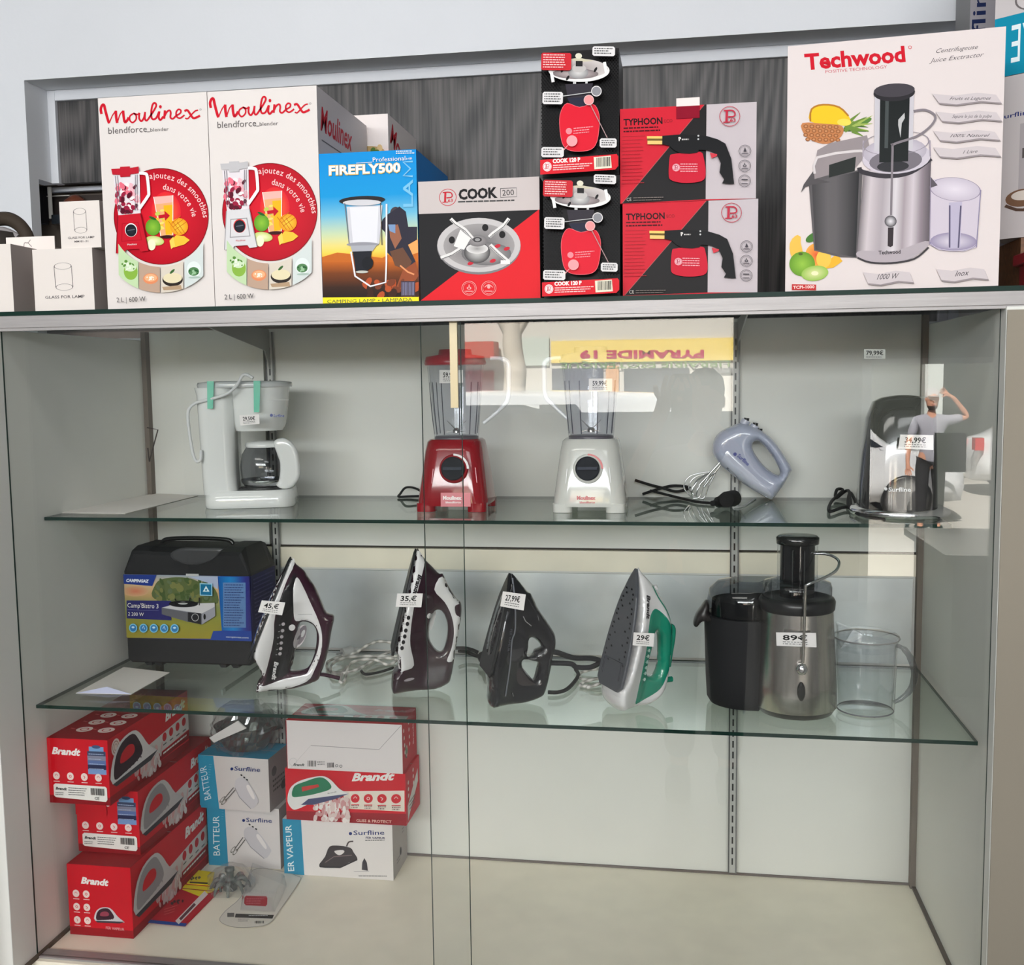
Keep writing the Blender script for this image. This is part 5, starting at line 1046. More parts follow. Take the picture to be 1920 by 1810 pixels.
def deco1(a):
    for x, y in ((1405, 755), (1400, 805), (1393, 852), (1390, 900), (1385, 943), (1380, 983)): a.ell(x, y, 13, 13, K(190, 182, 186)); a.line([(x-32, y+4), (x-20, y+4)], 5, K(170))
    a.text('Brandt', (1340, 1040), (1318, 1180), 30, WP, bold=.04, shear=.2); a.ell(1470, 788, 24, 24, WP); a.ell(1530, 870, 40, 92, K(214, 208, 210), rot=22); a.ell(1540, 862, 30, 78, K(120, 112, 118), rot=22); a.ell(1552, 850, 12, 30, K(190), rot=22); a.line([(1515, 690), (1620, 692)], 4, K(170))
iron('white and dark purple steam iron nearest the camping stove case', A1, (480, 1308), 20, o1, [h1], ((1165, 1010), (1463, 285)), PU,
     [('side_shell', [(1464, 290), (1487, 325), (1425, 450), (1345, 690), (1335, 850), (1305, 1000), (1255, 1165), (1215, 1090), (1178, 1005), (1190, 880), (1243, 720), (1338, 500)], WP, {}),
      ('control_strip', [(1478, 400), (1503, 398), (1482, 500), (1482, 690), (1462, 760), (1490, 860), (1495, 960), (1450, 1130), (1290, 1205), (1272, 1195), (1325, 950), (1352, 700), (1405, 520)], BK, {'lift': .0008}),
      ('handle_shell', [(1507, 415), (1478, 500), (1482, 680), (1500, 742), (1570, 738), (1635, 770), (1670, 840), (1672, 910), (1652, 1000), (1600, 1110), (1560, 1150), (1430, 1175), (1262, 1225), (1226, 1205), (1203, 1250), (1218, 1288), (1400, 1262), (1580, 1200), (1640, 1110), (1688, 980), (1695, 850), (1668, 740), (1610, 610), (1560, 500)], WP, {'lift': .0012})],
     deco1, [('cord', [(1650, 1160, 0, None), (1720, 1165, .0, None), (1830, 1192, 0, None)], .0042, PU), ('cord', [(1830, 1195, 0, .006), (1850, 1130, 0, .008), (1880, 1080, 0, .006)], .003, K(214, 208, 204))],
     {'px': [(491, 1126), (535, 1130), (529, 1154), (484, 1148)], 't': '45,€'})
A2 = crop(600, 1000, 5.0267)
o2 = [(915, 178), (942, 190), (1000, 268), (1060, 328), (1130, 398), (1165, 400), (1205, 490), (1260, 580), (1300, 640), (1336, 668), (1345, 740), (1338, 820), (1325, 900), (1310, 1000), (1285, 1120), (1275, 1210), (1245, 1380), (1200, 1450), (1000, 1530), (760, 1558), (695, 1530), (672, 1460), (690, 1330), (738, 1280), (728, 1150), (700, 1100), (762, 800), (832, 500)]
h2 = [(1090, 752), (1150, 752), (1195, 830), (1210, 930), (1190, 1060), (1150, 1138), (1085, 1100), (1035, 1000), (1045, 850)]
def deco2(a):
    for x, y in ((830, 778), (820, 835), (805, 895), (795, 950), (782, 1003), (770, 1058)): a.ell(x, y, 17, 20, BK); a.line([(x-38, y), (x-26, y)], 6, K(110))
    a.text('Brandt.', (928, 385), (868, 570), 40, K(30, 24, 28), bold=.04, shear=.2); a.ell(1032, 782, 24, 26, WP); a.ell(840, 1372, 50, 14, K(180, 170, 175), rot=-4)
iron('maroon-black steam iron with white strip, behind the edge of the glass pane', A2, (735, 1309), 17, o2, [h2], ((705, 1095), (915, 180)), K(44, 14, 30),
     [('side_shell', [(917, 182), (985, 262), (977, 340), (930, 500), (880, 700), (852, 900), (850, 1050), (885, 1243), (800, 1280), (742, 1282), (730, 1160), (706, 1105), (782, 770), (850, 480)], WP, {}),
      ('handle_shell', [(1150, 396), (1168, 402), (1205, 490), (1225, 560), (1300, 645), (1334, 668), (1278, 690), (1275, 740), (1290, 780), (1338, 815), (1320, 900), (1295, 1070), (1270, 1205), (1198, 1215), (1240, 1100), (1265, 950), (1246, 800), (1180, 660), (1078, 535)], WP, {'lift': .0012}),
      ('dial', [(1090, 752), (1100, 780), (1080, 870), (1050, 940), (1038, 900), (1055, 800)], WP, {'lift': .002})],
     deco2, [('cord', [(1250, 1110, 0, None), (1370, 1110, 0, None), (1440, 1125, .0, None), (1500, 1150, 0, None)], .004, K(24))], {'px': [(745, 1113), (793, 1113), (790, 1139), (742, 1138)], 't': '35,€'}, thick=.016)
A3 = crop(860, 1040, 4.174)
o3 = [(428, 172), (460, 184), (560, 305), (590, 325), (640, 430), (690, 505), (740, 580), (775, 650), (776, 740), (748, 850), (742, 900), (700, 1080), (650, 1140), (500, 1190), (330, 1226), (268, 1215), (250, 1170), (256, 1100), (240, 950), (244, 830), (272, 660), (332, 430), (392, 260)]
h3a = [(572, 670), (620, 680), (668, 738), (620, 765), (598, 805), (552, 808), (562, 740)]; h3b = [(522, 842), (590, 850), (640, 868), (632, 930), (608, 1000), (560, 960), (515, 890)]
def deco3(a): a.line([(436, 195), (432, 560), (402, 660), (390, 850), (358, 1100)], 12, K(120, 122, 130), sub=3); a.text('FER VAPEUR', (388, 570), (362, 740), 18, K(90, 90, 98)); a.line([(500, 480), (520, 520), (570, 560)], 5, K(170)); a.line([(620, 480), (630, 520)], 4, K(120)); a.line([(418, 1080), (428, 1110)], 6, K(120)); a.ell(530, 772, 12, 12, K(70))
iron('plain black steam iron in the middle of the lower shelf', A3, (925, 1336), 23, o3, [h3a, h3b], ((246, 900), (428, 175)), K(30, 30, 34),
     [('side_shell', [(432, 178), (434, 560), (400, 660), (388, 850), (350, 1100), (300, 1200), (256, 1170), (258, 1100), (246, 950), (250, 830), (280, 660), (338, 430), (396, 265)], K(18, 20, 26), {'lift': .0015}),
      ('dial', [(460, 900), (510, 900), (605, 1010), (600, 1025), (500, 1030), (455, 985)], K(60, 54, 54), {'lift': .002})],
     deco3, [('cord', [(610, 785, .01, None), (760, 775, .01, None), (920, 830, .0, None), (1080, 845, -.01, None), (1160, 880, -.02, None), (1060, 905, 0, None), (950, 905, 0, None), (900, 878, 0, None), (740, 872, 0, None)], .0055, K(38, 38, 42)),
             ('cord', [(915, 900, 0, .006), (935, 950, 0, .006), (860, 1045, 0, .006), (780, 1078, 0, .006), (700, 1078, 0, .006)], .0042, K(28)), ('cord', [(0, 755, 0, .02), (60, 762, 0, .016), (130, 790, 0, .012), (200, 812, 0, .012)], .0045, K(28)), ('plug', [(190, 800, 0, .016), (215, 830, 0, .014), (235, 880, 0, .014)], .014, K(44, 44, 46))],
     {'px': [(943, 1109), (986, 1115), (982, 1145), (938, 1137)], 't': '27,99€'}, thick=.02)
A4 = A3
o4 = [(1445, 135), (1482, 160), (1535, 215), (1595, 290), (1645, 380), (1700, 540), (1706, 700), (1692, 880), (1660, 1055), (1600, 1150), (1500, 1212), (1360, 1278), (1312, 1282), (1270, 1240), (1225, 1170), (1232, 1040), (1290, 968), (1372, 700), (1422, 450)]
h4 = [(1585, 612), (1612, 660), (1612, 850), (1582, 958), (1530, 970), (1506, 940), (1520, 850), (1545, 760), (1562, 660)]
GN = K(18, 140, 112)
def deco4(a):
    for x, y in ((1497, 755), (1490, 800), (1483, 845), (1476, 890), (1470, 935), (1464, 983)): a.ell(x, y, 12, 14, K(190, 225, 215)); a.line([(x-24, y), (x-14, y)], 4, K(150, 210, 190))
    a.text('Brandt', (1476, 318), (1455, 500), 30, K(50, 46, 50), bold=.04, shear=.2); a.line([(1545, 255), (1580, 340), (1650, 450), (1695, 560), (1704, 640)], 9, GN, sub=3); a.ell(1545, 660, 10, 20, K(220, 235, 225), rot=10)
iron('white and green steam iron with its grey soleplate turned to the front', A4, (1176, 1342), 31, o4, [h4], ((1250, 985), (1445, 140)), WP,
     [('handle_grip', [(1545, 430), (1600, 455), (1655, 510), (1693, 590), (1700, 700), (1680, 880), (1650, 960), (1600, 1060), (1500, 1130), (1392, 1176), (1400, 1100), (1440, 900), (1470, 740), (1482, 600), (1502, 480)], GN, {'holes': [h4]}),
      ('control_strip', [(1475, 735), (1510, 745), (1490, 900), (1470, 1010), (1430, 1100), (1420, 1100), (1445, 930)], K(14, 118, 96), {'lift': .0014})],
     deco4, [('trigger', [(1698, 580, 0, None), (1728, 600, 0, None), (1725, 680, 0, None), (1705, 800, 0, None), (1690, 900, 0, None)], .006, GN), ('cord_guard', [(1660, 1010, -.01, None), (1700, 1015, -.01, None), (1740, 1010, -.01, None)], .006, GN), ('spray_button', [(1580, 262, 0, None), (1592, 290, 0, None)], .006, WP)],
     {'px': [(1188, 1186), (1227, 1188), (1225, 1213), (1186, 1210)], 't': '29€', 'deg': 14, 'rim': GN, 'heel': .022, 'steam': 1}, thick=.016, hw=.05, solecol=K(92, 94, 100))
# braided white cords coiled on the shelf
def braid(lab, cv, pts, r=.0032, plug=None, z=.004):
    th = thing('braided_cord', lab, 'cord', atZ(*cv(*pts[0][:2]), ZL)); P = [atZ(*cv(x, y), ZL+zz) for x, y, zz in pts]; C = crom(P, 7); m = MB(); n = 6; 
    cols = [K(240, 236, 230) if (i//2) % 2 else K(180, 176, 170) for i in range(len(C))]; rings = []
    for i, p in enumerate(C):
        t = (C[min(i+1, len(C)-1)]-C[max(i-1, 0)]).normalized(); up = t.cross(ZV).normalized() if abs(t.z) < .99 else Vector((1, 0, 0)); sd = t.cross(up); rr = r*(1.12 if (i//2) % 2 else .92); rings.append([p+(up*math.cos(2*math.pi*k/n)+sd*math.sin(2*math.pi*k/n))*rr for k in range(n)])
    m.loft(rings, cols, 0, True); m.build('cable', 'matte', th)
    if plug: m = MB(); a, b = [atZ(*cv(*p), ZL+.013) for p in plug]; m.tube([a, (a+b)/2, b], [.008, .013, .011], K(200, 200, 198), n=12); d = (a-b).normalized(); m.tube([b, b-d*.016], .0022, K(150), spline=False); m.build('plug', 'paint', th)
A2c = A2
braid('coil of white braided cord with grey plug between the two purple irons', A2c, [(700, 1035, .03), (560, 1020, .035), (440, 1060, .03), (330, 1130, .012), (200, 1160, .006), (70, 1220, .004), (110, 1310, .004), (330, 1290, .006), (520, 1180, .006), (700, 1110, .01), (720, 1160, .012), (500, 1160, .012), (260, 1170, .014), (120, 1230, .012), (120, 1330, .008), (300, 1300, .01), (420, 1250, .01), (560, 1180, .012), (720, 1190, .01), (640, 1240, .004), (500, 1190, .016), (300, 1220, .016), (230, 1390, .004), (190, 1405, .004)], plug=((360, 1100), (210, 1130)))
m = MB(); m.tube([atZ(*A2(x, y), ZL+.005) for x, y in ((390, 1300), (430, 1330), (560, 1310), (690, 1270))], .0032, K(30)); tag(m.build('power_cord', 'matte'), 'short black cord lying behind the white braided coil', 'cord')
braid('small coil of white braided cord beside the green iron', A3, [(1190, 890, .012), (1050, 900, .01), (950, 930, .004), (960, 975, .004), (1100, 970, .006), (1200, 930, .01), (1120, 960, .012), (980, 1000, .008), (960, 1030, .004), (1080, 1020, .008), (1200, 960, .014), (1100, 1010, .012), (1000, 1045, .004)])
# ---- camping stove case
cp = atZ(238, 1252, ZL); cz0 = ZL+.009; cw = .312; fy = .296; cx0 = .036
cs = thing('stove_case', 'black plastic camping stove case with a bright picture label', 'case', (cx0+cw/2, fy+.07, ZL))
H_ = atY(350, 1028, fy).z-cz0; D_ = .15; CB = K(26, 26, 28)
def ring_case(y, i, t): 
    W2 = cw; return [Vector((cx0+p[0], y, cz0+p[1])) for p in [(i, .01+i), (.01+i, i), (W2-.01-i, i), (W2-i, .01+i), (W2-i, H_*.79-i*.5), (W2*.93-i, H_-t-i), (W2*.80, H_-t-i), (W2*.76, H_-t-.002-i), (W2*.24, H_-t-.002-i), (W2*.2, H_-t-i), (W2*.07+i, H_-t-i), (i, H_*.79-i*.5)]]
m = MB(); m.loft([ring_case(fy+.0, .004, .012), ring_case(fy+.004, 0, .008), ring_case(fy+.03, 0, .0), ring_case(fy+D_-.03, 0, 0), ring_case(fy+D_-.004, 0, .008), ring_case(fy+D_, .004, .012)], CB, smooth=False); m.build('case_body', 'satin', cs)
m = MB()
for x in (.035, .06, .22, .25): m = MB(); m.loft([[Vector((cx0+x+dx, fy+.01, ZL+.0005+dz)) for dx, dz in ((0, .01), (.008, .0), (.02, .0), (.02, .01))], [Vector((cx0+x+dx, fy+.13, ZL+.0005+dz)) for dx, dz in ((0, .01), (.008, .0), (.02, .0), (.02, .01))]], CB, smooth=False); m.build('foot', 'satin', cs)
m = MB(); frc = (Vector((cx0, fy, cz0)), XV, ZV, Vector((0, -1, 0))); fc_ = puv(frc, A1)
puff(m, frc, [smooth2([fc_(*p) for p in ((560, 235), (600, 290), (720, 318), (860, 290), (950, 205), (960, 195), (800, 190), (640, 190))], 3)], .002, .0015, .006, K(62, 62, 64)); m.build('grip_recess', 'paint', cs)
m = MB(); m.tube([Vector((cx0+x, fy+.075+dy, cz0+H_-.001+z)) for x, dy, z in ((.06, 0, .0), (.075, 0, .010), (.15, 0, .013), (.225, 0, .010), (.24, 0, .0))], .005, K(20)); m.build('carry_handle', 'paint', cs)
m = MB(); m.box((cx0+cw*.5, fy-.0015, atY(350, 1080, fy).z), (cx0+cw*.6, fy+.001, atY(350, 1076, fy).z), K(190)); m.build('latch', 'paint', cs)
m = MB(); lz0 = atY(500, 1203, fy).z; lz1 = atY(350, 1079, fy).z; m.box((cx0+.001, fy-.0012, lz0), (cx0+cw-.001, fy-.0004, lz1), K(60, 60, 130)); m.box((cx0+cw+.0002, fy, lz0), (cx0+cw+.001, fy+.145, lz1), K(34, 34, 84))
q = [(163, 390), (1203, 402), (1218, 893), (185, 878)]; a = Art(m, Vector((cx0+.001, fy-.0012, lz0)), XV, ZV, Vector((0, -1, 0)), q, cw-.002, lz1-lz0)
a.grad([(163, 390), (960, 400), (975, 880), (185, 878)], [(0, K(150, 160, 170)), (.15, K(206, 180, 140)), (.3, K(200, 160, 110)), (.45, K(130, 140, 90)), (.7, K(140, 140, 60)), (1, K(150, 138, 50))], 1, 12)
a.ell(260, 520, 110, 40, K(206, 120, 90), edge=K(205, 165, 125)); a.poly(smooth2([(420, 480), (470, 430), (600, 410), (720, 420), (800, 450), (900, 480), (945, 560), (900, 620), (520, 600), (400, 560)], 3), K(92, 104, 64)); a.blobs(60, 440, 430, 900, 590, [K(74, 92, 52), K(120, 122, 72), K(96, 110, 80)], 12, 34, 3); a.poly([(700, 402), (950, 405), (945, 500), (860, 450)], K(170, 180, 205)); a.poly([(190, 590), (560, 590), (560, 740), (190, 728)], K(44, 44, 104)); a.poly([(163, 390), (440, 393), (405, 478), (168, 462)], K(36, 60, 140)); a.text('CAMPINGAZ', (188, 446), (378, 452), 22, K(230, 235, 245), bold=.05, shear=.2)
a.poly([(945, 400), (1205, 402), (1218, 893), (880, 886), (905, 818), (975, 815)], K(40, 70, 150)); a.grad([(950, 402), (1205, 404), (1214, 815), (975, 812)], None, 8, 2, fn=lambda s, t: ramp([(0, K(30, 90, 160)), (.4, K(40, 130, 196)), (.8, K(50, 56, 136)), (1, K(50, 46, 110))], s)); a.rect(988, 448, 1172, 790, K(96, 130, 178)); a.fine(1000, 462, 1165, 17, 19, 7, K(60, 80, 130), seed=4)
a.text("Camp'Bistro 3", (205, 640), (462, 646), 34, WHITE); a.line([(205, 658), (465, 664)], 2, K(130, 130, 170)); a.text('2 200 W', (210, 702), (340, 706), 26, WHITE); a.text('campingaz.com', (1015, 862), (1200, 868), 12, K(180, 190, 215), bold=.03)
a.poly([(490, 640), (590, 612), (925, 600), (930, 700), (820, 766), (490, 690)], K(150, 150, 158)); a.poly([(490, 640), (700, 672), (820, 680), (820, 766), (700, 745), (490, 690)], K(96, 96, 102)); a.poly([(600, 612), (925, 600), (925, 630), (820, 682), (500, 640)], K(196, 194, 196)); a.poly([(705, 672), (812, 680), (812, 765), (705, 742)], K(34, 34, 38)); a.ring(765, 712, 30, 5, K(170)); a.ell(670, 610, 120, 26, K(28, 28, 30)); a.ell(665, 604, 40, 10, K(190)); a.line([(560, 600), (790, 600)], 8, K(20)); a.line([(800, 560), (800, 620)], 10, K(40)); a.line([(600, 570), (620, 610)], 8, K(30)); a.line([(725, 560), (715, 610)], 8, K(30)); a.ell(843, 706, 10, 22, K(30))
a.poly([(805, 450), (908, 453), (908, 548), (806, 545)], K(150, 200, 220)); a.poly([(812, 458), (900, 461), (900, 541), (813, 538)], K(30, 110, 150)); a.poly([(857, 470), (885, 515), (830, 515)], K(210, 230, 235)); a.ell(857, 502, 8, 8, K(30, 110, 150))
for k in range(5): x = 252+k*86; a.ell(x, 798, 34, 34, K(120, 190, 220)); a.ell(x, 798, 26, 26, K(50, 120, 180)); a.ell(x, 792+k % 2*8, 13, 8, K(190, 220, 235)) if k % 2 == 0 else a.line([(x-10, 800), (x, 780), (x+10, 806)], 6, K(200, 225, 240))
b = Art(m, Vector((cx0+cw+.001, fy, lz0)), Vector((0, 1, 0)), ZV, XV, [(0, 0), (100, 0), (100, 100), (0, 100)], .145, lz1-lz0); b.fine(8, 6, 96, 16, 6, 2.2, K(70, 70, 120)); m.build('picture_label', 'gcard', cs)
# ---- coffee maker
kp = atZ(380, 957, ZM); t_ = math.radians(16); KU = Vector((math.cos(t_), math.sin(t_), 0)); KN = Vector((math.sin(t_), -math.cos(t_), 0))
kp.z = ZM+.0006; cm = thing('coffee_maker', 'white filter coffee maker with green tape strips and its glass jug', 'coffee maker', kp)
def kpt(u, d, z): return kp+KU*u-KN*d+ZV*z
def krr(u, d, w_, dd, r, z): c = kpt(u, d, 0); return rrect((c.x, c.y), w_, dd, r, kp.z+z, 6, t_)
CW = K(226, 228, 226)
hz = atY(470, 716, kp.y+.05).z-kp.z
m = MB(); m.loft([krr(.097, .085, .192, .150, .034, 0), krr(.097, .085, .198, .156, .038, .006), krr(.097, .085, .194, .152, .036, .032), krr(.099, .085, .182, .140, .034, .038)], CW); m.build('base', 'gloss', cm)
m = MB(); m.lathe(kpt(.125, .075, .0385), [(.052, 0), (.053, .002), (.05, .004), (0, .004)], K(60)); m.build('hot_plate', 'paint', cm)
m = MB(); m.loft([krr(.035, .085, .074, .140, .022, .030), krr(.033, .085, .074, .142, .024, .08), krr(.030, .085, .078, .15, .026, hz-.03), krr(.028, .085, .082, .155, .028, hz-.012)], CW); m.build('water_tank', 'gloss', cm)
m = MB(); m.loft([krr(.118, .08, .104, .120, .045, hz-.108), krr(.118, .08, .118, .132, .055, hz-.095), krr(.120, .08, .130, .142, .06, hz-.04), krr(.120, .08, .134, .146, .062, hz-.012)], CW); fh_m = m
m = MB(); m.loft([krr(.090, .083, .205, .165, .075, hz-.012), krr(.090, .083, .208, .168, .077, hz-.006), krr(.090, .083, .204, .164, .075, hz-.001), krr(.090, .083, .15, .12, .05, hz+.002)], K(205, 208, 208)); m.build('lid', 'gloss', cm)
m = MB(); m.box((-1, 0, 0), (-1, 0, 0)); m = MB(); cc = kpt(.128, .075, .043); m.lathe(cc, [(.045, 0), (.052, .012), (.055, .045), (.050, .072), (.040, .088), (.038, .094)], WHITE, n=40, caps=(True, False)); jug = m.build('carafe', 'smoke', cm)
m = MB(); m.lathe(cc+ZV*.002, [(.0475, 0), (.0535, .010), (.0537, .014)], K(180), n=40, caps=(False, False)); m.build('steel_band', 'chrome', cm)
m = MB(); m.lathe(cc+ZV*.088, [(.041, 0), (.043, .004), (.04, .01), (.02, .014), (0, .015)], CW, n=32); m.build('carafe_lid', 'gloss', cm)
frh = (kpt(.128, -.0, .043), KU, ZV, KN); A6 = crop(0, 560, 3.0968); fh = puv((kpt(.128, .04, .043), KU, ZV, KN), A6); frh = (kpt(.128, .04, .043), KU, ZV, KN)
m = MB(); puff(m, frh, [smooth2([fh(*p) for p in ((1590, 830), (1640, 808), (1690, 830), (1725, 880), (1742, 960), (1740, 1040), (1700, 1095), (1640, 1105), (1605, 1085), (1618, 1060), (1625, 960), (1600, 880))], 3)], .009, .006, .006, CW, base=.0); m.build('carafe_handle', 'gloss', cm)
for x in (1222, 1492):
    m = MB(); y0, y1 = (480, 640) if x == 1222 else (478, 660); du = kpt(0, -.0, 0); fr_ = (kpt(0, -.008 if x > 1300 else -.0005, 0), KU, ZV, KN); g = puv(fr_, A6); a = Art(m, *fr_, mapf=g, off=0); a.poly([(x-20, y0), (x+20, y0), (x+14, y1), (x-18, y1)], K(60, 180, 150)); m.build('green_tape', 'paint', cm)
m = fh_m; fr_ = (kpt(0, -.0085, 0), KU, ZV, KN); a = Art(m, *fr_, mapf=puv(fr_, A6), off=0, mat=1); a.ell(1576, 678, 9, 9, K(30, 50, 130)); a.text('Surfline', (1588, 688), (1650, 688), 16, K(40, 60, 140), bold=.02); a.line([(1560, 590), (1690, 588)], 2, K(180)); m.build('filter_holder', ['gloss', 'paint'], cm)
m = MB(); a6y = kp.y-.012
m.tube([atY(*A6(x, y), kp.y+.01) for x, y in ((1470, 462), (1415, 442), (1370, 510), (1310, 556), (1200, 590), (1130, 610), (1092, 660), (1100, 780), (1120, 900), (1140, 945), (1165, 935), (1168, 880))], .0035, K(214, 216, 216)); m.build('power_cord', 'matte', cm)
price(cm, [(449, 779), (486, 777), (487, 795), (451, 798)], '29,50€', kp.y-.014)
# ---- blenders
def blender(lab, cxp, body, side, dialcol, lidmat, lidcol, tagpx, handle, logo):
    A7 = crop(740, 580, 3.84); cbY = .255; base = atZ(cxp, 955, ZM); c = Vector((atY(cxp, 930, cbY).x, cbY, ZM+.0006)); th = thing('blender', lab, 'blender', c); h = .150
    def sec(w_, d_, z, r): return rrect((c.x, c.y), w_, d_, r, c.z+z, 6)
    m = MB(); m.loft([sec(.148, .150, .012, .030), sec(.150, .150, .022, .032), sec(.138, .138, .07, .034), sec(.124, .124, .125, .036), sec(.116, .116, .145, .036), sec(.105, .105, h, .034)], body, caps=(True, True)); mb_ = m
    for sx in (-1, 1):
        for sy in (-1, 1): m = MB(); m.loft([rrect((c.x+sx*.0545, c.y+sy*.0535), .040, .042, .012, c.z+z, 4) for z in (0, .018)], body); m.build('foot', 'gloss', th)
    # faceplate, dial
    fy_ = c.y-.0735; sl = Vector((0, .012/.10, 1)).normalized(); fr_ = (Vector((c.x, c.y-.0786, c.z)), XV, Vector((0, .0135, .103)).normalized(), Vector((0, -.103, .0135)).normalized())
    g = puv(fr_, lambda x, y: (cxp+(x-450)/3.84, 580+y/3.84))
    m = MB(); O, U, V, N = fr_; u0_, v0_ = g(425, 1150); D = O+U*u0_+V*v0_+N*.004
    for r_, z0, z1, cc in ((.030, -.003, .003, body), (.0245, .002, .012, K(24, 27, 35))):
        R0 = [D+U*math.cos(2*math.pi*k/36)*r_+V*math.sin(2*math.pi*k/36)*r_+N*z0 for k in range(36)]; R1 = [p+N*(z1-z0) for p in R0]; R2 = [D+(p-D)*.9+N*.0012 for p in R1]; m.loft([R0, R1, R2], cc)
    m.obox(D, U, V, N, (-.02, -.003, .012), (.02, .003, .0155), K(60, 64, 76)); m.build('dial', 'matte', th)
    m = mb_; a = Art(m, O, U, V, N, mapf=g, off=.0078, mat=1); a.ell(425, 1150, 112, 108, dialcol, rin=.86, a0=-90, a1=0, n=16)
    a.up(); a.h = .0012
    wc = K(245, 225, 225) if logo == 'w' else K(196, 60, 60)
    if logo == 'w': a.rect(330, 1322, 545, 1422, K(206, 70, 84))
    a.text('Moulinex', (345, 1372), (480, 1372), 26, wc, bold=.05); a.text('blendforce', (365, 1398), (475, 1398), 14, wc, bold=.03); a.line([(275, 1150), (265, 1255)], 5, K(230, 150, 160) if logo == 'w' else K(240)); a.line([(578, 1140), (590, 1250)], 5, K(230, 150, 160) if logo == 'w' else K(240)); m.build('motor_base', ['gloss', 'paint'], th)
    # jar
    jz = Vector((c.x, c.y, c.z+h)); m = MB(); m.lathe(jz, [(.046, .002), (.048, .006), (.052, .06), (.060, .15), (.061, .158)], WHITE, n=40, caps=(False, False)); m.lathe(jz, [(.043, .004), (.049, .06), (.057, .156), (.061, .158)], WHITE, n=40, caps=(False, False)); jar = m.build('jar', 'jar', th)
    m = MB(); m.lathe(jz, [(.047, 0), (.0475, .004), (.044, .006), (0, .006)], K(96, 92, 100), n=40); m.build('jar_collar', 'paint', th)
    m = MB()
    for an in (200, 222, 250, 290, 318, 340, 30, 90, 150):
        t = math.radians(an); m.tube([jz+Vector((math.cos(t)*r_, math.sin(t)*r_, z)) for r_, z in ((.047, .01), (.052, .06), (.056, .12))], .0011, K(70, 72, 84), n=5)
    m.build('jar_ribs', 'paint', jar and th)
    m = MB()
    for an, dz in ((20, .02), (160, .02), (200, -.004), (340, -.004)):
        t = math.radians(an); d = Vector((math.cos(t), math.sin(t)*.6, 0)); e = Vector((-d.y, d.x, 0))*.004; p = jz+ZV*.018
        m.add([p-e, p+e, p+d*.022+ZV*dz, p-e-ZV*.001, p+e-ZV*.001, p+d*.022+ZV*(dz-.001)], [(0, 1, 2), (3, 5, 4), (0, 2, 5, 3), (1, 4, 5, 2)], K(60))
    m.lathe(jz+ZV*.012, [(.008, 0), (.008, .006), (.004, .01), (0, .01)], K(150), n=12); m.build('blades', 'steel', th)
    m = MB(); m.lathe(jz+ZV*.156, [(.064, 0), (.066, .004), (.062, .018), (.036, .022), (.034, .033), (.0, .034)], lidcol, n=40); m.build('lid', lidmat, th)
    m = MB(); m.tube([atY(*A7(x, y), c.y-.005) for x, y in handle], [.0045, .0055, .0055, .005, .004], K(236, 238, 242), n=10); m.build('handle', 'gloss', th)
    price(th, tagpx[0], tagpx[1], c.y-.064)
    return th
blender('red blender base with clear jar and red lid on the middle shelf', 858, K(150, 10, 26), 0, K(236, 225, 225), 'paint', K(160, 40, 52), ([(824, 694), (868, 694), (868, 718), (824, 719)], '59,99€'), [(690, 352), (760, 355), (815, 385), (822, 480), (815, 640), (760, 720), (640, 820)], 'w')
blender('white blender base with clear jar and red dial mark on the middle shelf', 1109, K(218, 218, 212), 0, K(200, 40, 40), 'jar', K(225, 228, 230), ([(1104, 710), (1148, 710), (1148, 734), (1104, 734)], '59,99€'), [(1200, 350), (1130, 355), (1080, 385), (1078, 480), (1085, 620), (1140, 690), (1245, 790)], 'r')
def cable(name, label, pts, r, col, cat='cord', spl=True): m = MB(); m.tube(pts, r, col); return tag(m.build(name, 'matte'), label, cat)
A7 = crop(740, 580, 3.84)
cable('power_cord', 'black power cord looped at the left of the red blender', [atS(*A7(x, y), ZM, z) for x, y, z in ((215, 1330, .012), (150, 1290, .02), (80, 1285, .016), (40, 1330, .006), (30, 1350, .004), (110, 1348, .004), (200, 1345, .006))], .0028, K(26))
A8 = crop(1240, 580, 2.8235)
# ---- hand mixer
frm = vfr((1.46, .445, ZM), 0, 0); fm = puv(frm, A8); hm = thing('hand_mixer', 'pale blue-grey hand mixer tilted on its side, beaters resting on the shelf', 'mixer', (1.46, .445, ZM+.0006))
om = [(385, 612), (440, 602), (530, 640), (600, 700), (650, 770), (690, 838), (682, 870), (640, 940), (588, 1006), (560, 1000), (470, 950), (390, 890), (340, 850), (300, 810), (270, 760), (275, 700), (310, 650)]; hmh = [(487, 706), (520, 702), (580, 770), (625, 850), (618, 878), (570, 852), (520, 800), (484, 740)]
Bm = Body(frm, fm, om, [hmh], .032, r=.022, floor=.0008); mm_ = MB(); Bm.mesh(mm_, K(178, 184, 204))
m = MB(); Bm.patch(m, [(345, 745), (375, 770), (470, 860), (560, 950), (588, 1002), (540, 985), (430, 915), (350, 855), (300, 805), (320, 790)], K(196, 200, 216), lift=.001); m.build('side_panel', 'gloss', hm)
m = mm_; a = Bm.art(m, .0022); a.mat = 1; a.ell(386, 762, 9, 9, K(40, 60, 140)); a.text('Surfline', (396, 774), (452, 824), 20, K(50, 70, 150), bold=.02); a.line([(345, 835), (400, 890)], 10, K(90, 94, 110)); m.build('body', ['gloss', 'paint'], hm)
m = MB()
for x, y in ((450, 578), (497, 604), (520, 634)):
    u, v = fm(x, y); p = frm[0]+frm[1]*u+ZV*v; m.tube([p+Vector((-.006, 0, -.014)), p+Vector((0, 0, -.004))], .010, K(190, 194, 208), n=12, spline=False); m.tube([p+Vector((0, 0, -.005)), p+Vector((.001, 0, .001))], .006, K(30), n=10, spline=False)
m.build('buttons', 'paint', hm)
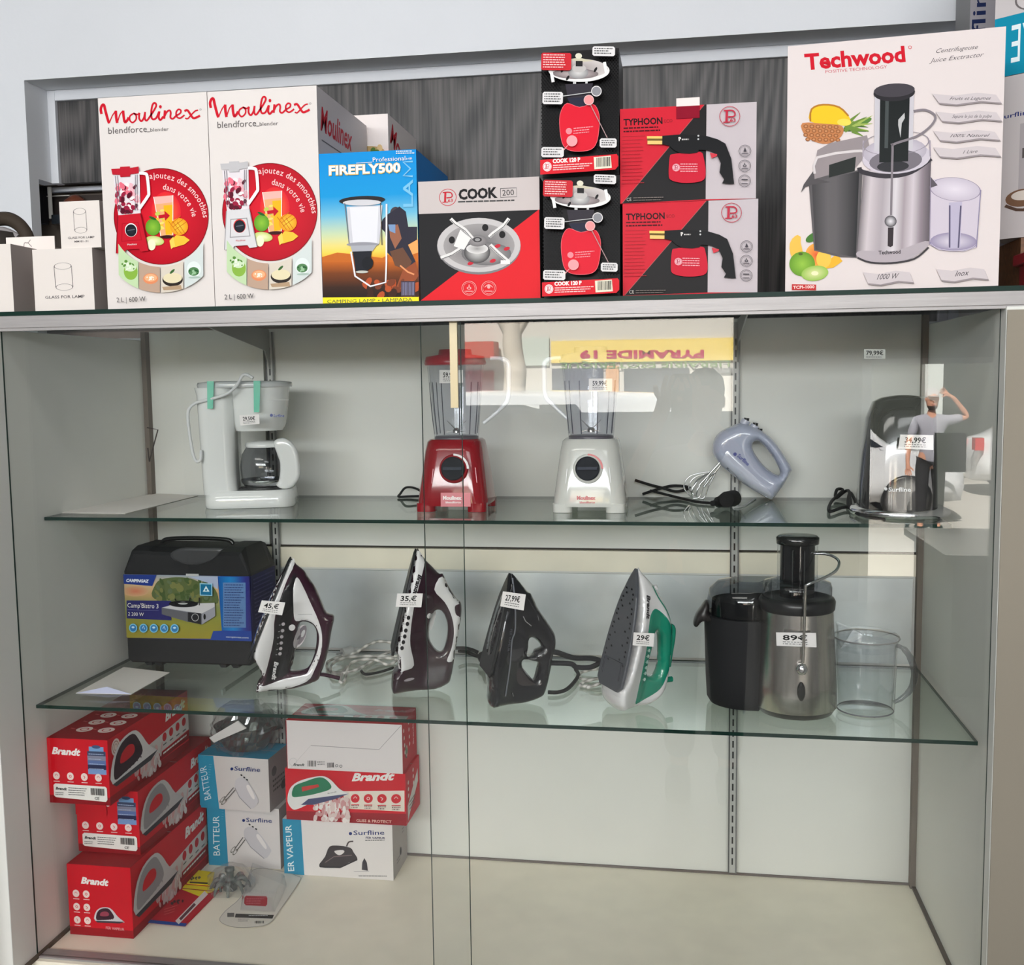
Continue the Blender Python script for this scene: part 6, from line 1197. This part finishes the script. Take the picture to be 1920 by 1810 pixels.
for k, (dx, dn) in enumerate(((0, .012), (26, -.008))):
    m = MB(); g = lambda x, y, n_: frm[0]+frm[1]*fm(x, y)[0]+ZV*max(.003, fm(x, y)[1])+frm[3]*n_
    m.tube([g(325+dx*.3, 792+dx*.4, dn), g(200+dx, 930+dx*.5, dn)], .0022, K(190), spline=False)
    for s_ in (-1, 1):
        for q_ in (0, 1): w1 = (34*s_, 26*s_) if q_ else (0, 0); n1 = 0 if q_ else .016*s_; m.tube([g(262+dx, 858+dx*.4, dn), g(190+dx+w1[0], 905+dx*.4+w1[1], dn+n1), g(160+dx+w1[0]*1.2, 965+dx*.4+w1[1], dn+n1), g(165+dx, 998, dn)], .0014, K(190), n=6)
    m.build('beater', 'chrome', hm)
m = MB(); P_ = lambda L, z=.004: [atS(*A8(x, y), ZM, z) for x, y in L]
m.tube(P_([(-140, 905), (-60, 930), (0, 945), (80, 965), (150, 945), (60, 935), (-40, 960), (-100, 980)], .006), .0032, K(24)); m.tube(P_([(-60, 960), (0, 975), (100, 1000), (190, 1020), (280, 1028)]), .003, K(24)); m.tube(P_([(270, 1028), (310, 1020), (345, 1008)], .012), [.006, .012, .015], K(28), n=14); a_, b_ = P_([(345, 1008), (385, 1000)], .02); m.tube([a_, b_], .017, K(28), n=16, spline=False); m.tube(P_([(385, 1050), (440, 1040), (500, 1000)], .002), .0016, K(200)); m.build('power_cord', 'matte', hm)
# ---- tall black appliance (kettle) with steel foot
kc = Vector((atY(1687, 930, .20).x, .20, ZM+.0006)); kt = thing('electric_kettle', 'tall glossy black kettle on a steel ring at the right of the middle shelf', 'kettle', kc); kh = atY(1690, 741, kc.y).z-kc.z
m = MB(); 
def kr(z, w_, d_, dx=0): return [Vector((kc.x+dx+w_*math.copysign(abs(math.cos(t))**.8, math.cos(t)), kc.y+d_*math.copysign(abs(math.sin(t))**.8, math.sin(t)), kc.z+z)) for t in [2*math.pi*k/40 for k in range(40)]]
m.loft([kr(.016, .074, .074, -.006), kr(.05, .073, .072, -.006), kr(.12, .070, .068, -.005), kr(.19, .064, .060, -.002), kr(kh-.03, .061, .056, .0), kr(kh-.012, .056, .050, .002), kr(kh-.004, .040, .034, .002), kr(kh, .012, .010, .002)], K(16, 16, 18)); kb_ = m
m = MB(); m.lathe(kc+Vector((.0, 0, 0)), [(.088, 0), (.093, .002), (.095, .008), (.091, .015), (.070, .016)], WHITE, n=56); m.build('base_ring', 'chrome', kt)
m = kb_; fr_ = (kc+Vector((0, -.080, 0)), XV, ZV, Vector((0, -1, 0))); a = Art(m, *fr_, mapf=puv(fr_, lambda x, y: (x, y)), off=0, mat=1); a.ell(1661, 917, 3, 3, K(210)); a.text('Surfline', (1666, 922), (1708, 922), 7.5, K(214, 216, 220), bold=.02); m.build('kettle_body', ['gloss', 'paint'], kt)
m = MB(); m.tube([kc+Vector((.0, .045, .20)), kc+Vector((.0, .085, .195)), kc+Vector((.0, .10, .15)), kc+Vector((.0, .098, .09)), kc+Vector((.0, .07, .05))], [.008, .010, .011, .010, .008], K(16)); m.build('handle', 'gloss', kt)
price(kt, [(1688, 815), (1750, 816), (1750, 844), (1684, 841)], '34,99€', kc.y-.092)
m = MB(); P7 = lambda L, z=.004: [atS(*A8(x, y), ZM, z) for x, y in L]; m.tube(P7([(1040, 1080), (990, 1040), (1000, 970), (1030, 1040), (960, 1050), (890, 1070), (900, 1020), (960, 960), (930, 955), (925, 1000), (990, 960), (1010, 1060), (1080, 1095), (1180, 1115)], .006), .0034, K(20)); m.build('power_cord', 'matte', kt)
m = MB(); tp_ = atY(1621, 660, -.03)
fr_ = (Vector((1.63, -.0325, 1.2)), XV, ZV, Vector((0, -1, 0))); a = Art(m, *fr_, mapf=puv(fr_, lambda x, y: (x, y)), off=0); L_ = [(1620, 655), (1660, 655), (1660, 673), (1620, 673)]; vs = [a.P(*p) for p in L_]; m.add(vs+[v+Vector((0, .0005, 0)) for v in vs], [(3, 2, 1, 0), (4, 5, 6, 7)], K(176, 178, 172)); a.h = .0003; a.text('79,99€', (1624, 666), (1656, 666), 8, K(40), bold=.02); a.fine(1624, 669, 1654, 1, 1, 1.4, K(110)); tag(m.build('price_tag', 'card'), 'small price tag stuck inside the right sliding pane above the kettle', 'price tag')
# ---- juicer
AJ = crop(1280, 960, 4); jc = Vector((atY(1492, 1300, .135).x, .135, ZL+.0006)); jt = thing('juicer', 'black and steel centrifugal juicer at the right of the lower shelf', 'juicer', jc)
zst = atY(1490, 1156, jc.y-.068).z-jc.z; m = MB(); m.lathe(jc, [(.072, .010), (.078, .014), (.077, .06), (.0715, zst*.75), (.069, zst)], WHITE, n=56); m.build('steel_housing', 'steel', jt)
m = MB(); m.lathe(jc, [(.06, 0), (.070, .002), (.077, .0135)], K(24), n=48); m.build('base_trim', 'paint', jt); m = MB(); m.lathe(jc+ZV*zst, [(.0695, 0), (.072, .003), (.073, .018), (.070, .024), (.062, .026), (.060, .022), (.03, .02), (0, .02)], K(28, 28, 30), n=56); m.build('black_trim', 'paint', jt)
m = MB(); m.lathe(jc+ZV*(zst+.024), [(.066, 0), (.066, .022), (.063, .03), (.04, .036)], WHITE, n=48, caps=(False, False)); m.build('clear_cover', 'smoke', jt)
ztop = atY(1490, 1000, jc.y).z-jc.z; m = MB(); m.lathe(jc+ZV*(zst+.04), [(.0385, 0), (.0385, ztop-zst-.055)], WHITE, n=40, sy=.85, caps=(False, False)); m.build('feed_tube', 'clear', jt)
m = MB(); m.lathe(jc+ZV*(zst+.025), [(.033, 0), (.033, ztop-zst-.045)], K(18, 18, 20), n=40, sy=.85); m.lathe(jc+ZV*(ztop-.022), [(.036, 0), (.0405, .002), (.041, .014), (.036, .018), (0, .018)], K(24), n=40, sy=.85)
for k in (-.012, .010): m.tube([jc+Vector((k, -.029, zst+.03)), jc+Vector((k, -.029, ztop-.03))], .0016, K(60), spline=False)
m.build('food_pusher', 'gloss', jt)
# pulp bin
bc = atY(1374, 1300, .205); bx0 = atY(1319, 1300, .20).x; bx1 = jc.x-.068; m = MB(); z1 = atY(1372, 1155, .16).z-jc.z
def bring(z, g=1): 
    L = []
    for k in range(33): t = math.radians(90+180*k/32); L.append(Vector((bx1-.02+(bx1-.02-bx0)*g*math.cos(t), .185+.078*g*math.sin(t), jc.z+z)))
    L = [Vector((bx1+.03, .185+.078*g, jc.z+z))]+L+[Vector((bx1-.004, .185-.078*g, jc.z+z))]; return L
m.loft([bring(0.001, .86), bring(.012, .93), bring(.06, .96), bring(z1, 1.0)], K(30, 30, 32)); m.build('pulp_container', 'matte', jt)
lx = lambda x, y, Y=.18: atY(*AJ(x, y), Y)
m = MB(); puff(m, (Vector((0, .17, 0)), XV, ZV, Vector((0, -1, 0))), [smooth2([(lx(x, y, .17).x, lx(x, y, .17).z) for x, y in ((78, 840), (92, 770), (130, 715), (175, 660), (200, 700), (205, 760), (300, 780), (420, 770), (560, 740), (560, 765), (400, 800), (250, 820), (150, 815), (110, 855))], 3)], .028, .008, .006, K(46, 42, 42)); m.build('spout_lip', 'paint', jt)
m = MB(); m.loft([bring(z1+.001, .93), bring(z1+.03, .93), bring(z1+.052, .88), bring(z1+.066, .70), bring(z1+.070, .4)], WHITE); m.build('bin_cover', 'smoke', jt)
m = MB(); m.loft([bring(z1+.001, .84), bring(z1+.030, .82)], K(20)); m.build('bin_insert', 'matte', jt)
yf = jc.y-.085
arm = [lx(990, 312, jc.y), lx(1100, 322, jc.y-.01), lx(1170, 370, jc.y-.03), lx(1150, 440, jc.y-.05), lx(1050, 500, jc.y-.07), lx(960, 535, yf), lx(922, 556, yf)]
m = MB(); m.tube(arm, .0028, K(60)); m.build('locking_arm', 'chrome', jt)['label'] = 'bent chrome locking arm'
m = MB(); m.tube([lx(921, 552, yf), lx(914, 800, yf), lx(902, 1130, yf)], .0028, K(120), spline=False); m.build('locking_arm', 'steel', jt)
m = MB(); kn = lx(893, 1180, yf); m.lathe(kn-ZV*.0115, [(0, 0), (.007, .002), (.0115, .0115), (.007, .021), (0, .023)], WHITE, n=24); m.build('chrome_knob', 'chrome', jt)
m = MB(); sw = lx(890, 1350, jc.y-.079); m.loft([[sw+Vector((.0075*s*math.cos(t), dy, .018*s*math.sin(t))) for t in [2*math.pi*k/24 for k in range(24)]] for s, dy in ((1, .004), (1, -.0005), (.7, -.003))], K(22)); m.build('switch', 'gloss', jt)
price(jt, [(1455, 1186), (1530, 1187), (1531, 1214), (1456, 1211)], '89€', jc.y-.081)
# jug
gc = Vector((atY(1622, 1320, .155).x, .155, ZL+.0006)); jg = thing('juice_jug', 'clear plastic juice jug with curved handle beside the juicer', 'jug', gc); jh = atY(1620, 1195, gc.y).z-gc.z
m = MB(); m.lathe(gc, [(.0, .003), (.050, .003), (.053, 0), (.055, .006), (.057, .08), (.058, jh-.01), (.062, jh)], WHITE, n=48, caps=(False, False)); m.lathe(gc, [(.050, .005), (.054, .08), (.056, jh-.01)], WHITE, n=48, caps=(False, False)); m.build('jug_body', 'clear', jg)
m = MB(); m.lathe(gc+ZV*jh, [(.060, -.004), (.062, .004), (.055, .010), (.03, .014), (.0, .015)], WHITE, n=40, caps=(False, False)); m.lathe(gc+ZV*(jh-.022), [(.054, 0), (.056, .02)], WHITE, n=40, caps=(False, False))
sp0 = gc+Vector((-.052, -.01, jh+.004)); m.loft([[sp0+Vector((dx, dy, dz)) for dx, dy, dz in ((0, -.02, -.02), (.045, -.012, .004), (.045, .012, .004), (0, .02, -.02))], [sp0+Vector((dx-.006, dy*.8, dz+.026)) for dx, dy, dz in ((0, -.018, 0), (.03, -.010, -.012), (.03, .010, -.012), (0, .018, 0))]], WHITE, smooth=False); m.build('jug_lid', 'clear', jg)
m = MB(); m.tube([lx(x, y, gc.y) for x, y in ((1600, 1000), (1660, 1030), (1715, 1110), (1740, 1220), (1710, 1330), (1640, 1400), (1580, 1430))], [.004, .006, .007, .007, .006, .005, .004], WHITE, n=10); m.build('jug_handle', 'smoke', jg)
m = MB(); m.lathe(gc, [(.0525, .0005), (.0545, .002), (.0525, .0035)], K(110, 110, 118), n=48, caps=(False, False)); m.build('jug_foot', 'paint', jg); m = MB(); m.lathe(gc+ZV*jh, [(.0618, -.001), (.0632, .0005), (.0618, .002)], K(120), n=48, caps=(False, False)); m.build('jug_rim', 'paint', jg)
# ================================================================ SHOP FRONT AND STREET BEHIND THE CAMERA (seen mirrored in the panes)
def rv(x, y, Y): p = atY(x, y, 2*YG-Y); return Vector((p.x, Y, p.z))
YF = -6.0; a0 = rv(864, 605, YF); a1 = rv(1376, 772, YF); b0 = rv(1634, 684, YF); b1 = rv(1900, 1012, YF)
m = MB(); Z0, Z1 = -.8, 2.45
def wq(x0, x1, z0, z1): m.box((x0, YF-.12, z0), (x1, YF, z1))
wq(-2.6, a0.x, Z0, Z1); wq(a0.x, a1.x, a0.z, Z1); wq(a0.x, a1.x, Z0, a1.z); wq(a1.x, b0.x, Z0, Z1); wq(b0.x, 4.2, b0.z, Z1)
struct('wall_front', m, pbr('shop_front_grey', K(118, 118, 116), .8, var=.04))
m = MB(); m.box((b0.x-.06, YF, -.45), (b0.x, YF+.03, b0.z+.05), K(225)); m.box((b0.x-.06, YF, b0.z), (4.2, YF+.03, b0.z+.04), K(225)); struct('trim_2', m, 'paint')
m = MB(); m.box((-9, -24, -.85), (14, YF-.12, -.8)); struct('ground', m, pbr('pale_paving', K(176, 172, 166), .8, var=.08, vscale=3))
m = MB(); m.box((-9, -20.3, -.8), (14, -20, 7)); struct('wall_street', m, pbr('pale_render', K(206, 202, 196), .85, var=.05))
YS = -19.95
def fac(name, label, cat, x0, y0, x1, y1, col, d=.04, Y=None, art=None, mt='matte'):
    Y = Y or YS; p = rv(x0, y1, Y); q = rv(x1, y0, Y); m = MB(); m.box((p.x, Y-d, p.z), (q.x, Y, q.z), col)
    if art: art(Art(m, Vector((p.x, Y, p.z)), XV, ZV, Vector((0, 1, 0)), mapf=lambda x, y: (rv(x, y, Y).x-p.x, rv(x, y, Y).z-p.z), off=.01))
    o = m.build(name, mt); return tag(o, label, cat)
def signart(a):
    a.text('PYRAMIDE 19', (1320, 657), (1087, 658), 14, K(190, 40, 90), bold=.04); a.text('LIBRAIRIE ESOTERIQUE', (1368, 676), (1050, 680), 12, K(120, 150, 90), bold=.01)
fac('shop_sign', 'yellow shop sign of the building across the street, mirrored in the glass', 'sign', 1033, 633, 1384, 681, K(240, 214, 120), art=signart)
fac('shop_sign', 'plain pale grey sign panel beside the yellow sign across the street', 'sign', 970, 632, 1029, 686, K(196, 206, 200))
fac('shop_window', 'dark shop window under the yellow sign across the street', 'window', 1170, 690, 1292, 772, K(70, 72, 80)); fac('shop_window', 'dark display window with pale frame left of the poster across the street', 'window', 1035, 690, 1130, 742, K(90, 92, 104))
fac('poster', 'tall orange poster between the shop windows across the street', 'poster', 1136, 686, 1160, 742, K(226, 176, 130)); fac('red_awning', 'red awning of the neighbouring shop across the street', 'awning', 830, 640, 925, 672, K(190, 70, 60), .6, -19.3); fac('red_shutter', 'red shop shutter under the red awning', 'shutter', 840, 695, 925, 760, K(176, 60, 70))
fac('house_front', 'dark green-grey house front at the far right of the street', 'building', 1560, 560, 2050, 1100, K(58, 62, 58), Y=-19.9)
fac('pillar', 'pale pillar behind the person in the white cap', 'pillar', 1728, 560, 1773, 1000, K(206, 212, 210), .3, -19.5)
fac('shop_window', 'grey door panel right of the head of the photographer across the street', 'window', 1315, 690, 1384, 700, K(130))
m = MB(); tx = [rv(x, y, -14) for x, y in ((966, 800), (964, 740), (966, 690), (960, 640), (964, 560), (970, 480))]; m.tube(tx, [.24, .17, .15, .14, .16], K(206, 196, 184), n=12); m.tube([tx[3], tx[3]+Vector((-.3, 0, .6)), tx[3]+Vector((-.9, 0, 1.6))], .08, K(190, 180, 168)); m.tube([tx[3], tx[3]+Vector((.3, 0, .5)), tx[3]+Vector((.8, 0, 1.5))], .07, K(190, 180, 168)); tag(m.build('tree_trunk', 'matte'), 'pale mottled street tree trunk mirrored left of the yellow sign', 'tree')
def car(label, xc, Y, L=4.2, Hh=1.5, flip=1, van=False):
    zb = -.8; th = thing('parked_car', label, 'car', (xc, Y, zb)); fr = (Vector((xc, Y, zb)), Vector((flip, 0, 0)), ZV, Vector((0, 1, 0)))
    ol = [(-L/2, .35), (-L/2, .75), (-L/2+.1, .95), (-L/2+.9, 1.02), (-L/2+1.5, Hh), (L/2-1.1, Hh), (L/2-.35, 1.05), (L/2-.02, .9), (L/2, .35), (L/2-.4, .22), (-L/2+.4, .22)] if not van else [(-L/2, .35), (-L/2, 1.0), (-L/2+.5, 1.15), (-L/2+1.2, Hh), (L/2-.2, Hh), (L/2, Hh-.2), (L/2, .35), (L/2-.4, .24), (-L/2+.4, .24)]
    B = Body(fr, lambda x, y: (x, y), ol, [], .82, r=.16, sm=3); m = MB(); B.mesh(m, K(226, 228, 232), step=.16); m.build('car_body', 'gloss', th)
    m = MB(); g = [(-L/2+1.12, 1.04), (-L/2+1.6, Hh-.1), (L/2-1.25, Hh-.1), (L/2-.75, 1.05)]; B.patch(m, g, K(40, 44, 50), lift=.004, sm=0, step=.12); m.build('side_window', 'gloss', th)
    for wx in (-L/2+.8, L/2-.8):
        for sy in (-1, 1):
            m = MB(); rings = [[Vector((xc+flip*wx+r*math.cos(t), Y+sy*y_, zb+.33+r*math.sin(t))) for t in [2*math.pi*k/28 for k in range(28)]] for r, y_ in ((.32, .60), (.33, .66), (.33, .82), (.30, .845), (.2, .84))]; m.loft(rings, [K(24), K(24), K(24), K(30), K(150)]); m.build('wheel', 'paint', th)
    for sy in (-1, 1):
        m = MB(); e = xc+flip*(L/2-.03); m.box((e-.12, Y+sy*.66-.1, zb+.78), (e+.02, Y+sy*.66+.1, zb+.98), K(196, 24, 28)); m.build('tail_light', 'gloss', th)
    return th
p = rv(1020, 740, -10.3); car('large white parked van mirrored behind the two blenders', p.x-.6, -10.3, 4.6, p.z+.8, 1, True)
p = rv(1655, 900, -13.8); q = rv(1790, 900, -13.8); car('white parked car mirrored over the black kettle', q.x-2.1, -13.8, 4.2, 1.45, -1)
p = rv(1815, 880, -17); car('white parked car with red tail light mirrored at the right edge of the glass', p.x+2.1, -17, 4.2, 1.4, -1)
# glass sign board of the entrance
p = rv(1757, 886, -6.4); q = rv(1814, 812, -6.4); m = MB(); m.box((p.x, -6.42, p.z), (q.x, -6.4, q.z), K(90, 92, 92)); m.box((p.x-.01, -6.45, -.8), (p.x+.02, -6.42, q.z), K(60)); a = Art(m, Vector((p.x, -6.42, p.z)), XV, ZV, Vector((0, -1, 0)), [(0, 0), (100, 0), (100, 120), (0, 120)], q.x-p.x, q.z-p.z); a.text('OUVERT', (12, 50), (90, 50), 16, K(160)); a.fine(20, 70, 80, 2, 12, 5, K(150)); tag(m.build('door_sign', 'matte'), 'dark grey entrance sign board on a post by the shop door', 'sign')
# a counter inside the shop, mirrored low at the right
cx_ = rv(1760, 1010, -4.2); m = MB(); m.box((cx_.x-.1, -4.6, cx_.z-.04), (3.9, -3.6, cx_.z), K(196, 194, 188)); m.box((cx_.x-.05, -4.55, -.45), (3.85, -3.65, cx_.z-.04), K(150, 148, 142)); tag(m.build('shop_counter', 'paint'), 'pale counter inside the shop, mirrored below the right end of the middle shelf', 'counter')
# ---- people
SK = K(206, 150, 124)
def skin(name, pts, edges, col, parent, mat='matte', sub=2):
    me = bpy.data.meshes.new(name); iv = WM[parent.name].inverted(); me.from_pydata([iv @ Vector(p[0]) for p in pts], edges, []); o = bpy.data.objects.new(name, me); COL.objects.link(o); o.parent = parent; WM[o.name] = WM[parent.name]
    s_ = o.modifiers.new('skin', 'SKIN'); s_.use_smooth_shade = True
    for i, p in enumerate(pts): r = p[1]; me.skin_vertices[0].data[i].radius = r if isinstance(r, tuple) else (r, r)
    me.skin_vertices[0].data[0].use_root = True
    b = o.modifiers.new('sub', 'SUBSURF'); b.levels = b.render_levels = sub
    mt = pbr(name+'_colour', col, .7); me.materials.append(mt); return o
def person(label, base, face, arms, shirt, trouser, cap, hscale=1.0):
    """base: point between the feet; face: +1 looks towards +Y; arms: two chains of joints relative to base"""
    th = thing('person', label, 'person', base); B = Vector(base); S = lambda x, y, z: B+Vector((x, y*face, z))*hscale
    pts = [(S(0, 0, .93), (.13, .10)), (S(0, 0, 1.15), (.125, .09)), (S(0, 0, 1.34), (.10, .065)), (S(0, 0, 1.46), (.055, .055)), (S(0, .01, 1.53), .05)]; ed = [(0, 1), (1, 2), (2, 3), (3, 4)]
    for s_ in (-1, 1):
        n = len(pts); pts += [(S(.09*s_, 0, .86), .085), (S(.10*s_, .01, .48), .055), (S(.10*s_, -.02, .09), .038), (S(.11*s_, .12, .03), .03)]; ed += [(0, n), (n, n+1), (n+1, n+2), (n+2, n+3)]
    for s_, ch in zip((-1, 1), arms):
        n = len(pts); pts += [(S(.17*s_, 0, 1.38), .05), (S(*ch[0]), .040), (S(*ch[1]), .028), (S(*ch[2]), (.034, .018))]; ed += [(2, n), (n, n+1), (n+1, n+2), (n+2, n+3)]
        w_ = Vector(ch[2])-Vector(ch[1]); w_.normalize(); sd = Vector((w_.z, 0, -w_.x)); sd = sd.normalized() if sd.length > .1 else Vector((1, 0, 0))
        for k, (off, ln) in enumerate(((-.03, .062), (-.010, .075), (.010, .072), (.028, .058))):
            m0 = len(pts); h = Vector(ch[2]); pts += [(S(*(h+sd*off+w_*.04)), .0095), (S(*(h+sd*off*1.1+w_*(.04+ln*.55)+Vector((0, .008, 0)))), .0088), (S(*(h+sd*off*1.1+w_*(.04+ln*.8)+Vector((0, .03, 0)))), .0078)]; ed += [(n+3, m0), (m0, m0+1), (m0+1, m0+2)]
        m0 = len(pts); pts += [(S(*(Vector(ch[2])+sd*(-.045)+w_*.01)), .011), (S(*(Vector(ch[2])+sd*(-.062)+w_*.04+Vector((0, .02, 0)))), .009)]; ed += [(n+3, m0), (m0, m0+1)]
    skin('body', pts, ed, SK, th)
    # head as a lofted skull with face parts
    m = MB(); hc = S(0, .015, 1.64); rings = []
    for z, rx, ry, dy in ((-.125, .03, .03, .035), (-.115, .045, .05, .03), (-.08, .062, .078, .012), (-.03, .070, .088, .004), (.02, .074, .094, 0), (.06, .072, .09, -.004), (.095, .055, .068, -.006), (.115, .02, .03, -.006)): rings.append([hc+Vector((rx*math.cos(t), (ry*math.sin(t)+dy)*face, z))*hscale for t in [2*math.pi*k/28 for k in range(28)]])
    m.loft(rings if face > 0 else [r[::-1] for r in rings], SK); F_p = lambda x, y, z: hc+Vector((x, y*face, z))*hscale
    m.loft([[F_p(x*.9, .080, .015) for x in (-.008, 0, .008)]+[F_p(0, .078, .02)], [F_p(x*1.6, .108, -.028) for x in (-.01, 0, .01)]+[F_p(0, .09, -.034)]], SK)
    for s_ in (-1, 1): m.lathe(F_p(.074*s_, -.005, -.03), [(.004, 0), (.014, .01), (.016, .035), (.006, .05)], SK, n=10, sx=.5, sy=1)
    m.build('head', 'matte', th)
    for s_ in (-1, 1): m = MB(); m.lathe(F_p(.028*s_, .083, -.004), [(0, -.007), (.010, 0), (0, .007)], K(40, 30, 28), n=10, sy=.6); m.build('eye', 'gloss', th)
    m = MB(); m.tube([F_p(-.024, .084, -.068), F_p(0, .093, -.072), F_p(.024, .084, -.068)], .005, K(160, 84, 80)); m.build('mouth', 'matte', th)
    m = MB(); m.loft([[hc+Vector((r*math.cos(t), (r*1.18*math.sin(t)-.008)*face, z))*hscale for t in [2*math.pi*k/28 for k in range(28)]] for r, z in ((.078, .02), (.081, .05), (.072, .095), (.035, .13), (.006, .134))], cap[1]); 
    if cap[0] == 'cap': m.loft([[F_p(x, y, z) for x, y in ((-.06, .07), (-.05, .13), (0, .155), (.05, .13), (.06, .07))] for z in (.030, .038)], cap[1])
    m.build('cap' if cap[0] == 'cap' else 'hair', 'matte', th)
    if cap[0] == 'cap': m = MB(); m.loft([[hc+Vector((r*math.cos(t), (r*1.2*math.sin(t)+.02)*face, z))*hscale for t in [2*math.pi*k/24 for k in range(24)]] for r, z in ((.03, -.135), (.055, -.11), (.060, -.085))], K(60, 44, 38)); m.build('beard', 'matte', th)
    # clothes
    sp = [(S(0, 0, .80), (.155, .12)), (S(0, 0, 1.0), (.145, .11)), (S(0, 0, 1.2), (.15, .11)), (S(0, 0, 1.39), (.165, .105)), (S(0, 0, 1.475), (.085, .075))]; se = [(0, 1), (1, 2), (2, 3), (3, 4)]
    for s_, ch in zip((-1, 1), arms): n = len(sp); e_ = Vector(ch[0]); sh = Vector((.17*s_, 0, 1.38)); sp += [(S(*sh), .068), (S(*(sh+(e_-sh)*.8)), .058)]; se += [(3, n), (n, n+1)]
    skin('shirt', sp, se, shirt, th)
    tp_ = [(S(0, 0, .99), (.14, .105))]; te = []
    for s_ in (-1, 1): n = len(tp_); tp_ += [(S(.09*s_, 0, .84), .10), (S(.10*s_, .01, .48), .075), (S(.10*s_, -.02, .12), .065)]; te += [(0, n), (n, n+1), (n+1, n+2)]
    skin('trousers', tp_, te, trouser, th)
    for s_ in (-1, 1): m = MB(); c = S(.105*s_, .05, 0); m.loft([rrect((c.x, c.y), w_, d_, .04, c.z+z, 5) for w_, d_, z in ((.09, .26, .002), (.10, .27, .03), (.085, .2, .07), (.07, .1, .10))], K(40)); m.build('shoe', 'matte', th)
    return th
hd = rv(1748, 748, -12.0); pb = Vector((hd.x, -12.0, -.8)); k_ = (hd.z+.8)/1.64
person('person in a white cap and grey shirt outside, raising one arm to the head', pb, 1, [((-.26, .02, 1.12), (-.28, .08, .90), (-.28, .10, .82)), ((.42, .0, 1.42), (.24, .06, 1.64), (.15, .08, 1.70))], K(160, 160, 172), K(34, 34, 38), ('cap', K(232, 230, 230)), min(1.05, max(.9, k_)))
hd = rv(1322, 752, -2.22); pb = Vector((hd.x, -2.26, -.45)); k_ = (hd.z+.45)/1.64; cc_ = (Vector((CAM[0], CAM[1], CAM[2]))-pb)/k_
per = person('person behind the camera holding up a phone, dark shape mirrored in the right pane', pb, 1, [((-.34, .16, 1.22), (cc_.x-.085, cc_.y-.05, cc_.z-.14), (cc_.x-.058, cc_.y-.035, cc_.z-.075)), ((.30, .16, 1.22), (cc_.x+.085, cc_.y-.05, cc_.z-.14), (cc_.x+.058, cc_.y-.035, cc_.z-.075))], K(96, 96, 100), K(60, 62, 70), ('hair', K(44, 36, 32)), k_)
m = MB(); m.loft([[Vector((p.x, CAM[1]-y_, p.y-.055+CAM[2])) for p in [Vector((v.x, v.y)) for v in rrect((CAM[0], 0), .075-i*2, .16-i*2, .010, 0, 4)]] for y_, i in ((.0105, .001), (.012, 0), (.018, 0), (.0195, .001))], K(30, 30, 34)); tag(m.build('phone', 'gloss'), 'dark phone held up by the person behind the camera', 'phone')
